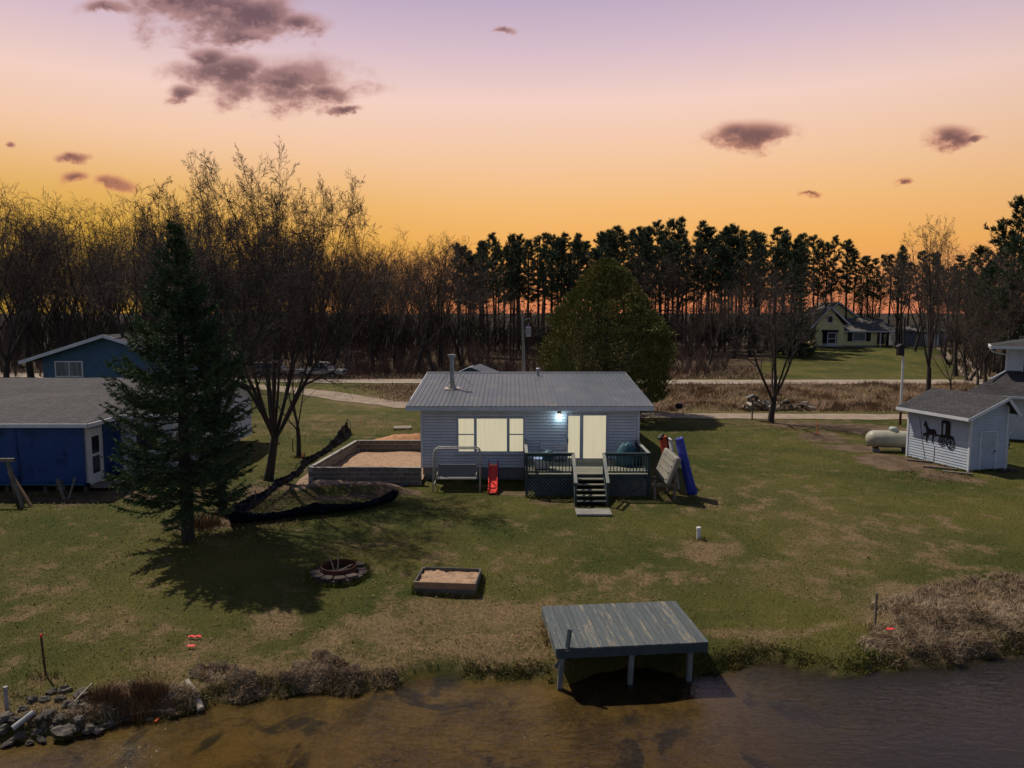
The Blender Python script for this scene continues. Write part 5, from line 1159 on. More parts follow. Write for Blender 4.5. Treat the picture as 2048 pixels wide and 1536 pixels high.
for y, hh, m in ((-D_ / 2, .36, 'pine_wood'), (D_ / 2, .36, 'grey_timber')): MB().box((0, y, hh - .10), (W_, .04, .20)).build('side_board', MT[m], sb, bevel=.004)
for x in (-W_ / 2 + .02, W_ / 2 - .02): MB().box((x, 0, .262), (.04, D_ - .05, .196)).build('side_board', MT['grey_timber'], sb, bevel=.004)
for y in (-D_ / 2 + .012, D_ / 2 - .012): MB().box((0, y, .07), (W_ - .01, .06, .175)).build('base_timber', MT['grey_timber'], sb, bevel=.004)
for x in (-W_ / 2 + .035, W_ / 2 - .035): MB().box((x, 0, .07), (.06, D_ - .09, .175)).build('base_timber', MT['grey_timber'], sb, bevel=.004)
for x in (-1, 1):
    for y in (-1, 1): MB().box((x * (W_ / 2 - .07), y * (D_ / 2 - .055), .29), (.07, .06, .12)).build('corner_block', MT['grey_timber'], sb)
mb = MB(); nn_ = 26; vs = []; fs = []
for i in range(nn_):
    for j in range(nn_):
        x = -W_ / 2 + .045 + (W_ - .09) * i / (nn_ - 1); y = -D_ / 2 + .03 + (D_ - .06) * j / (nn_ - 1); vs.append((x, y, .255 + .07 * mnoise.noise(Vector((x * 3.5, y * 3.5, 1))) + .04 * mnoise.noise(Vector((x * 10, y * 10, 4)))))
for i in range(nn_ - 1):
    for j in range(nn_ - 1): fs.append((i * nn_ + j, (i + 1) * nn_ + j, (i + 1) * nn_ + j + 1, i * nn_ + j + 1))
mb.add(vs, fs); mb.build('sand', MT['sand'], sb, smooth=True)

MT['grey_plastic'] = mat('weathered_pale_plastic', (.30, .31, .32), (.2, .2, .2), 5, .6)
# ================================================================== rocks, logs and small things along the shore
def rock_mesh(seed, fl=.7):
    mb = MB(); n, k = 9, 6; vs = []; fs = []
    for i in range(k + 1):
        th = math.pi * i / k
        for j in range(n):
            a = 2 * math.pi * j / n; d = Vector((math.sin(th) * math.cos(a), math.sin(th) * math.sin(a), math.cos(th))); r = 1 + .55 * mnoise.noise(d * 1.3 + Vector((seed * 7.1, 0, 0))) + .3 * mnoise.noise(d * 2.6 + Vector((0, seed * 3.3, 0)))
            vs.append((d.x * r, d.y * r * .85, d.z * r * fl))
    for i in range(k):
        for j in range(n): fs.append((i * n + j, (i + 1) * n + j, (i + 1) * n + (j + 1) % n, i * n + (j + 1) % n))
    me = bpy.data.meshes.new('rock'); me.from_pydata(vs, [], fs); me.update(); me.materials.append(MT['rock']); return me
RM = [rock_mesh(i, .55 + .06 * (i % 4)) for i in range(7)]
def rock(px, py, r, label='rounded grey brown fieldstone in the heap at the left end of the shore', group='stones of the left shore heap', i=None, fl=1.0):
    p = at(px, py); o = bpy.data.objects.new('rock', random.choice(RM) if i is None else RM[i]); COL.objects.link(o)
    o.location = (p.x, p.y, p.z + r * .25); r *= .82; o.scale = (r, r, r * fl); o.rotation_euler = (random.uniform(-.3, .3), random.uniform(-.3, .3), random.uniform(0, 6.28)); return tag(o, label, 'rock', group)
random.seed(11)
rock(165, 1392, .27, 'largest slab-shaped grey stone at the top of the left shore heap', None, 2, .8); rock(132, 1466, .27, 'big round dark stone at the waterline of the left shore heap', None, 4, .9)
rock(45, 1420, .13, 'brownish stone beside the upright white pipe', None); rock(340, 1396, .17, 'single pale stone half hidden in the reeds near the bleached log', None)
for px, py, r in [(130, 1382, .17), (102, 1388, .14), (66, 1402, .16), (90, 1402, .16), (120, 1400, .13), (135, 1412, .16), (150, 1416, .18), (178, 1402, .13), (170, 1415, .16), (60, 1432, .14), (100, 1432, .2), (80, 1440, .16), (118, 1440, .17), (178, 1456, .2), (196, 1464, .17),
                  (222, 1450, .15), (30, 1442, .17), (10, 1440, .2), (8, 1460, .18), (40, 1475, .16), (75, 1466, .15), (110, 1454, .13), (160, 1440, .15), (150, 1460, .13), (300, 1440, .10), (215, 1436, .11), (-20, 1430, .2), (-25, 1455, .22), (86, 1480, .15), (20, 1488, .17), (250, 1440, .10), (60, 1488, .12)]:
    rock(px, py, r)
def log(pxa, pxb, r0, r1, m, label, name='log', cat='log', raise_=.04, parts=None):
    a, b = at(*pxa), at(*pxb); o = MB().tube([a + Vector((0, 0, raise_)), (a + b) / 2 + Vector((.02, .02, raise_ + .04)), b + Vector((0, 0, raise_ + .02))], [r0, (r0 + r1) / 2, r1], 10).build(name, m, None, smooth=False); return tag(o, label, cat)
log((374, 1364), (402, 1424), .055, .085, MT['drift'], 'bleached birch log lying down the bank into the water')
log((255, 1432), (350, 1425), .02, .03, MT['drift'], 'thin bleached branch along the waterline left of the log', 'branch', 'branch')
log((150, 1420), (185, 1385), .014, .02, MT['drift'], 'pale stick leaning across the shore stones', 'branch', 'branch', .2)
tag(MB().tube([(0, 0, -.1), (0, 0, .55)], .045, 10).build('drain_pipe', MT['grey_plastic'], None), 'upright white plastic pipe at the far left of the shore', 'pipe').location = at(14, 1420)
p = at(48, 1452); o_ = MB().tube([(-.12, -.18, .05), (.12, .16, .22)], .062, 12).build('drain_pipe', MT['grey_plastic'], None); tag(o_, 'fallen white plastic pipe slanting over the shore stones', 'pipe'); o_.location = p
p = at(313, 1444); o_ = MB().tube([(0, -.05, .03), (.03, .05, .06)], .03, 8).build('fishing_float', MT['orange'], None); tag(o_, 'small orange float among the waterline branches', 'float'); o_.location = p
p = at(1397, 1078); t = thing('vent_pipe', 'short white capped pipe standing alone in the lawn', 'pipe', p)
MB().tube([(0, 0, -.1), (0, 0, .36)], .072, 14).build('pipe', MT['white_plastic'], t); MB().lathe([(.088, 0), (.088, .09), (.07, .11)], 14, (0, 0, .34)).build('cap', MT['white_plastic'], t)
def stake(px, py, h, w, label, m='stake_wood', lean=(0, 0), flag=None, base=None, name='stake'):
    p = at(px, py); t = thing(name, label, 'stake', p); MB().bar((0, 0, -.1), (lean[0], lean[1], h), w).build('post', MT[m], t)
    if flag: MB().bar((lean[0], lean[1], h + .005), (lean[0] + .005, lean[1], h - .06), w * 1.15).build('flagging', MT[flag], t)
    return t
stake(92, 1352, 1.05, .035, 'thin dark metal stake with a red tip on the left lawn', 'rust', (-.06, 0), 'pink')
stake(1750, 1252, .95, .05, 'weathered wooden stake at the edge of the right reeds')
stake(1378, 942, .82, .035, 'short wooden stake on the lawn right of the boats')
stake(586, 903, .72, .05, 'dark green post beside the slim forked tree', 'deck_wood')
stake(1634, 866, .95, .03, 'thin orange survey stake on the bare soil by the driveway', 'orange', (0, 0))
p = at(1634, 868); t = thing('survey_flag', 'orange flagging lying at the foot of the survey stake', 'flag', p); MB().bar((0, 0, .02), (-.12, .05, .18), .07, .02).build('flagging', MT['orange'], t); MB().bar((0, 0, .03), (.1, -.05, .06), .08, .02).build('flagging', MT['orange'], t)
stake(722, 846, .55, .02, 'thin red survey stake on the lawn behind the block foundation', 'pink'); stake(785, 772, .6, .04, 'small brown stake by the far road', 'rust')
for px, py, L, lb in ((391, 1277, .34, 'larger red flagging scrap on the left lawn'), (384, 1296, .17, 'smaller red flagging scrap on the left lawn'), (1780, 1262, .22, 'red scrap in the reeds right of the wooden stake')):
    p = at(px, py); mb = MB(); q = Vector((-L / 2, -.06, .07)); 
    for i in range(4):
        e = q + Vector((L / 4, .05 * (-1) ** i, .02 * (-1) ** i)); mb.bar(q, e, .07, .012); q = e
    o_ = mb.build('flagging_scrap', MT['pink'], None); o_.location = p; tag(o_, lb, 'ribbon')

# ================================================================== small shed with the buggy cut-out, gas tank
A_ = Vector((23.0, 35.95, 0)); az_ = math.atan2(3.75, -1.0); ex = Vector((math.sin(az_), -math.cos(az_), 0)); ey = Vector((math.cos(az_), math.sin(az_), 0))
shed = thing('garden_shed', 'white sided garden shed with a dark shingled roof and scuffed door', 'shed', (A_.x, A_.y, 0), math.atan2(ex.y, ex.x))
SW, SD, EZl, RZs, EZr, RX = 2.28, 3.95, 2.98, 3.74, 3.30, 1.88
gz0 = min(gzs(A_.x, A_.y), 0) - .05
mb = MB(); slope_l = (RZs - EZl) / RX; slope_r = (RZs - EZr) / (SW - RX)
def xr_(z): return (max(0, (z - EZl) / slope_l) if z > EZl else 0, SW - (max(0, (z - EZr) / slope_r) if z > EZr else 0))
mb.siding((0, 0), (SW, 0), .08, RZs - .08, .145, .022, xr_); mb.siding((0, SD), (0, 0), .08, EZl, .145, .022); mb.siding((SW, 0), (SW, SD), .08, EZr, .145, .022)
mb.prism([(0, .05), (SW, .05), (SW, EZr), (RX, RZs - .02), (0, EZl)], lambda a, b, d: (a, d, b), .05, SD)
mb.build('wall', mat('blue_white_siding', (.45, .50, .58), (.40, .445, .52), 1.2, .55, .1, 8), shed)
for x, y, zt in ((.0, .0, EZl), (SW, .0, EZr), (0, SD, EZl)): MB().box((x, y, zt / 2), (.11, .11, zt - .05)).build('corner_trim', MT['white_trim'], shed)
mb = MB(); mb.slab([(-.55, -.38, EZl - .55 * slope_l + .06), (RX, -.38, RZs + .06), (RX, SD + .35, RZs + .06), (-.55, SD + .35, EZl - .55 * slope_l + .06)], .07); mb.build('roof', MT['roof_dark'], shed)
mb = MB(); mb.slab([(RX + .005, -.38, RZs + .06), (SW + .42, -.38, EZr - .42 * slope_r + .06), (SW + .42, SD + .35, EZr - .42 * slope_r + .06), (RX + .005, SD + .35, RZs + .06)], .07); mb.build('roof', MT['roof_dark'], shed)
mb = MB(); mb.box((-.56, SD / 2, EZl - .55 * slope_l - .04), (.03, SD + .74, .16)); mb.bar((-.55, -.40, EZl - .55 * slope_l - .05), (RX, -.40, RZs - .05), .03, .16); mb.bar((RX, -.40, RZs - .05), (SW + .42, -.40, EZr - .42 * slope_r - .05), .03, .16); mb.build('fascia', MT['white_trim'], shed)
dr = MB().box((1.13, -.03, 1.02), (.92, .05, 1.86)).build('door', MT['shed_door'], shed)
mb = MB(); 
for x in (.62, 1.64): mb.box((x, -.032, 1.03), (.09, .06, 1.95))
mb.box((1.13, -.032, 2.01), (.92, .06, .08)); mb.build('door_frame', MT['white_trim'], dr)
MB().lathe([(.035, 0), (.045, .03), (.02, .06)], 10, (1.52, -.09, .98)).build('knob', MT['black_metal'], dr)
MB().tube([(1.5, -.06, .98), (1.5, -.10, .98)], .03, 8).build('lock', MT['black_metal'], dr)
MB().tube([(SW + .44, -.2, EZr - .42 * slope_r - .02), (SW + .25, -.06, 1.95), (SW + .06, -.06, 1.75), (SW + .06, -.06, .1)], .035, 8).build('downspout', MT['white_trim'], shed)
cb = MB().tube([(-.035, 3.2, 2.4), (-.035, 3.05, 1.7), (-.035, 2.9, 1.0), (-.035, 2.65, .1)], .012, 5).build('cable', MT['black_metal'], shed)
MB().tube([(-.035, 2.1, .95), (-.035, 2.1, .1)], .012, 5).build('cable', MT['black_metal'], shed)
# horse and buggy cut out of black sheet, hung on the long wall
wb = thing('wall_cutout', 'black metal horse and buggy cut-out hung on the long shed wall', 'wall decoration', shed.location, shed.rotation_euler.z)
f_ = lambda a, b, d: (-.045 - d, 2.86 - a * 1.04, 1.10 + b * 1.25)
horse = [(.05, .62), (.02, .66), (.0, .72), (.04, .76), (.06, .88), (.10, .84), (.12, .89), (.16, .82), (.24, .70), (.30, .60), (.42, .57), (.56, .58), (.66, .60), (.74, .56), (.80, .44), (.82, .30), (.78, .28), (.75, .42), (.70, .40), (.70, .28), (.64, .18), (.62, .02), (.56, .02), (.58, .18), (.60, .30), (.52, .34), (.36, .33), (.34, .22), (.26, .14), (.22, .02), (.16, .02), (.20, .18), (.24, .30), (.16, .24), (.06, .28), (.05, .20), (.0, .22), (.0, .32), (.10, .36), (.20, .38), (.18, .50), (.13, .62), (.10, .68)]
MB().prism(horse, f_, 0, .02).build('horse', MT['black_metal'], wb)
MB().prism([(.78, .40), (1.86, .36), (1.86, .30), (.78, .34)], f_, 0, .02).build('shaft', MT['black_metal'], wb)
body = [(1.08, .36), (1.10, .44), (1.16, .46), (1.14, .98), (1.20, 1.04), (1.50, 1.04), (1.62, .96), (1.62, .50), (1.80, .46), (1.84, .36), (1.5, .34)]
mb = MB(); mb.prism([(1.08, .30), (1.10, .44), (1.62, .46), (1.84, .42), (1.84, .32)], f_, 0, .021); mb.prism([(1.12, .44), (1.10, .98), (1.18, .98), (1.18, .44)], f_, 0, .021); mb.prism([(1.10, .98), (1.20, 1.06), (1.52, 1.05), (1.62, .96), (1.62, .92), (1.2, .92)], f_, 0, .021); mb.prism([(1.36, .46), (1.36, .93), (1.62, .93), (1.63, .46)], f_, 0, .021); mb.build('buggy_body', MT['black_metal'], wb)
def wheel_cut(cx, cz, r):
    mb = MB(); n = 20
    for j in range(n):
        a, b = 2 * math.pi * j / n, 2 * math.pi * (j + 1) / n; mb.prism([(cx + r * math.cos(a), cz + r * math.sin(a)), (cx + r * math.cos(b), cz + r * math.sin(b)), (cx + r * .82 * math.cos(b), cz + r * .82 * math.sin(b)), (cx + r * .82 * math.cos(a), cz + r * .82 * math.sin(a))], f_, .002, .022)
    for j in range(8):
        a = 2 * math.pi * j / 8; s, c_ = math.sin(a), math.cos(a); w = .012; mb.prism([(cx - s * w, cz + c_ * w), (cx + s * w, cz - c_ * w), (cx + c_ * r * .85 + s * w, cz + s * r * .85 - c_ * w), (cx + c_ * r * .85 - s * w, cz + s * r * .85 + c_ * w)], f_, .004, .019)
    mb.build('wheel', MT['black_metal'], wb)
wheel_cut(1.16, .16, .20); wheel_cut(1.68, .16, .26)
tk = thing('propane_tank', 'beige cylindrical propane tank on concrete blocks left of the shed', 'gas tank', (21.85, 41.3, gzs(21.85, 41.3)), R(-8))
prof = [(-1.36, .01), (-1.34, .16), (-1.27, .31), (-1.14, .43), (-.98, .49), (0, .50), (.98, .49), (1.14, .43), (1.27, .31), (1.34, .16), (1.36, .01)]
MB().tube([(x, 0, .74) for x, r in prof], [r for x, r in prof], 20).build('shell', MT['tank'], tk, smooth=True)
MB().tube([(-.42, 0, .74), (-.39, 0, .74)], .507, 20).build('weld_band', MT['tank'], tk)
dm = MB().lathe([(.22, -.06), (.22, .14), (.17, .21), (.02, .23)], 16, (.1, 0, 1.23)).build('valve_dome', mat('pale_dome', (.42, .46, .42), (.3, .36, .34), 5, .45), tk, smooth=True)
for x in (-.8, .8):
    MB().box((x, 0, .10), (.22, .8, .22)).build('support_block', MT['concrete'], tk, bevel=.01); MB().box((x, 0, .25), (.08, .66, .14), top=(.08, .74)).build('saddle', MT['rust'], tk)
for i, (px, py, l) in enumerate(((1850, 925, 1.7), (1880, 938, 1.5), (1915, 948, 1.3), (1750, 893, 1.0))):
    p = at(px, py); o_ = MB().box((0, 0, .05), (l, .14, .11), rz=R(-32)).build('border_timber', MT['old_wood'], None, bevel=.01); o_.location = p; tag(o_, ('old timber edging the bed under the cut-out on the shed', 'second old timber along the bed beside the shed', 'old timber edging the bed by the shed corner', 'short timber lying at the tip of the bed left of the gas tank')[i], 'timber')
for i, (x, y) in enumerate(((25.3, 36.2), (24.7, 36.0))):
    o_ = MB().box((0, 0, .07), (.4, .25, .16), rz=.3 * i).build('step_brick', MT['paver'], None, bevel=.01); o_.location = (x, y - .15, gzs(x, y)); tag(o_, ('reddish block beside the right shed corner', 'reddish block in front of the shed door')[i], 'block')

# ================================================================== white house at the right edge
hr = thing('white_house', 'two-storey white house at the right edge with a hipped roof and downspout', 'house', (32.2, 47, 0), R(-32))
ux0, ux1, uy0, uy1 = 0, 11, 0, 2.6
mb = MB(); mb.siding((ux0, uy0), (ux1, uy0), 3.3, 5.62, .145, .022); mb.siding((ux0, uy1), (ux0, uy0), 3.3, 5.62, .145, .022); mb.box(((ux0 + ux1) / 2, uy1 / 2, 4.4), (ux1 - ux0 - .02, uy1 - .02, 2.42)); mb.build('wall', MT['white_siding'], hr)
lx, ly = -1.75, -2.05
mb = MB(); mb.siding((lx, ly), (ux1, ly), .1, 2.75, .145, .022); mb.siding((.3, 4), (lx, ly), .1, 2.75, .145, .022); mb.prism([(lx + .05, ly + .05), (ux1, ly + .05), (ux1, 4), (.35, 4)], lambda a, b, d: (a, b, d), .05, 2.7); mb.build('lower_wall', MT['white_siding'], hr)
MB().box((ux0, uy0, 4.5), (.14, .14, 2.3)).build('corner_trim', MT['white_trim'], hr)
v = [(ux0 - .95, uy0 - .9, 5.86), (ux1 + 1, uy0 - .9, 5.86), (ux1 + 1, uy1 + .9, 5.86), (ux0 - .95, uy1 + .9, 5.86), (ux0 + 2.2, uy1 / 2, 6.55), (ux1 - 2.2, uy1 / 2, 6.55)]
for q in ([v[0], v[1], v[5], v[4]], [v[1], v[2], v[5]], [v[2], v[3], v[4], v[5]], [v[3], v[0], v[4]]): MB().slab(q, .05).build('upper_roof', MT['roof_dark_y'], hr)
cx_, cy_ = (ux0 - .95 + ux1 + 1) / 2, uy1 / 2
MB().box((cx_, uy0 - .95, 5.76), (ux1 - ux0 + 2.0, .10, .16)).build('gutter', MT['white_trim'], hr); MB().box((ux0 - 1.0, cy_, 5.76), (.10, uy1 + 1.7, .16)).build('gutter', MT['white_trim'], hr)
MB().box((cx_, cy_, 5.665), (ux1 - ux0 + 2.1, uy1 + 1.7, .02)).build('soffit', MT['white_trim'], hr)
MB().slab([(lx - .6, ly - .6, 2.86), (ux1, ly - .6, 2.86), (ux1, uy0 - .03, 4.25), (ux0 - .03, uy0 - .03, 4.25)], .06).build('lower_roof', MT['roof_dark_y'], hr)
MB().slab([(.2, 4, 2.86), (lx - .6, ly - .6, 2.86), (ux0 - .034, uy0 - .03, 4.25), (1.6, 4, 4.25)], .06).build('lower_roof', MT['roof_dark'], hr)
MB().box(((lx + ux1) / 2 - .3, ly - .64, 2.76), (ux1 - lx + .6, .08, .15)).build('lower_gutter', MT['white_trim'], hr)
MB().tube([(ux0 - 1.0, uy0 - .85, 5.7), (ux0 - .9, uy0 - .7, 5.5), (ux0 - .05, uy0 - .12, 5.25), (ux0 - .05, uy0 - .12, 4.4), (ux0 - .1, uy0 - .2, 4.22), (ux0 - .9, uy0 - 1.3, 3.75)], .05, 8).build('downspout', MT['white_trim'], hr)
mb = MB(); wx0, wx1 = ux0 + .75, ux0 + 2.2; frame_rect(mb, wx0, wx1, 4.02, 5.42, .09, -.04, .09); mb.box(((wx0 + wx1) / 2, -.03, 4.72), (wx1 - wx0 - .18, .05, .05)); w_ = mb.build('window', MT['white_trim'], hr)
for z0, z1 in ((4.11, 4.69), (4.75, 5.33)): MB().box(((wx0 + wx1) / 2, -.055, (z0 + z1) / 2), (wx1 - wx0 - .19, .012, z1 - z0)).build('pane', MT['dark_glass'], w_)
p = at(2040, 930); t = thing('wheeled_cart', 'small dark metal cart standing behind the shed', 'cart', (29.0, 42.4, gzs(29, 42.4)))
for x in (-.3, .3): MB().tube([(x, -.03, .2), (x, .03, .2)], .2, 12).build('wheel', MT['black_metal'], t)
MB().tube([(-.3, 0, .2), (-.3, 0, .7), (.3, 0, .7), (.3, 0, .2)], .03, 6).build('frame', MT['black_metal'], t)

# ================================================================== house with tarps on the left
hl = thing('tarp_house', 'grey-roofed house on the left with blue tarps hung over its porch walls', 'house', (-19, 32, 0)); ax, ay = -19, 32
FL = .42
g = lambda x, y, z: (x - ax, y - ay, z)
bx0, bx1, by0, by1 = -27, -18.95, 31.75, 34.6; WZ = 3.02; MX1 = -16.35; RDY = 40.5; RDZ = 4.36
mb = MB(); mb.box(g((bx0 + bx1) / 2, (by0 + by1) / 2, (FL + WZ) / 2), (bx1 - bx0 - .06, by1 - by0, WZ - FL)); mb.box(g((-34 + MX1) / 2, (by1 + 45) / 2 + .03, (FL + WZ) / 2), (MX1 + 34 - .05, 45 - by1, WZ - FL))
mb.siding((bx1 - ax, by1 - ay), (MX1 - ax, by1 - ay), FL, WZ, .12, .02); mb.siding((MX1 - ax, by1 - ay), (MX1 - ax, 45 - ay), FL, WZ, .12, .02); mb.build('wall', MT['white_siding'], hl)
mb = MB(); mb.box(g((bx0 + bx1) / 2, by0 + .10, FL - .06), (bx1 - bx0, .2, .16)); mb.box(g(bx1 - .08, (by0 + by1) / 2, FL - .06), (.16, by1 - by0, .16)); mb.build('floor_beam', MT['grey_timber'], hl)
for x in (-26, -24.3, -22.6, -20.9, -19.1): MB().box(g(x, by0 + .15, .15), (.14, .14, .5)).build('pier', MT['grey_timber'], hl)
MB().box(g((bx1 + MX1) / 2, by1 + .2, .2), (MX1 - bx1, .3, .46)).build('foundation', MT['concrete'], hl)
def cloth(mb, p0, p1, z0, z1, off, seed, nx=30, nz=14):
    p0 = Vector((p0[0], p0[1], 0)); p1 = Vector((p1[0], p1[1], 0)); t = (p1 - p0).normalized(); nr = Vector((t.y, -t.x, 0)); L = (p1 - p0).length; vs = []; fs = []
    for i in range(nx + 1):
        for j in range(nz + 1):
            f, h = i / nx, j / nz; d = off + .05 * mnoise.noise(Vector((f * L * .9, h * 2.2, seed))) + .03 * mnoise.noise(Vector((f * L * 2.5, h * 1.2, seed + 4))) + .06 * (1 - h) ** 3 * mnoise.noise(Vector((f * L * .7, 2, seed)))
            q = p0 + t * (L * f) + nr * max(d, .02); vs.append((q.x, q.y, z0 + (z1 - z0) * h - (.06 * mnoise.noise(Vector((f * L, 0, seed))) if j == 0 else 0)))
    k = nz + 1
    for i in range(nx):
        for j in range(nz): a = i * k + j; fs.append((a, a + k, a + k + 1, a + 1))
    mb.add(vs, fs)
for nm, a, b, sd_ in (('tarp', (bx0, by0), (-21.9, by0), 1), ('tarp', (-21.9, by0), (bx1 + .02, by0), 6), ('tarp', (bx1, 33.05), (bx1, by1 + .0), 9)):
    mb = MB(); cloth(mb, g(*a, 0), g(*b, 0), FL - .1, WZ, .07, sd_); o_ = mb.build(nm, MT['tarp'], hl, smooth=True); s_ = o_.modifiers.new('thickness', 'SOLIDIFY'); s_.thickness = .006
MB().box(g(-23.15, by0 - .12, 2.02), (.05, .02, 1.65)).build('batten', mat('green_batten', (.03, .20, .22), None, rough=.6), hl); MB().box(g(-22.8, by0 - .13, FL - .02), (7.6, .02, .045)).build('batten', mat('green_batten_low', (.02, .14, .16), None, rough=.6), hl)
dr = MB().box(g(bx1 + .03, 32.45, 1.55), (.05, .98, 2.5)).build('door', MT['white_trim'], hl)
for z in (2.05, 1.15): MB().box(g(bx1 + .06, 32.45, z), (.012, .56, .78)).build('pane', MT['dark_glass'], dr)
MB().tube([g(bx1 + .05, 32.84, 1.4), g(bx1 + .12, 32.84, 1.4)], .025, 8).build('handle', MT['black_metal'], dr)
MB().box(g(bx1 + .03, 31.86, 1.72), (.09, .18, 2.6)).build('corner_post', MT['white_trim'], hl); MB().box(g(bx1 + .02, 32.98, 1.72), (.08, .1, 2.6)).build('corner_post', MT['white_trim'], hl)
MB().box(g(bx1 + .45, 32.5, .22), (.9, 1.1, .12)).build('door_step', MT['old_wood'], hl)
# roofs: main gable, hipped porch roof
EV = WZ + .14
mb = MB(); mb.slab([g(-36, by1 - .5, EV), g(MX1 + .5, by1 - .5, EV), g(MX1 + .5, RDY, RDZ), g(-36, RDY, RDZ)], .05); mb.build('roof', MT['roof_left'], hl)
mb = MB(); mb.slab([g(-36, RDY, RDZ), g(MX1 + .5, RDY, RDZ), g(MX1 + .5, 45.6, EV), g(-36, 45.6, EV)], .05); mb.build('roof', MT['roof_left'], hl)
mb = MB(); mb.prism([(by1, WZ), (45, WZ), (RDY, RDZ - .06)], lambda a, b, d: g(MX1 + d, a, b), -.05, .0); mb.build('gable', MT['white_siding'], hl)
ex0, ex1, ey0 = bx0 - .45, bx1 + .42, by0 - .42; apx, apy, apz = -23.1, 35.2, 3.82; mid_ = (ex0 + ex1) / 2; bky = 38.2
mb = MB(); mb.slab([g(ex0, ey0, EV), g(ex1, ey0, EV), g(apx, apy, apz)], .05); mb.build('porch_roof', MT['roof_left'], hl)
mb = MB(); mb.slab([g(ex1, ey0, EV), g(ex1, by1 - .3, EV), g(-20.3, bky, apz + .02), g(apx, apy, apz)], .05); mb.build('porch_roof', MT['roof_left_x'], hl)
mb = MB(); mb.slab([g(ex0, by1 - .3, EV), g(ex0, ey0, EV), g(apx, apy, apz), g(-25.6, bky, apz + .02)], .05); mb.build('porch_roof', MT['roof_left_x'], hl)
mb = MB(); mb.slab([g(apx, apy, apz - .002), g(-20.3, bky, apz + .018), g(-25.6, bky, apz + .018)], .05); mb.build('porch_roof', MT['roof_left'], hl)
mb = MB(); mb.box(g(mid_, ey0 - .03, EV - .08), (ex1 - ex0, .06, .17)); mb.box(g(ex1 + .03, (ey0 + by1 - .5) / 2, EV - .08), (.06, by1 - ey0 - .5, .17)); mb.box(g((ex1 + MX1 + .5) / 2, by1 - .53, EV - .08), (MX1 + .5 - ex1, .06, .17)); mb.build('gutter', MT['white_trim'], hl)
mb = MB(); mb.box(g(mid_, (ey0 + by0) / 2, EV - .12), (ex1 - ex0 - .1, .40, .02)); mb.build('soffit', MT['white_trim'], hl)
mb = MB(); frame_rect(mb, -18.2 - ax, -16.9 - ax, 1.3, 2.6, .08, by1 - ay - .04, .08); w_ = mb.build('window', MT['white_trim'], hl); MB().box(g(-17.55, by1 - .045, 1.95), (1.13, .012, 1.13)).build('pane', MT['dark_glass'], w_)
for i, (pa_, pb_) in enumerate((((114, 958), (128, 998)), ((150, 955), (137, 998)))):
    b = at(*pb_); a = at_depth(*pa_, b.y + .25); t = thing('leaning_board', ('weathered board leaning right to left under the tarped porch', 'weathered board leaning left to right under the tarped porch')[i], 'board', b); MB().bar((0, 0, 0), tuple(a - b), .12, .04).build('plank', MT['old_wood'], t)
b = at(112, 990); t = thing('stone_pier', 'pale stacked stones under the tarped porch', 'stone stack', (b.x, b.y + .5, b.z))
for i in range(4): MB().box((random.uniform(-.03, .03), 0, .08 + i * .14), (.5 - .04 * i, .35, .125), rz=random.uniform(-.2, .2)).build('stone', MT['rock'], t, bevel=.02)
sa = at(20, 1010); t = thing('swing_set', 'weathered timber A-frame swing set at the left edge', 'swing set', (sa.x, sa.y, sa.z))
top = at_depth(14, 920, sa.y + .1); tl = top - sa
MB().bar((tl.x - 3.2, tl.y, tl.z), (tl.x + .3, tl.y, tl.z), .12, .14).build('top_beam', MT['old_wood'], t)
for dx_, dy_ in ((.9, -.5), (-.35, .9)): MB().bar((tl.x, tl.y, tl.z), (tl.x + dx_, tl.y + dy_, -.05), .10, .12).build('leg', MT['old_wood'], t)
MB().bar((tl.x + .08, tl.y - .05, tl.z - .45), (tl.x + 1.15, tl.y - .35, -.05), .10, .12).build('brace', MT['pine_wood'], t)
for x in (-1.0, -1.5): MB().tube([(tl.x + x, tl.y, tl.z), (tl.x + x, tl.y, .5)], .012, 5).build('chain', MT['galv'], t)
MB().box((tl.x - 1.25, tl.y, .48), (.55, .2, .04)).build('swing_seat', MT['black_metal'], t)

# ================================================================== blue house behind it
BH = 62; hb = thing('blue_house', 'blue sided house with a low gable and one pale window behind the tarp house', 'house', at_depth(215, 790, BH)); hb.location.z = gzs(hb.location.x, BH); bx_, bz_ = hb.location.x, hb.location.z
def bp(px, py): q = at_depth(px, py, BH); return q.x - bx_, q.z - bz_
pk = bp(216, 669); le = bp(50, 722); re = bp(384, 721); lw = bp(86, 740); 
RWX = re[0] - .9
sl_l = (pk[1] - le[1]) / (pk[0] - le[0]); sl_r = (pk[1] - re[1]) / (re[0] - pk[0])
mb = MB(); xl = lw[0]
def xrb(z): 
    a = xl if z < le[1] + sl_l * (xl - le[0]) else le[0] + (z - le[1]) / sl_l; b = RWX if z < re[1] + sl_r * (re[0] - RWX) else re[0] - (z - re[1]) / sl_r; return (a - xl, max(b - xl, a - xl + .01))
mb.siding((xl, 0), (RWX, 0), .1, pk[1] - .14, .16, .025, xrb); mb.prism([(xl, 0), (RWX, 0), (RWX, re[1] + sl_r * (re[0] - RWX) - .1), (pk[0], pk[1] - .1), (xl, le[1] + sl_l * (xl - le[0]) - .1)], lambda a, b, d: (a, d, b), .008, 11); mb.build('wall', MT['blue_siding'], hb)
mb = MB(); mb.slab([(le[0], -.8, le[1]), (pk[0], -.8, pk[1]), (pk[0], 11.5, pk[1]), (le[0], 11.5, le[1])], .06); mb.build('roof', MT['roof_left_x'], hb)
mb = MB(); mb.slab([(pk[0] + .003, -.8, pk[1]), (re[0], -.8, re[1]), (re[0], 11.5, re[1]), (pk[0] + .003, 11.5, pk[1])], .06); mb.build('roof', MT['roof_left_x'], hb)
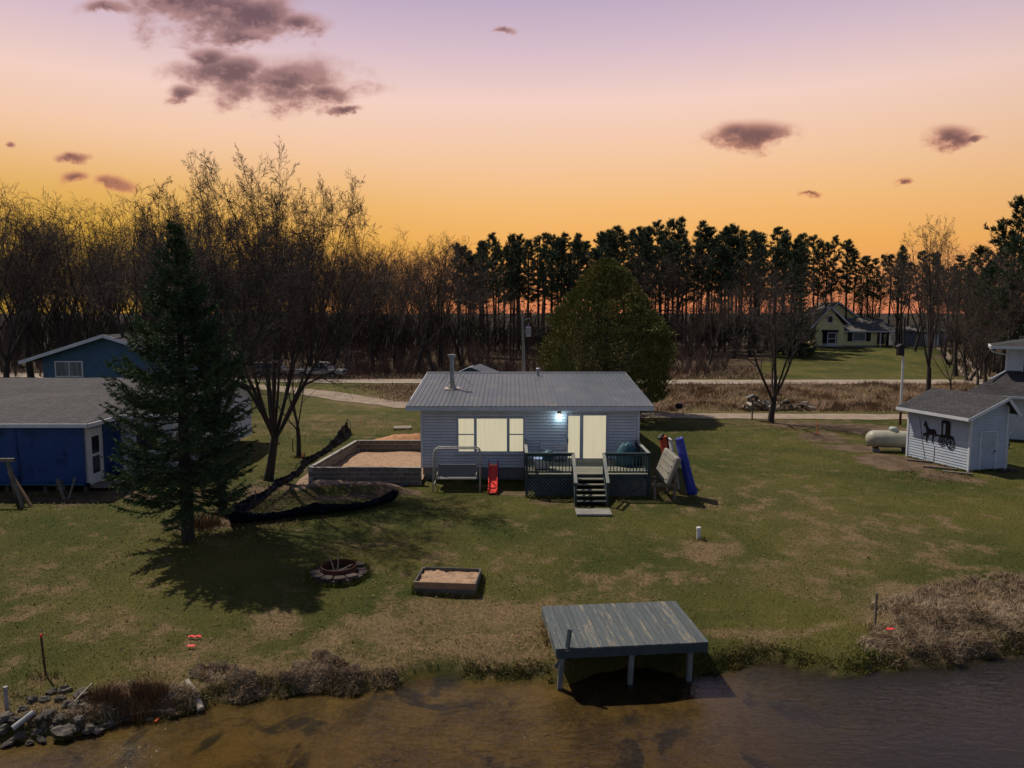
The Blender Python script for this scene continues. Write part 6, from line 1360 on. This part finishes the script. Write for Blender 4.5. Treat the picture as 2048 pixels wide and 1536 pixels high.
mb = MB(); mb.bar((le[0], -.83, le[1] - .1), (pk[0], -.83, pk[1] - .1), .04, .28); mb.bar((pk[0], -.83, pk[1] - .1), (re[0], -.83, re[1] - .1), .04, .28); mb.build('barge_board', MT['white_trim'], hb)
wa, wb_ = bp(110, 722), bp(168, 754)
mb = MB(); frame_rect(mb, wa[0], wb_[0], wb_[1], wa[1], .10, -.05, .10); mb.box(((wa[0] + wb_[0]) / 2, -.045, (wa[1] + wb_[1]) / 2), (.08, .08, wa[1] - wb_[1] - .2)); w_ = mb.build('window', MT['white_trim'], hb)
for s in (-1, 1):
    xm_ = (wa[0] + wb_[0]) / 2; hw = (wb_[0] - wa[0]) / 2 - .14; MB().box((xm_ + s * (hw / 2 + .04), -.06, (wa[1] + wb_[1]) / 2), (hw - .004, .012, wa[1] - wb_[1] - .21)).build('pane', MT['grey_glass'], w_)

# ================================================================== yellow house on the rise
YH = 120.0; yb = at_depth(1690, 697, YH); yg = yb.z
hy_ = thing('yellow_house', 'pale yellow house with a steep front gable on the green rise', 'house', (yb.x, YH, yg))
def yp(px, py, Y=YH): q = at_depth(px, py, Y); return q.x - yb.x, q.z - yg
gl, gr_ = yp(1630, 697)[0], yp(1686, 697)[0]; pkx, pkz = yp(1660, 613); el = yp(1622, 652)[1]; er = yp(1694, 645)[1]
mb = MB(); mb.siding((gl, 0), (gr_, 0), .45, el, .2, .03); Ht = pkz - .15
def xg(z): f = min(1, max(0, (z - el) / (Ht - el))); return (f * (pkx - gl), (gr_ - gl) - f * (gr_ - pkx) + .01)
mb.siding((gl, 0), (gr_, 0), el, Ht, .2, .03, xg); mb.prism([(gl, -.4), (gr_, -.4), (gr_, el), (pkx, Ht), (gl, el)], lambda a, b, d: (a, d, b), .01, 9)
wl, wr = gr_ + .02, yp(1760, 697)[0]; wz = yp(1700, 665)[1]
mb.siding((wl, 1.2), (wr, 1.2), .45, wz, .2, .03); mb.box(((wl + wr) / 2, 5, wz / 2 - .2), (wr - wl, 7.4, wz + .3)); 
sg = [yp(1648, 660, YH + 6), yp(1708, 660, YH + 6), yp(1676, 606, YH + 6)]
mb.prism([(yp(1640, 700, YH + 6)[0], 0), (yp(1717, 700, YH + 6)[0], 0), (yp(1717, 638, YH + 6)[0], yp(1717, 638, YH + 6)[1]), (yp(1676, 608, YH + 6)[0], yp(1676, 608, YH + 6)[1]), (yp(1640, 638, YH + 6)[0], yp(1640, 638, YH + 6)[1])], lambda a, b, d: (a, d, b), 6, 13)
mb.build('wall', MT['yellow_siding'], hy_)
mb = MB(); mb.box(((gl + gr_) / 2, .03, .0), (gr_ - gl + .02, .06, .9)); mb.box(((wl + wr) / 2, 1.2, .0), (wr - wl, .06, .9)); mb.build('foundation', MT['concrete'], hy_)
def gable_roof(xl_, zl, xp, zp, xr2, zr, y0, y1, m, nm):
    mb = MB(); mb.slab([(xl_, y0, zl), (xp, y0, zp), (xp, y1, zp), (xl_, y1, zl)], .1); mb.slab([(xp + .004, y0, zp), (xr2, y0, zr), (xr2, y1, zr), (xp + .004, y1, zp)], .1); mb.build(nm, m, hy_)
    mb = MB(); mb.bar((xl_, y0 - .04, zl - .08), (xp, y0 - .04, zp - .08), .06, .26); mb.bar((xp, y0 - .04, zp - .08), (xr2, y0 - .04, zr - .08), .06, .26); mb.build('barge_board', MT['white_trim'], hy_)
gable_roof(yp(1620, 655)[0], yp(1620, 655)[1], pkx, pkz, yp(1697, 648)[0], yp(1697, 648)[1], -.5, 8.5, MT['roof_brown'], 'front_roof')
q1, q2, q3 = yp(1634, 640, YH + 6), yp(1676, 604, YH + 6), yp(1724, 640, YH + 6); gable_roof(q1[0], q1[1], q2[0], q2[1], q3[0], q3[1], 5.6, 13.5, MT['roof_brown'], 'rear_roof')
rr_ = yp(1800, 664)[0]; rz0 = yp(1700, 662)[1]; rz1 = yp(1720, 636, YH + 5)[1]
mb = MB(); mb.slab([(gr_ - .3, .5, rz0), (rr_, .5, rz0), (rr_ - .6, 5.2, rz1), (gr_ + .3, 5.2, rz1)], .1); mb.slab([(gr_ + .3, 5.204, rz1), (rr_ - .6, 5.204, rz1), (rr_, 10, rz0), (gr_ - .3, 10, rz0)], .1); mb.build('wing_roof', MT['roof_brown'], hy_)
mb = MB(); mb.box(((gr_ - .3 + rr_) / 2, .46, rz0 - .1), (rr_ - gr_ + .3, .08, .2)); mb.build('gutter', MT['white_trim'], hy_)
for x in (wr + .4, rr_ - .5): MB().box((x, .8, rz0 / 2 - .2), (.16, .16, rz0 + .2)).build('porch_post', MT['white_trim'], hy_)
MB().lathe([(.16, 0), (.16, .5), (.25, .55), (.25, .65)], 10, (yp(1776, 640, YH + 5)[0], 4.6, rz1 - .3)).build('roof_vent', MT['galv'], hy_)
def ywin(x0, x1, y0, y1, yy_, glass, shutters=0, label=None):
    a, b = yp(x0, y0), yp(x1, y1); mb = MB(); frame_rect(mb, a[0], b[0], b[1], a[1], .14, yy_ - .06, .12); w = mb.build('window', MT['white_trim'], hy_); MB().box(((a[0] + b[0]) / 2, yy_ - .07, (a[1] + b[1]) / 2), (b[0] - a[0] - .29, .02, a[1] - b[1] - .29)).build('pane', glass, w)
    if shutters:
        for s in (a[0] - shutters / 2 - .02, b[0] + shutters / 2 + .02): MB().box((s, yy_ - .06, (a[1] + b[1]) / 2), (shutters, .06, a[1] - b[1])).build('shutter', MT['black_metal'], hy_)
ywin(1654, 1666, 631, 646, 0, MT['dark_glass']); ywin(1712, 1738, 665, 683, 1.2, MT['grey_glass'], .8)
a, b = yp(1645, 664), yp(1674, 690); mb = MB(); x0, x1, z0, z1 = a[0], b[0], b[1], a[1]
mb.prism([(x0, .0), (x0 + .5, -.7), (x1 - .5, -.7), (x1, .0)], lambda p_, q_, d: (p_, q_, d), z0 - .2, z0 + .25); mb.build('bay_sill', MT['white_trim'], hy_)
MB().prism([(x0 - .2, .0), (x0 + .4, -.85), (x1 - .4, -.85), (x1 + .2, .0)], lambda p_, q_, d: (p_, q_, d), z1 - .05, z1 + .35).build('bay_roof', MT['black_metal'], hy_)
mb = MB(); mb.prism([(x0, .0), (x0 + .5, -.66), (x1 - .5, -.66), (x1, .0)], lambda p_, q_, d: (p_, q_, d), z0 + .25, z1 - .05); mb.build('bay_glass', MT['dark_glass'], hy_)
mb = MB(); frame_rect(mb, x0 + .5, x1 - .5, z0 + .22, z1 - .05, .13, -.72, .1); mb.box(((x0 + x1) / 2, -.71, (z0 + z1) / 2), (x1 - x0 - 1.2, .08, .1)); mb.build('window', MT['white_trim'], hy_)
gg = thing('garage', 'low grey garage with a pale door right of the yellow house', 'garage', at_depth(1845, 697, 126)); gg.location.z = gzs(gg.location.x, 126)
MT['grey_wall'] = mat('grey_painted_wall', (.19, .19, .22), (.15, .15, .175), 1, .7)
MB().box((0, 3, 1.15), (7.6, 6, 2.7)).build('wall', MT['grey_wall'], gg); MB().slab([(-4.2, -.4, 2.5), (4.2, -.4, 2.5), (4.2, 3, 3.3), (-4.2, 3, 3.3)], .1).build('roof', MT['roof_brown'], gg); MB().slab([(-4.2, 3.004, 3.3), (4.2, 3.004, 3.3), (4.2, 6.4, 2.5), (-4.2, 6.4, 2.5)], .1).build('roof', MT['roof_brown'], gg)
MB().box((1.4, -.02, 1.0), (2.7, .06, 2.1)).build('garage_door', MT['white_trim'], gg); MB().box((3.75, -.05, 1.15), (.14, .12, 2.7)).build('corner_trim', MT['white_trim'], gg)

# ================================================================== small green-trimmed shed behind the cottage
gs = thing('small_shed', 'small shed with a teal-edged grey gable roof just behind the cottage ridge', 'shed', at_depth(940, 770, 58)); gs.location.z = gzs(gs.location.x, 58); gx, gzz = gs.location.x, gs.location.z
def gp(px, py, Y=58): q = at_depth(px, py, Y); return q.x - gx, q.z - gzz
a, b, c_ = gp(906, 750), gp(940, 735), gp(982, 752)
MB().prism([(a[0] + .25, -.1), (c_[0] - .25, -.1), (c_[0] - .25, c_[1]), (b[0], b[1] - .1), (a[0] + .25, a[1])], lambda p_, q_, d: (p_, d, q_), .1, 4).build('wall', MT['grey_wall'], gs)
mb = MB(); mb.slab([(a[0], 0, a[1]), (b[0], 0, b[1]), (b[0] + .6, 4.4, b[1]), (a[0] + .6, 4.4, a[1])], .06); mb.slab([(b[0] + .003, 0, b[1]), (c_[0], 0, c_[1]), (c_[0] + .6, 4.4, c_[1]), (b[0] + .603, 4.4, b[1])], .06); mb.build('roof', MT['grey_metal'], gs)
mb = MB(); mb.bar((a[0], -.03, a[1] - .07), (b[0], -.03, b[1] - .07), .05, .2); mb.bar((b[0], -.03, b[1] - .07), (c_[0], -.03, c_[1] - .07), .05, .2); mb.build('barge_board', MT['teal_trim'], gs)

# ================================================================== poles
p = Vector(((1049 - 1024) / FPX * 79, 79, 0)); p.z = gzs(p.x, p.y); up = thing('utility_pole', 'grey wooden utility pole with a transformer behind the cottage', 'utility pole', p)
tp = at_depth(1045, 624, 79) - p
MB().tube([(0, 0, -.4), tuple(tp * .5), tuple(tp)], [.17, .15, .115], 10).build('pole', MT['pole_wood'], up)
trf = MB().lathe([(.30, 0), (.33, .05), (.33, .95), (.30, 1.02), (.08, 1.10)], 14, (tp.x + .62, -.25, tp.z - 2.65)).build('transformer', MT['galv'], up)
MB().box((tp.x + .25, -.12, tp.z - 2.1), (.4, .1, .12)).build('bracket', MT['galv'], trf); MB().lathe([(.05, 0), (.07, .1), (.04, .2), (.06, .3), (.02, .4)], 8, (tp.x + .62, -.25, tp.z - 1.58)).build('bushing', MT['grey_glass'], trf)
MB().tube([(tp.x, 0, tp.z - 1.0), (tp.x + .5, -.1, tp.z - .72), (tp.x + .85, -.15, tp.z - .72)], .035, 6).build('lamp_arm', MT['galv'], up)
for s in (-1, 1): MB().lathe([(.03, 0), (.05, .08), (.02, .16)], 8, (tp.x + s * .08, 0, tp.z - .02)).build('insulator', MT['grey_glass'], up)
MB().tube([(tp.x * .9 - .16, -.15, tp.z - .6), (tp.x * .2 - .35, -.2, 3.0)], .02, 5).build('ground_wire', MT['black_metal'], up)
p = at(1800, 850); fpz = thing('flag_pole', 'thin tall pole, white below and dark above, holding a dark bird house', 'pole', p)
H_ = at_depth(1797, 636, p.y).z - p.z; mz = at_depth(1797, 712, p.y).z - p.z
MB().tube([(0, 0, -.2), (0, 0, mz * .2)], .085, 10).build('pole_base', MT['rust'], fpz); MB().tube([(0, 0, mz * .2), (-.03, 0, mz)], .08, 10).build('pole', MT['white_plastic'], fpz); MB().tube([(-.03, 0, mz), (-.06, 0, H_)], .07, 8).build('pole_top', MT['pine_bark'], fpz)
bh = MB().box((-.30, -.05, mz + .35), (.36, .36, .62)).build('bird_house', MT['black_metal'], fpz); MB().prism([(-.26, 0), (.26, 0), (0, .2)], lambda a, b, d: (-.30 + a, d, mz + .66 + b), -.28, .18).build('bird_house_roof', MT['black_metal'], bh); MB().tube([(-.03, 0, mz + .3), (-.2, 0, mz + .3)], .03, 6).build('bracket', MT['black_metal'], bh)
p = at(1504, 840); t = thing('bird_feeder', 'dark bird feeder on a short post left of the three-stemmed tree', 'bird feeder', p); MB().box((0, 0, .65), (.10, .10, 1.5)).build('post', MT['old_wood'], t)
MB().box((0, 0, 1.42), (.8, .55, .06)).build('tray', MT['grey_timber'], t); MB().prism([(-.5, 0), (.5, 0), (0, .26)], lambda a, b, d: (a, d, 1.68 + b), -.35, .35).build('roof', MT['grey_timber'], t)
for x in (-.3, .3): MB().box((x, 0, 1.56), (.05, .4, .26)).build('side', MT['grey_timber'], t)
p = at(1358, 832); t = thing('charcoal_grill', 'small black charcoal grill on thin legs at the edge of the driveway', 'grill', p); MB().lathe([(.06, 0), (.28, .10), (.33, .24), (.26, .40), (.04, .46)], 14, (0, 0, .55)).build('bowl', MT['black_metal'], t, smooth=True)
for a in range(3): MB().tube([(.2 * math.cos(a * 2.1), .2 * math.sin(a * 2.1), .62), (.36 * math.cos(a * 2.1), .36 * math.sin(a * 2.1), -.02)], .018, 5).build('leg', MT['black_metal'], t)
MB().box((.45, 0, .78), (.3, .3, .03)).build('side_shelf', MT['black_metal'], t)

# ================================================================== firewood heap
lm = []
for i in range(3):
    mb = MB().tube([(-.28 - .04 * i, 0, 0), (.28, 0, 0)], [.13 + .02 * i, .12 + .02 * i], 9, cap=False); me = bpy.data.meshes.new('log'); me.from_pydata(mb.v, [], mb.f); lm.append((mb, i))
def firewood(x, y, z, rz, ry, birch, label, group, i):
    t = thing('firewood_log', label, 'log', (x, y, z), rz, group); t.rotation_euler = (0, ry, rz)
    r0, r1 = .13 + .02 * i, .12 + .02 * i; key = ('fw', i, birch)
    if key not in FW:
        m1 = MB().tube([(-.28 - .04 * i, 0, 0), (.28, 0, 0)], [r0, r1], 9, cap=False); m2 = []
        for xx_, r in ((-.282 - .04 * i, r0), (.282, r1)): m2.append(MB().tube([(xx_ - .004, 0, 0), (xx_ + .004, 0, 0)], r * .98, 9))
        FW[key] = [m1.build('bark', MT['birch'] if birch else MT['log'], t)] + [q_.build('sawn_end', MT['log_end'], t) for q_ in m2]
    else:
        for s in FW[key]: o_ = s.copy(); COL.objects.link(o_); o_.parent = t
FW = {}
random.seed(23); hp0 = at(1482, 822); hp1 = at(1622, 824)
for k_ in range(64):
    f = random.random(); q = hp0.lerp(hp1, f); prof_ = .75 * (1 - abs(f - .45) * 1.2); h = random.random() ** 1.3 * max(.12, prof_); y = 59.3 + (1 - h) * random.uniform(-.7, .7); bir = random.random() < .22
    firewood(q.x * 59.3 / q.y if q.y else q.x, y, gzs(q.x, y) + .12 + h, random.uniform(0, 6.28), random.uniform(-.35, .35), bir, 'pale birch-barked log in the firewood heap beyond the driveway' if bir else 'dark split log in the firewood heap beyond the driveway', 'birch logs of the firewood heap' if bir else 'dark logs of the firewood heap', random.randrange(3))

# ================================================================== vehicles on the far road
def wheel_mesh():
    a = MB().lathe([(.20, -.11), (.34, -.11), (.37, -.07), (.37, .07), (.34, .11), (.20, .11)], 18); b = MB().lathe([(.20, -.085), (.205, .09), (.06, .10)], 14)
    return a, b
def vehicle(name, label, cat, loc, rz, paint, kind):
    t = thing(name, label, cat, loc, rz); hw = .92
    if kind == 'pickup':
        low = [(-2.75, .48), (-2.75, 1.05), (-.55, 1.08), (1.15, 1.10), (2.55, 1.02), (2.78, .88), (2.80, .48)]; cab = [(-.75, 1.07), (-.55, 1.78), (-.30, 1.84), (.55, 1.84), (.75, 1.78), (1.35, 1.10)]; wx_ = (-1.75, 1.75)
        win = [[(-.48, 1.16), (-.36, 1.70), (.10, 1.72), (.10, 1.16)], [(.18, 1.16), (.18, 1.72), (.60, 1.72), (1.05, 1.16)]]; wind = [(.77, 1.74), (1.30, 1.14)]
    else:
        low = [(-2.35, .45), (-2.40, 1.05), (1.05, 1.08), (2.05, 1.0), (2.35, .85), (2.38, .45)]; cab = [(-2.38, 1.06), (-2.15, 1.72), (-1.8, 1.80), (.25, 1.80), (.5, 1.74), (1.15, 1.08)]; wx_ = (-1.4, 1.5)
        win = [[(-2.15, 1.14), (-2.0, 1.66), (-1.25, 1.70), (-1.25, 1.14)], [(-1.15, 1.14), (-1.15, 1.70), (-.35, 1.70), (-.35, 1.14)], [(-.27, 1.14), (-.27, 1.70), (.32, 1.68), (.85, 1.14)]]; wind = [(.52, 1.70), (1.10, 1.12)]
    MB().prism(low, lambda a, b, d: (a, d, b), -hw, hw).build('body', paint, t, bevel=.06); MB().prism(cab, lambda a, b, d: (a, d * (1 - .10 * (b - 1.06)), b), -hw * .93, hw * .93).build('cab', paint, t, bevel=.04)
    for w in win:
        for s in (-1, 1): MB().prism(w, lambda a, b, d: (a, s * ((hw * .93) * (1 - .10 * (b - 1.06)) + d), b), -.005, .012).build('side_window', MT['dark_glass'], t)
    MB().prism([(-hw * .8, 0), (hw * .8, 0), (hw * .74, 1), (-hw * .74, 1)], lambda a, b, d: (wind[1][0] + (wind[0][0] - wind[1][0]) * b + d, a, wind[1][1] + (wind[0][1] - wind[1][1]) * b), -.01, .02).build('windscreen', MT['dark_glass'], t)
    if kind == 'pickup': MB().box((-1.75, 0, 1.08), (1.85, 1.55, .04)).build('bed_cover', MT['black_metal'], t)
    for x in wx_:
        for s in (-1, 1):
            w = thing_part = bpy.data.objects.new('wheel', MB().lathe([(.20, -.11), (.34, -.11), (.37, -.07), (.37, .07), (.34, .11), (.20, .11)], 18).build('tmp', MT['rubber']).data)
            bpy.data.objects.remove(bpy.data.objects['tmp']); COL.objects.link(w); w.parent = t; w.location = (x, s * .86, .37); w.rotation_euler = (R(90) * s, 0, 0)
            MB().lathe([(.20, -.09), (.205, -.10), (.07, -.12)], 14).build('rim', MT['rim'], w)
            MB().lathe([(.44, -.02), (.44, .0)], 18, ).build('wheel_arch', MT['black_metal'], w).location = (0, 0, -.045)
    xf = low[-2][0]
    for s in (-1, 1): MB().box((xf + .0, s * .70, .84), (.10, .34, .17)).build('headlight', MT['headlight'], t, bevel=.02)
    MB().box((xf + .02, 0, .84), (.08, .95, .20)).build('grille', MT['black_metal'], t); MB().box((xf + .06, 0, .52), (.14, 1.8, .18)).build('front_bumper', MT['rim'] if kind == 'pickup' else paint, t, bevel=.03); MB().box((low[0][0] - .04, 0, .54), (.12, 1.8, .16)).build('rear_bumper', MT['rim'], t, bevel=.03)
    for s in (-1, 1): MB().box((low[0][0] - .01, s * .80, .88), (.06, .18, .3)).build('tail_light', MT['hull_red'], t); MB().box((1.0 if kind == 'pickup' else .8, s * 1.02, 1.2), (.12, .2, .16)).build('mirror', paint, t, bevel=.02)
    return t
v1 = at(646, 757); vehicle('pickup_truck', 'silver pickup truck facing right on the far road behind the big bare tree', 'pickup truck', (v1.x - .3, v1.y + .3, gzs(v1.x, v1.y) + .05), R(-8), MT['car_silver'], 'pickup')
v2 = at(545, 757); vehicle('sport_utility_car', 'tan estate-like car parked left of the pickup behind the bare trees', 'car', (v2.x, v2.y + .6, gzs(v2.x, v2.y) + .05), R(-6), MT['car_tan'], 'suv')

# ================================================================== fallen leaves and longer grass against the edges of things
MT['leaf'] = mat('dead_leaf', (.16, .095, .05), (.09, .055, .032), 3, .9, island=.45)
n = 9000; lx_, ly_ = scatter([ell(470, 1040, 2.6, 2.2, .26), ell(520, 985, 3.0, 2.0, .2), ell(200, 1000, 6, 1.2, .16), ell(700, 1100, 9, 5, .10), ell(420, 1180, 6, 4, .06), ell(1540, 850, 3, 2.4, .08), ell(1200, 1150, 10, 5, .05), ell(1850, 955, 2.4, 1.2, .06), ell(1150, 1000, 2.2, .5, .03)], n)
k = (ly_ - shore(lx_) > .4) & ~((lx_ > -9.6) & (lx_ < -4.2) & (ly_ > 33)) & ~((lx_ > -4.5) & (ly_ > 33.6) & (lx_ < 6.2)); lx_, ly_ = lx_[k], ly_[k]; n = len(lx_)
a = rng.uniform(0, 6.28, n); s_ = rng.uniform(.018, .045, n); zt = gz(lx_, ly_) + rng.uniform(.025, .06, n); tl_ = rng.normal(0, .35, (n, 2)) * s_[:, None]
V = np.stack([np.stack([lx_ + s_ * np.cos(a), ly_ + s_ * np.sin(a), zt + tl_[:, 0]], -1), np.stack([lx_ - s_ * .7 * np.sin(a), ly_ + s_ * .7 * np.cos(a), zt + tl_[:, 1]], -1),
              np.stack([lx_ - s_ * np.cos(a), ly_ - s_ * np.sin(a), zt - tl_[:, 0]], -1), np.stack([lx_ + s_ * .7 * np.sin(a), ly_ - s_ * .7 * np.cos(a), zt - tl_[:, 1]], -1)], 1).reshape(-1, 3)
tag(link('fallen_leaves', np_mesh('fallen_leaves', V, np.arange(4 * n).reshape(-1, 4)), MT['leaf']), kind='stuff')
ex_, ey_ = [], []
def edge_grass(p, q, m, sp=.06):
    f = rng.random(m); ex_.append(p[0] + (q[0] - p[0]) * f + rng.normal(0, sp, m)); ey_.append(p[1] + (q[1] - p[1]) * f + rng.normal(0, sp, m))
c_, s2_ = math.cos(R(-5)), math.sin(R(-5)); sc_ = sb.location; cr = [(sc_.x + x * c_ - y * s2_, sc_.y + x * s2_ + y * c_) for x, y in ((-1.0, -.7), (1.0, -.7), (1.0, .7), (-1.0, .7))]
for i in range(4): edge_grass(cr[i], cr[(i + 1) % 4], 420, .04)
for i in range(26):
    a0 = 2 * math.pi * i / 26; edge_grass((fp.location.x + .95 * math.cos(a0), fp.location.y + .95 * math.sin(a0)), (fp.location.x + .95 * math.cos(a0 + .24), fp.location.y + .95 * math.sin(a0 + .24)), 50, .05)
edge_grass((-4.3, 33.95), (.5, 33.95), 700, .10); edge_grass((.6, 30.75), (2.6, 30.75), 420); edge_grass((4.0, 30.75), (6.0, 30.75), 420); edge_grass((6.1, 34), (6.1, 45), 500, .1)
edge_grass((23.0, 35.85), (25.1, 36.5), 350); edge_grass((22.9, 36), (21.95, 39.6), 500, .1); edge_grass((-26, 31.2), (-19, 31.2), 700, .2)
for q in ((377, 1082), (446, 1030), (535, 955), (597, 915), (1541, 846), (1397, 1078), (1750, 1252), (92, 1352)):
    w = at(*q); edge_grass((w.x - .25, w.y - .1), (w.x + .25, w.y - .1), 120, .12)
for s in (-1, 1): edge_grass((ctr.x + s * dw * .5, ctr.y + .1), (ctr.x + s * dw * .5, ctr.y + 1.3), 300, .08)
edge_grass((ctr.x - dw * .5, ctr.y + 1.35), (ctr.x + dw * .5, ctr.y + 1.45), 500, .08)
gx_, gy_ = np.concatenate(ex_), np.concatenate(ey_); n = len(gx_)
blades('edge_grass', gx_, gy_, rng.uniform(.08, .22, n), rng.uniform(.010, .02, n), rng.uniform(.1, .7, n), MT['blades'], bend=True)
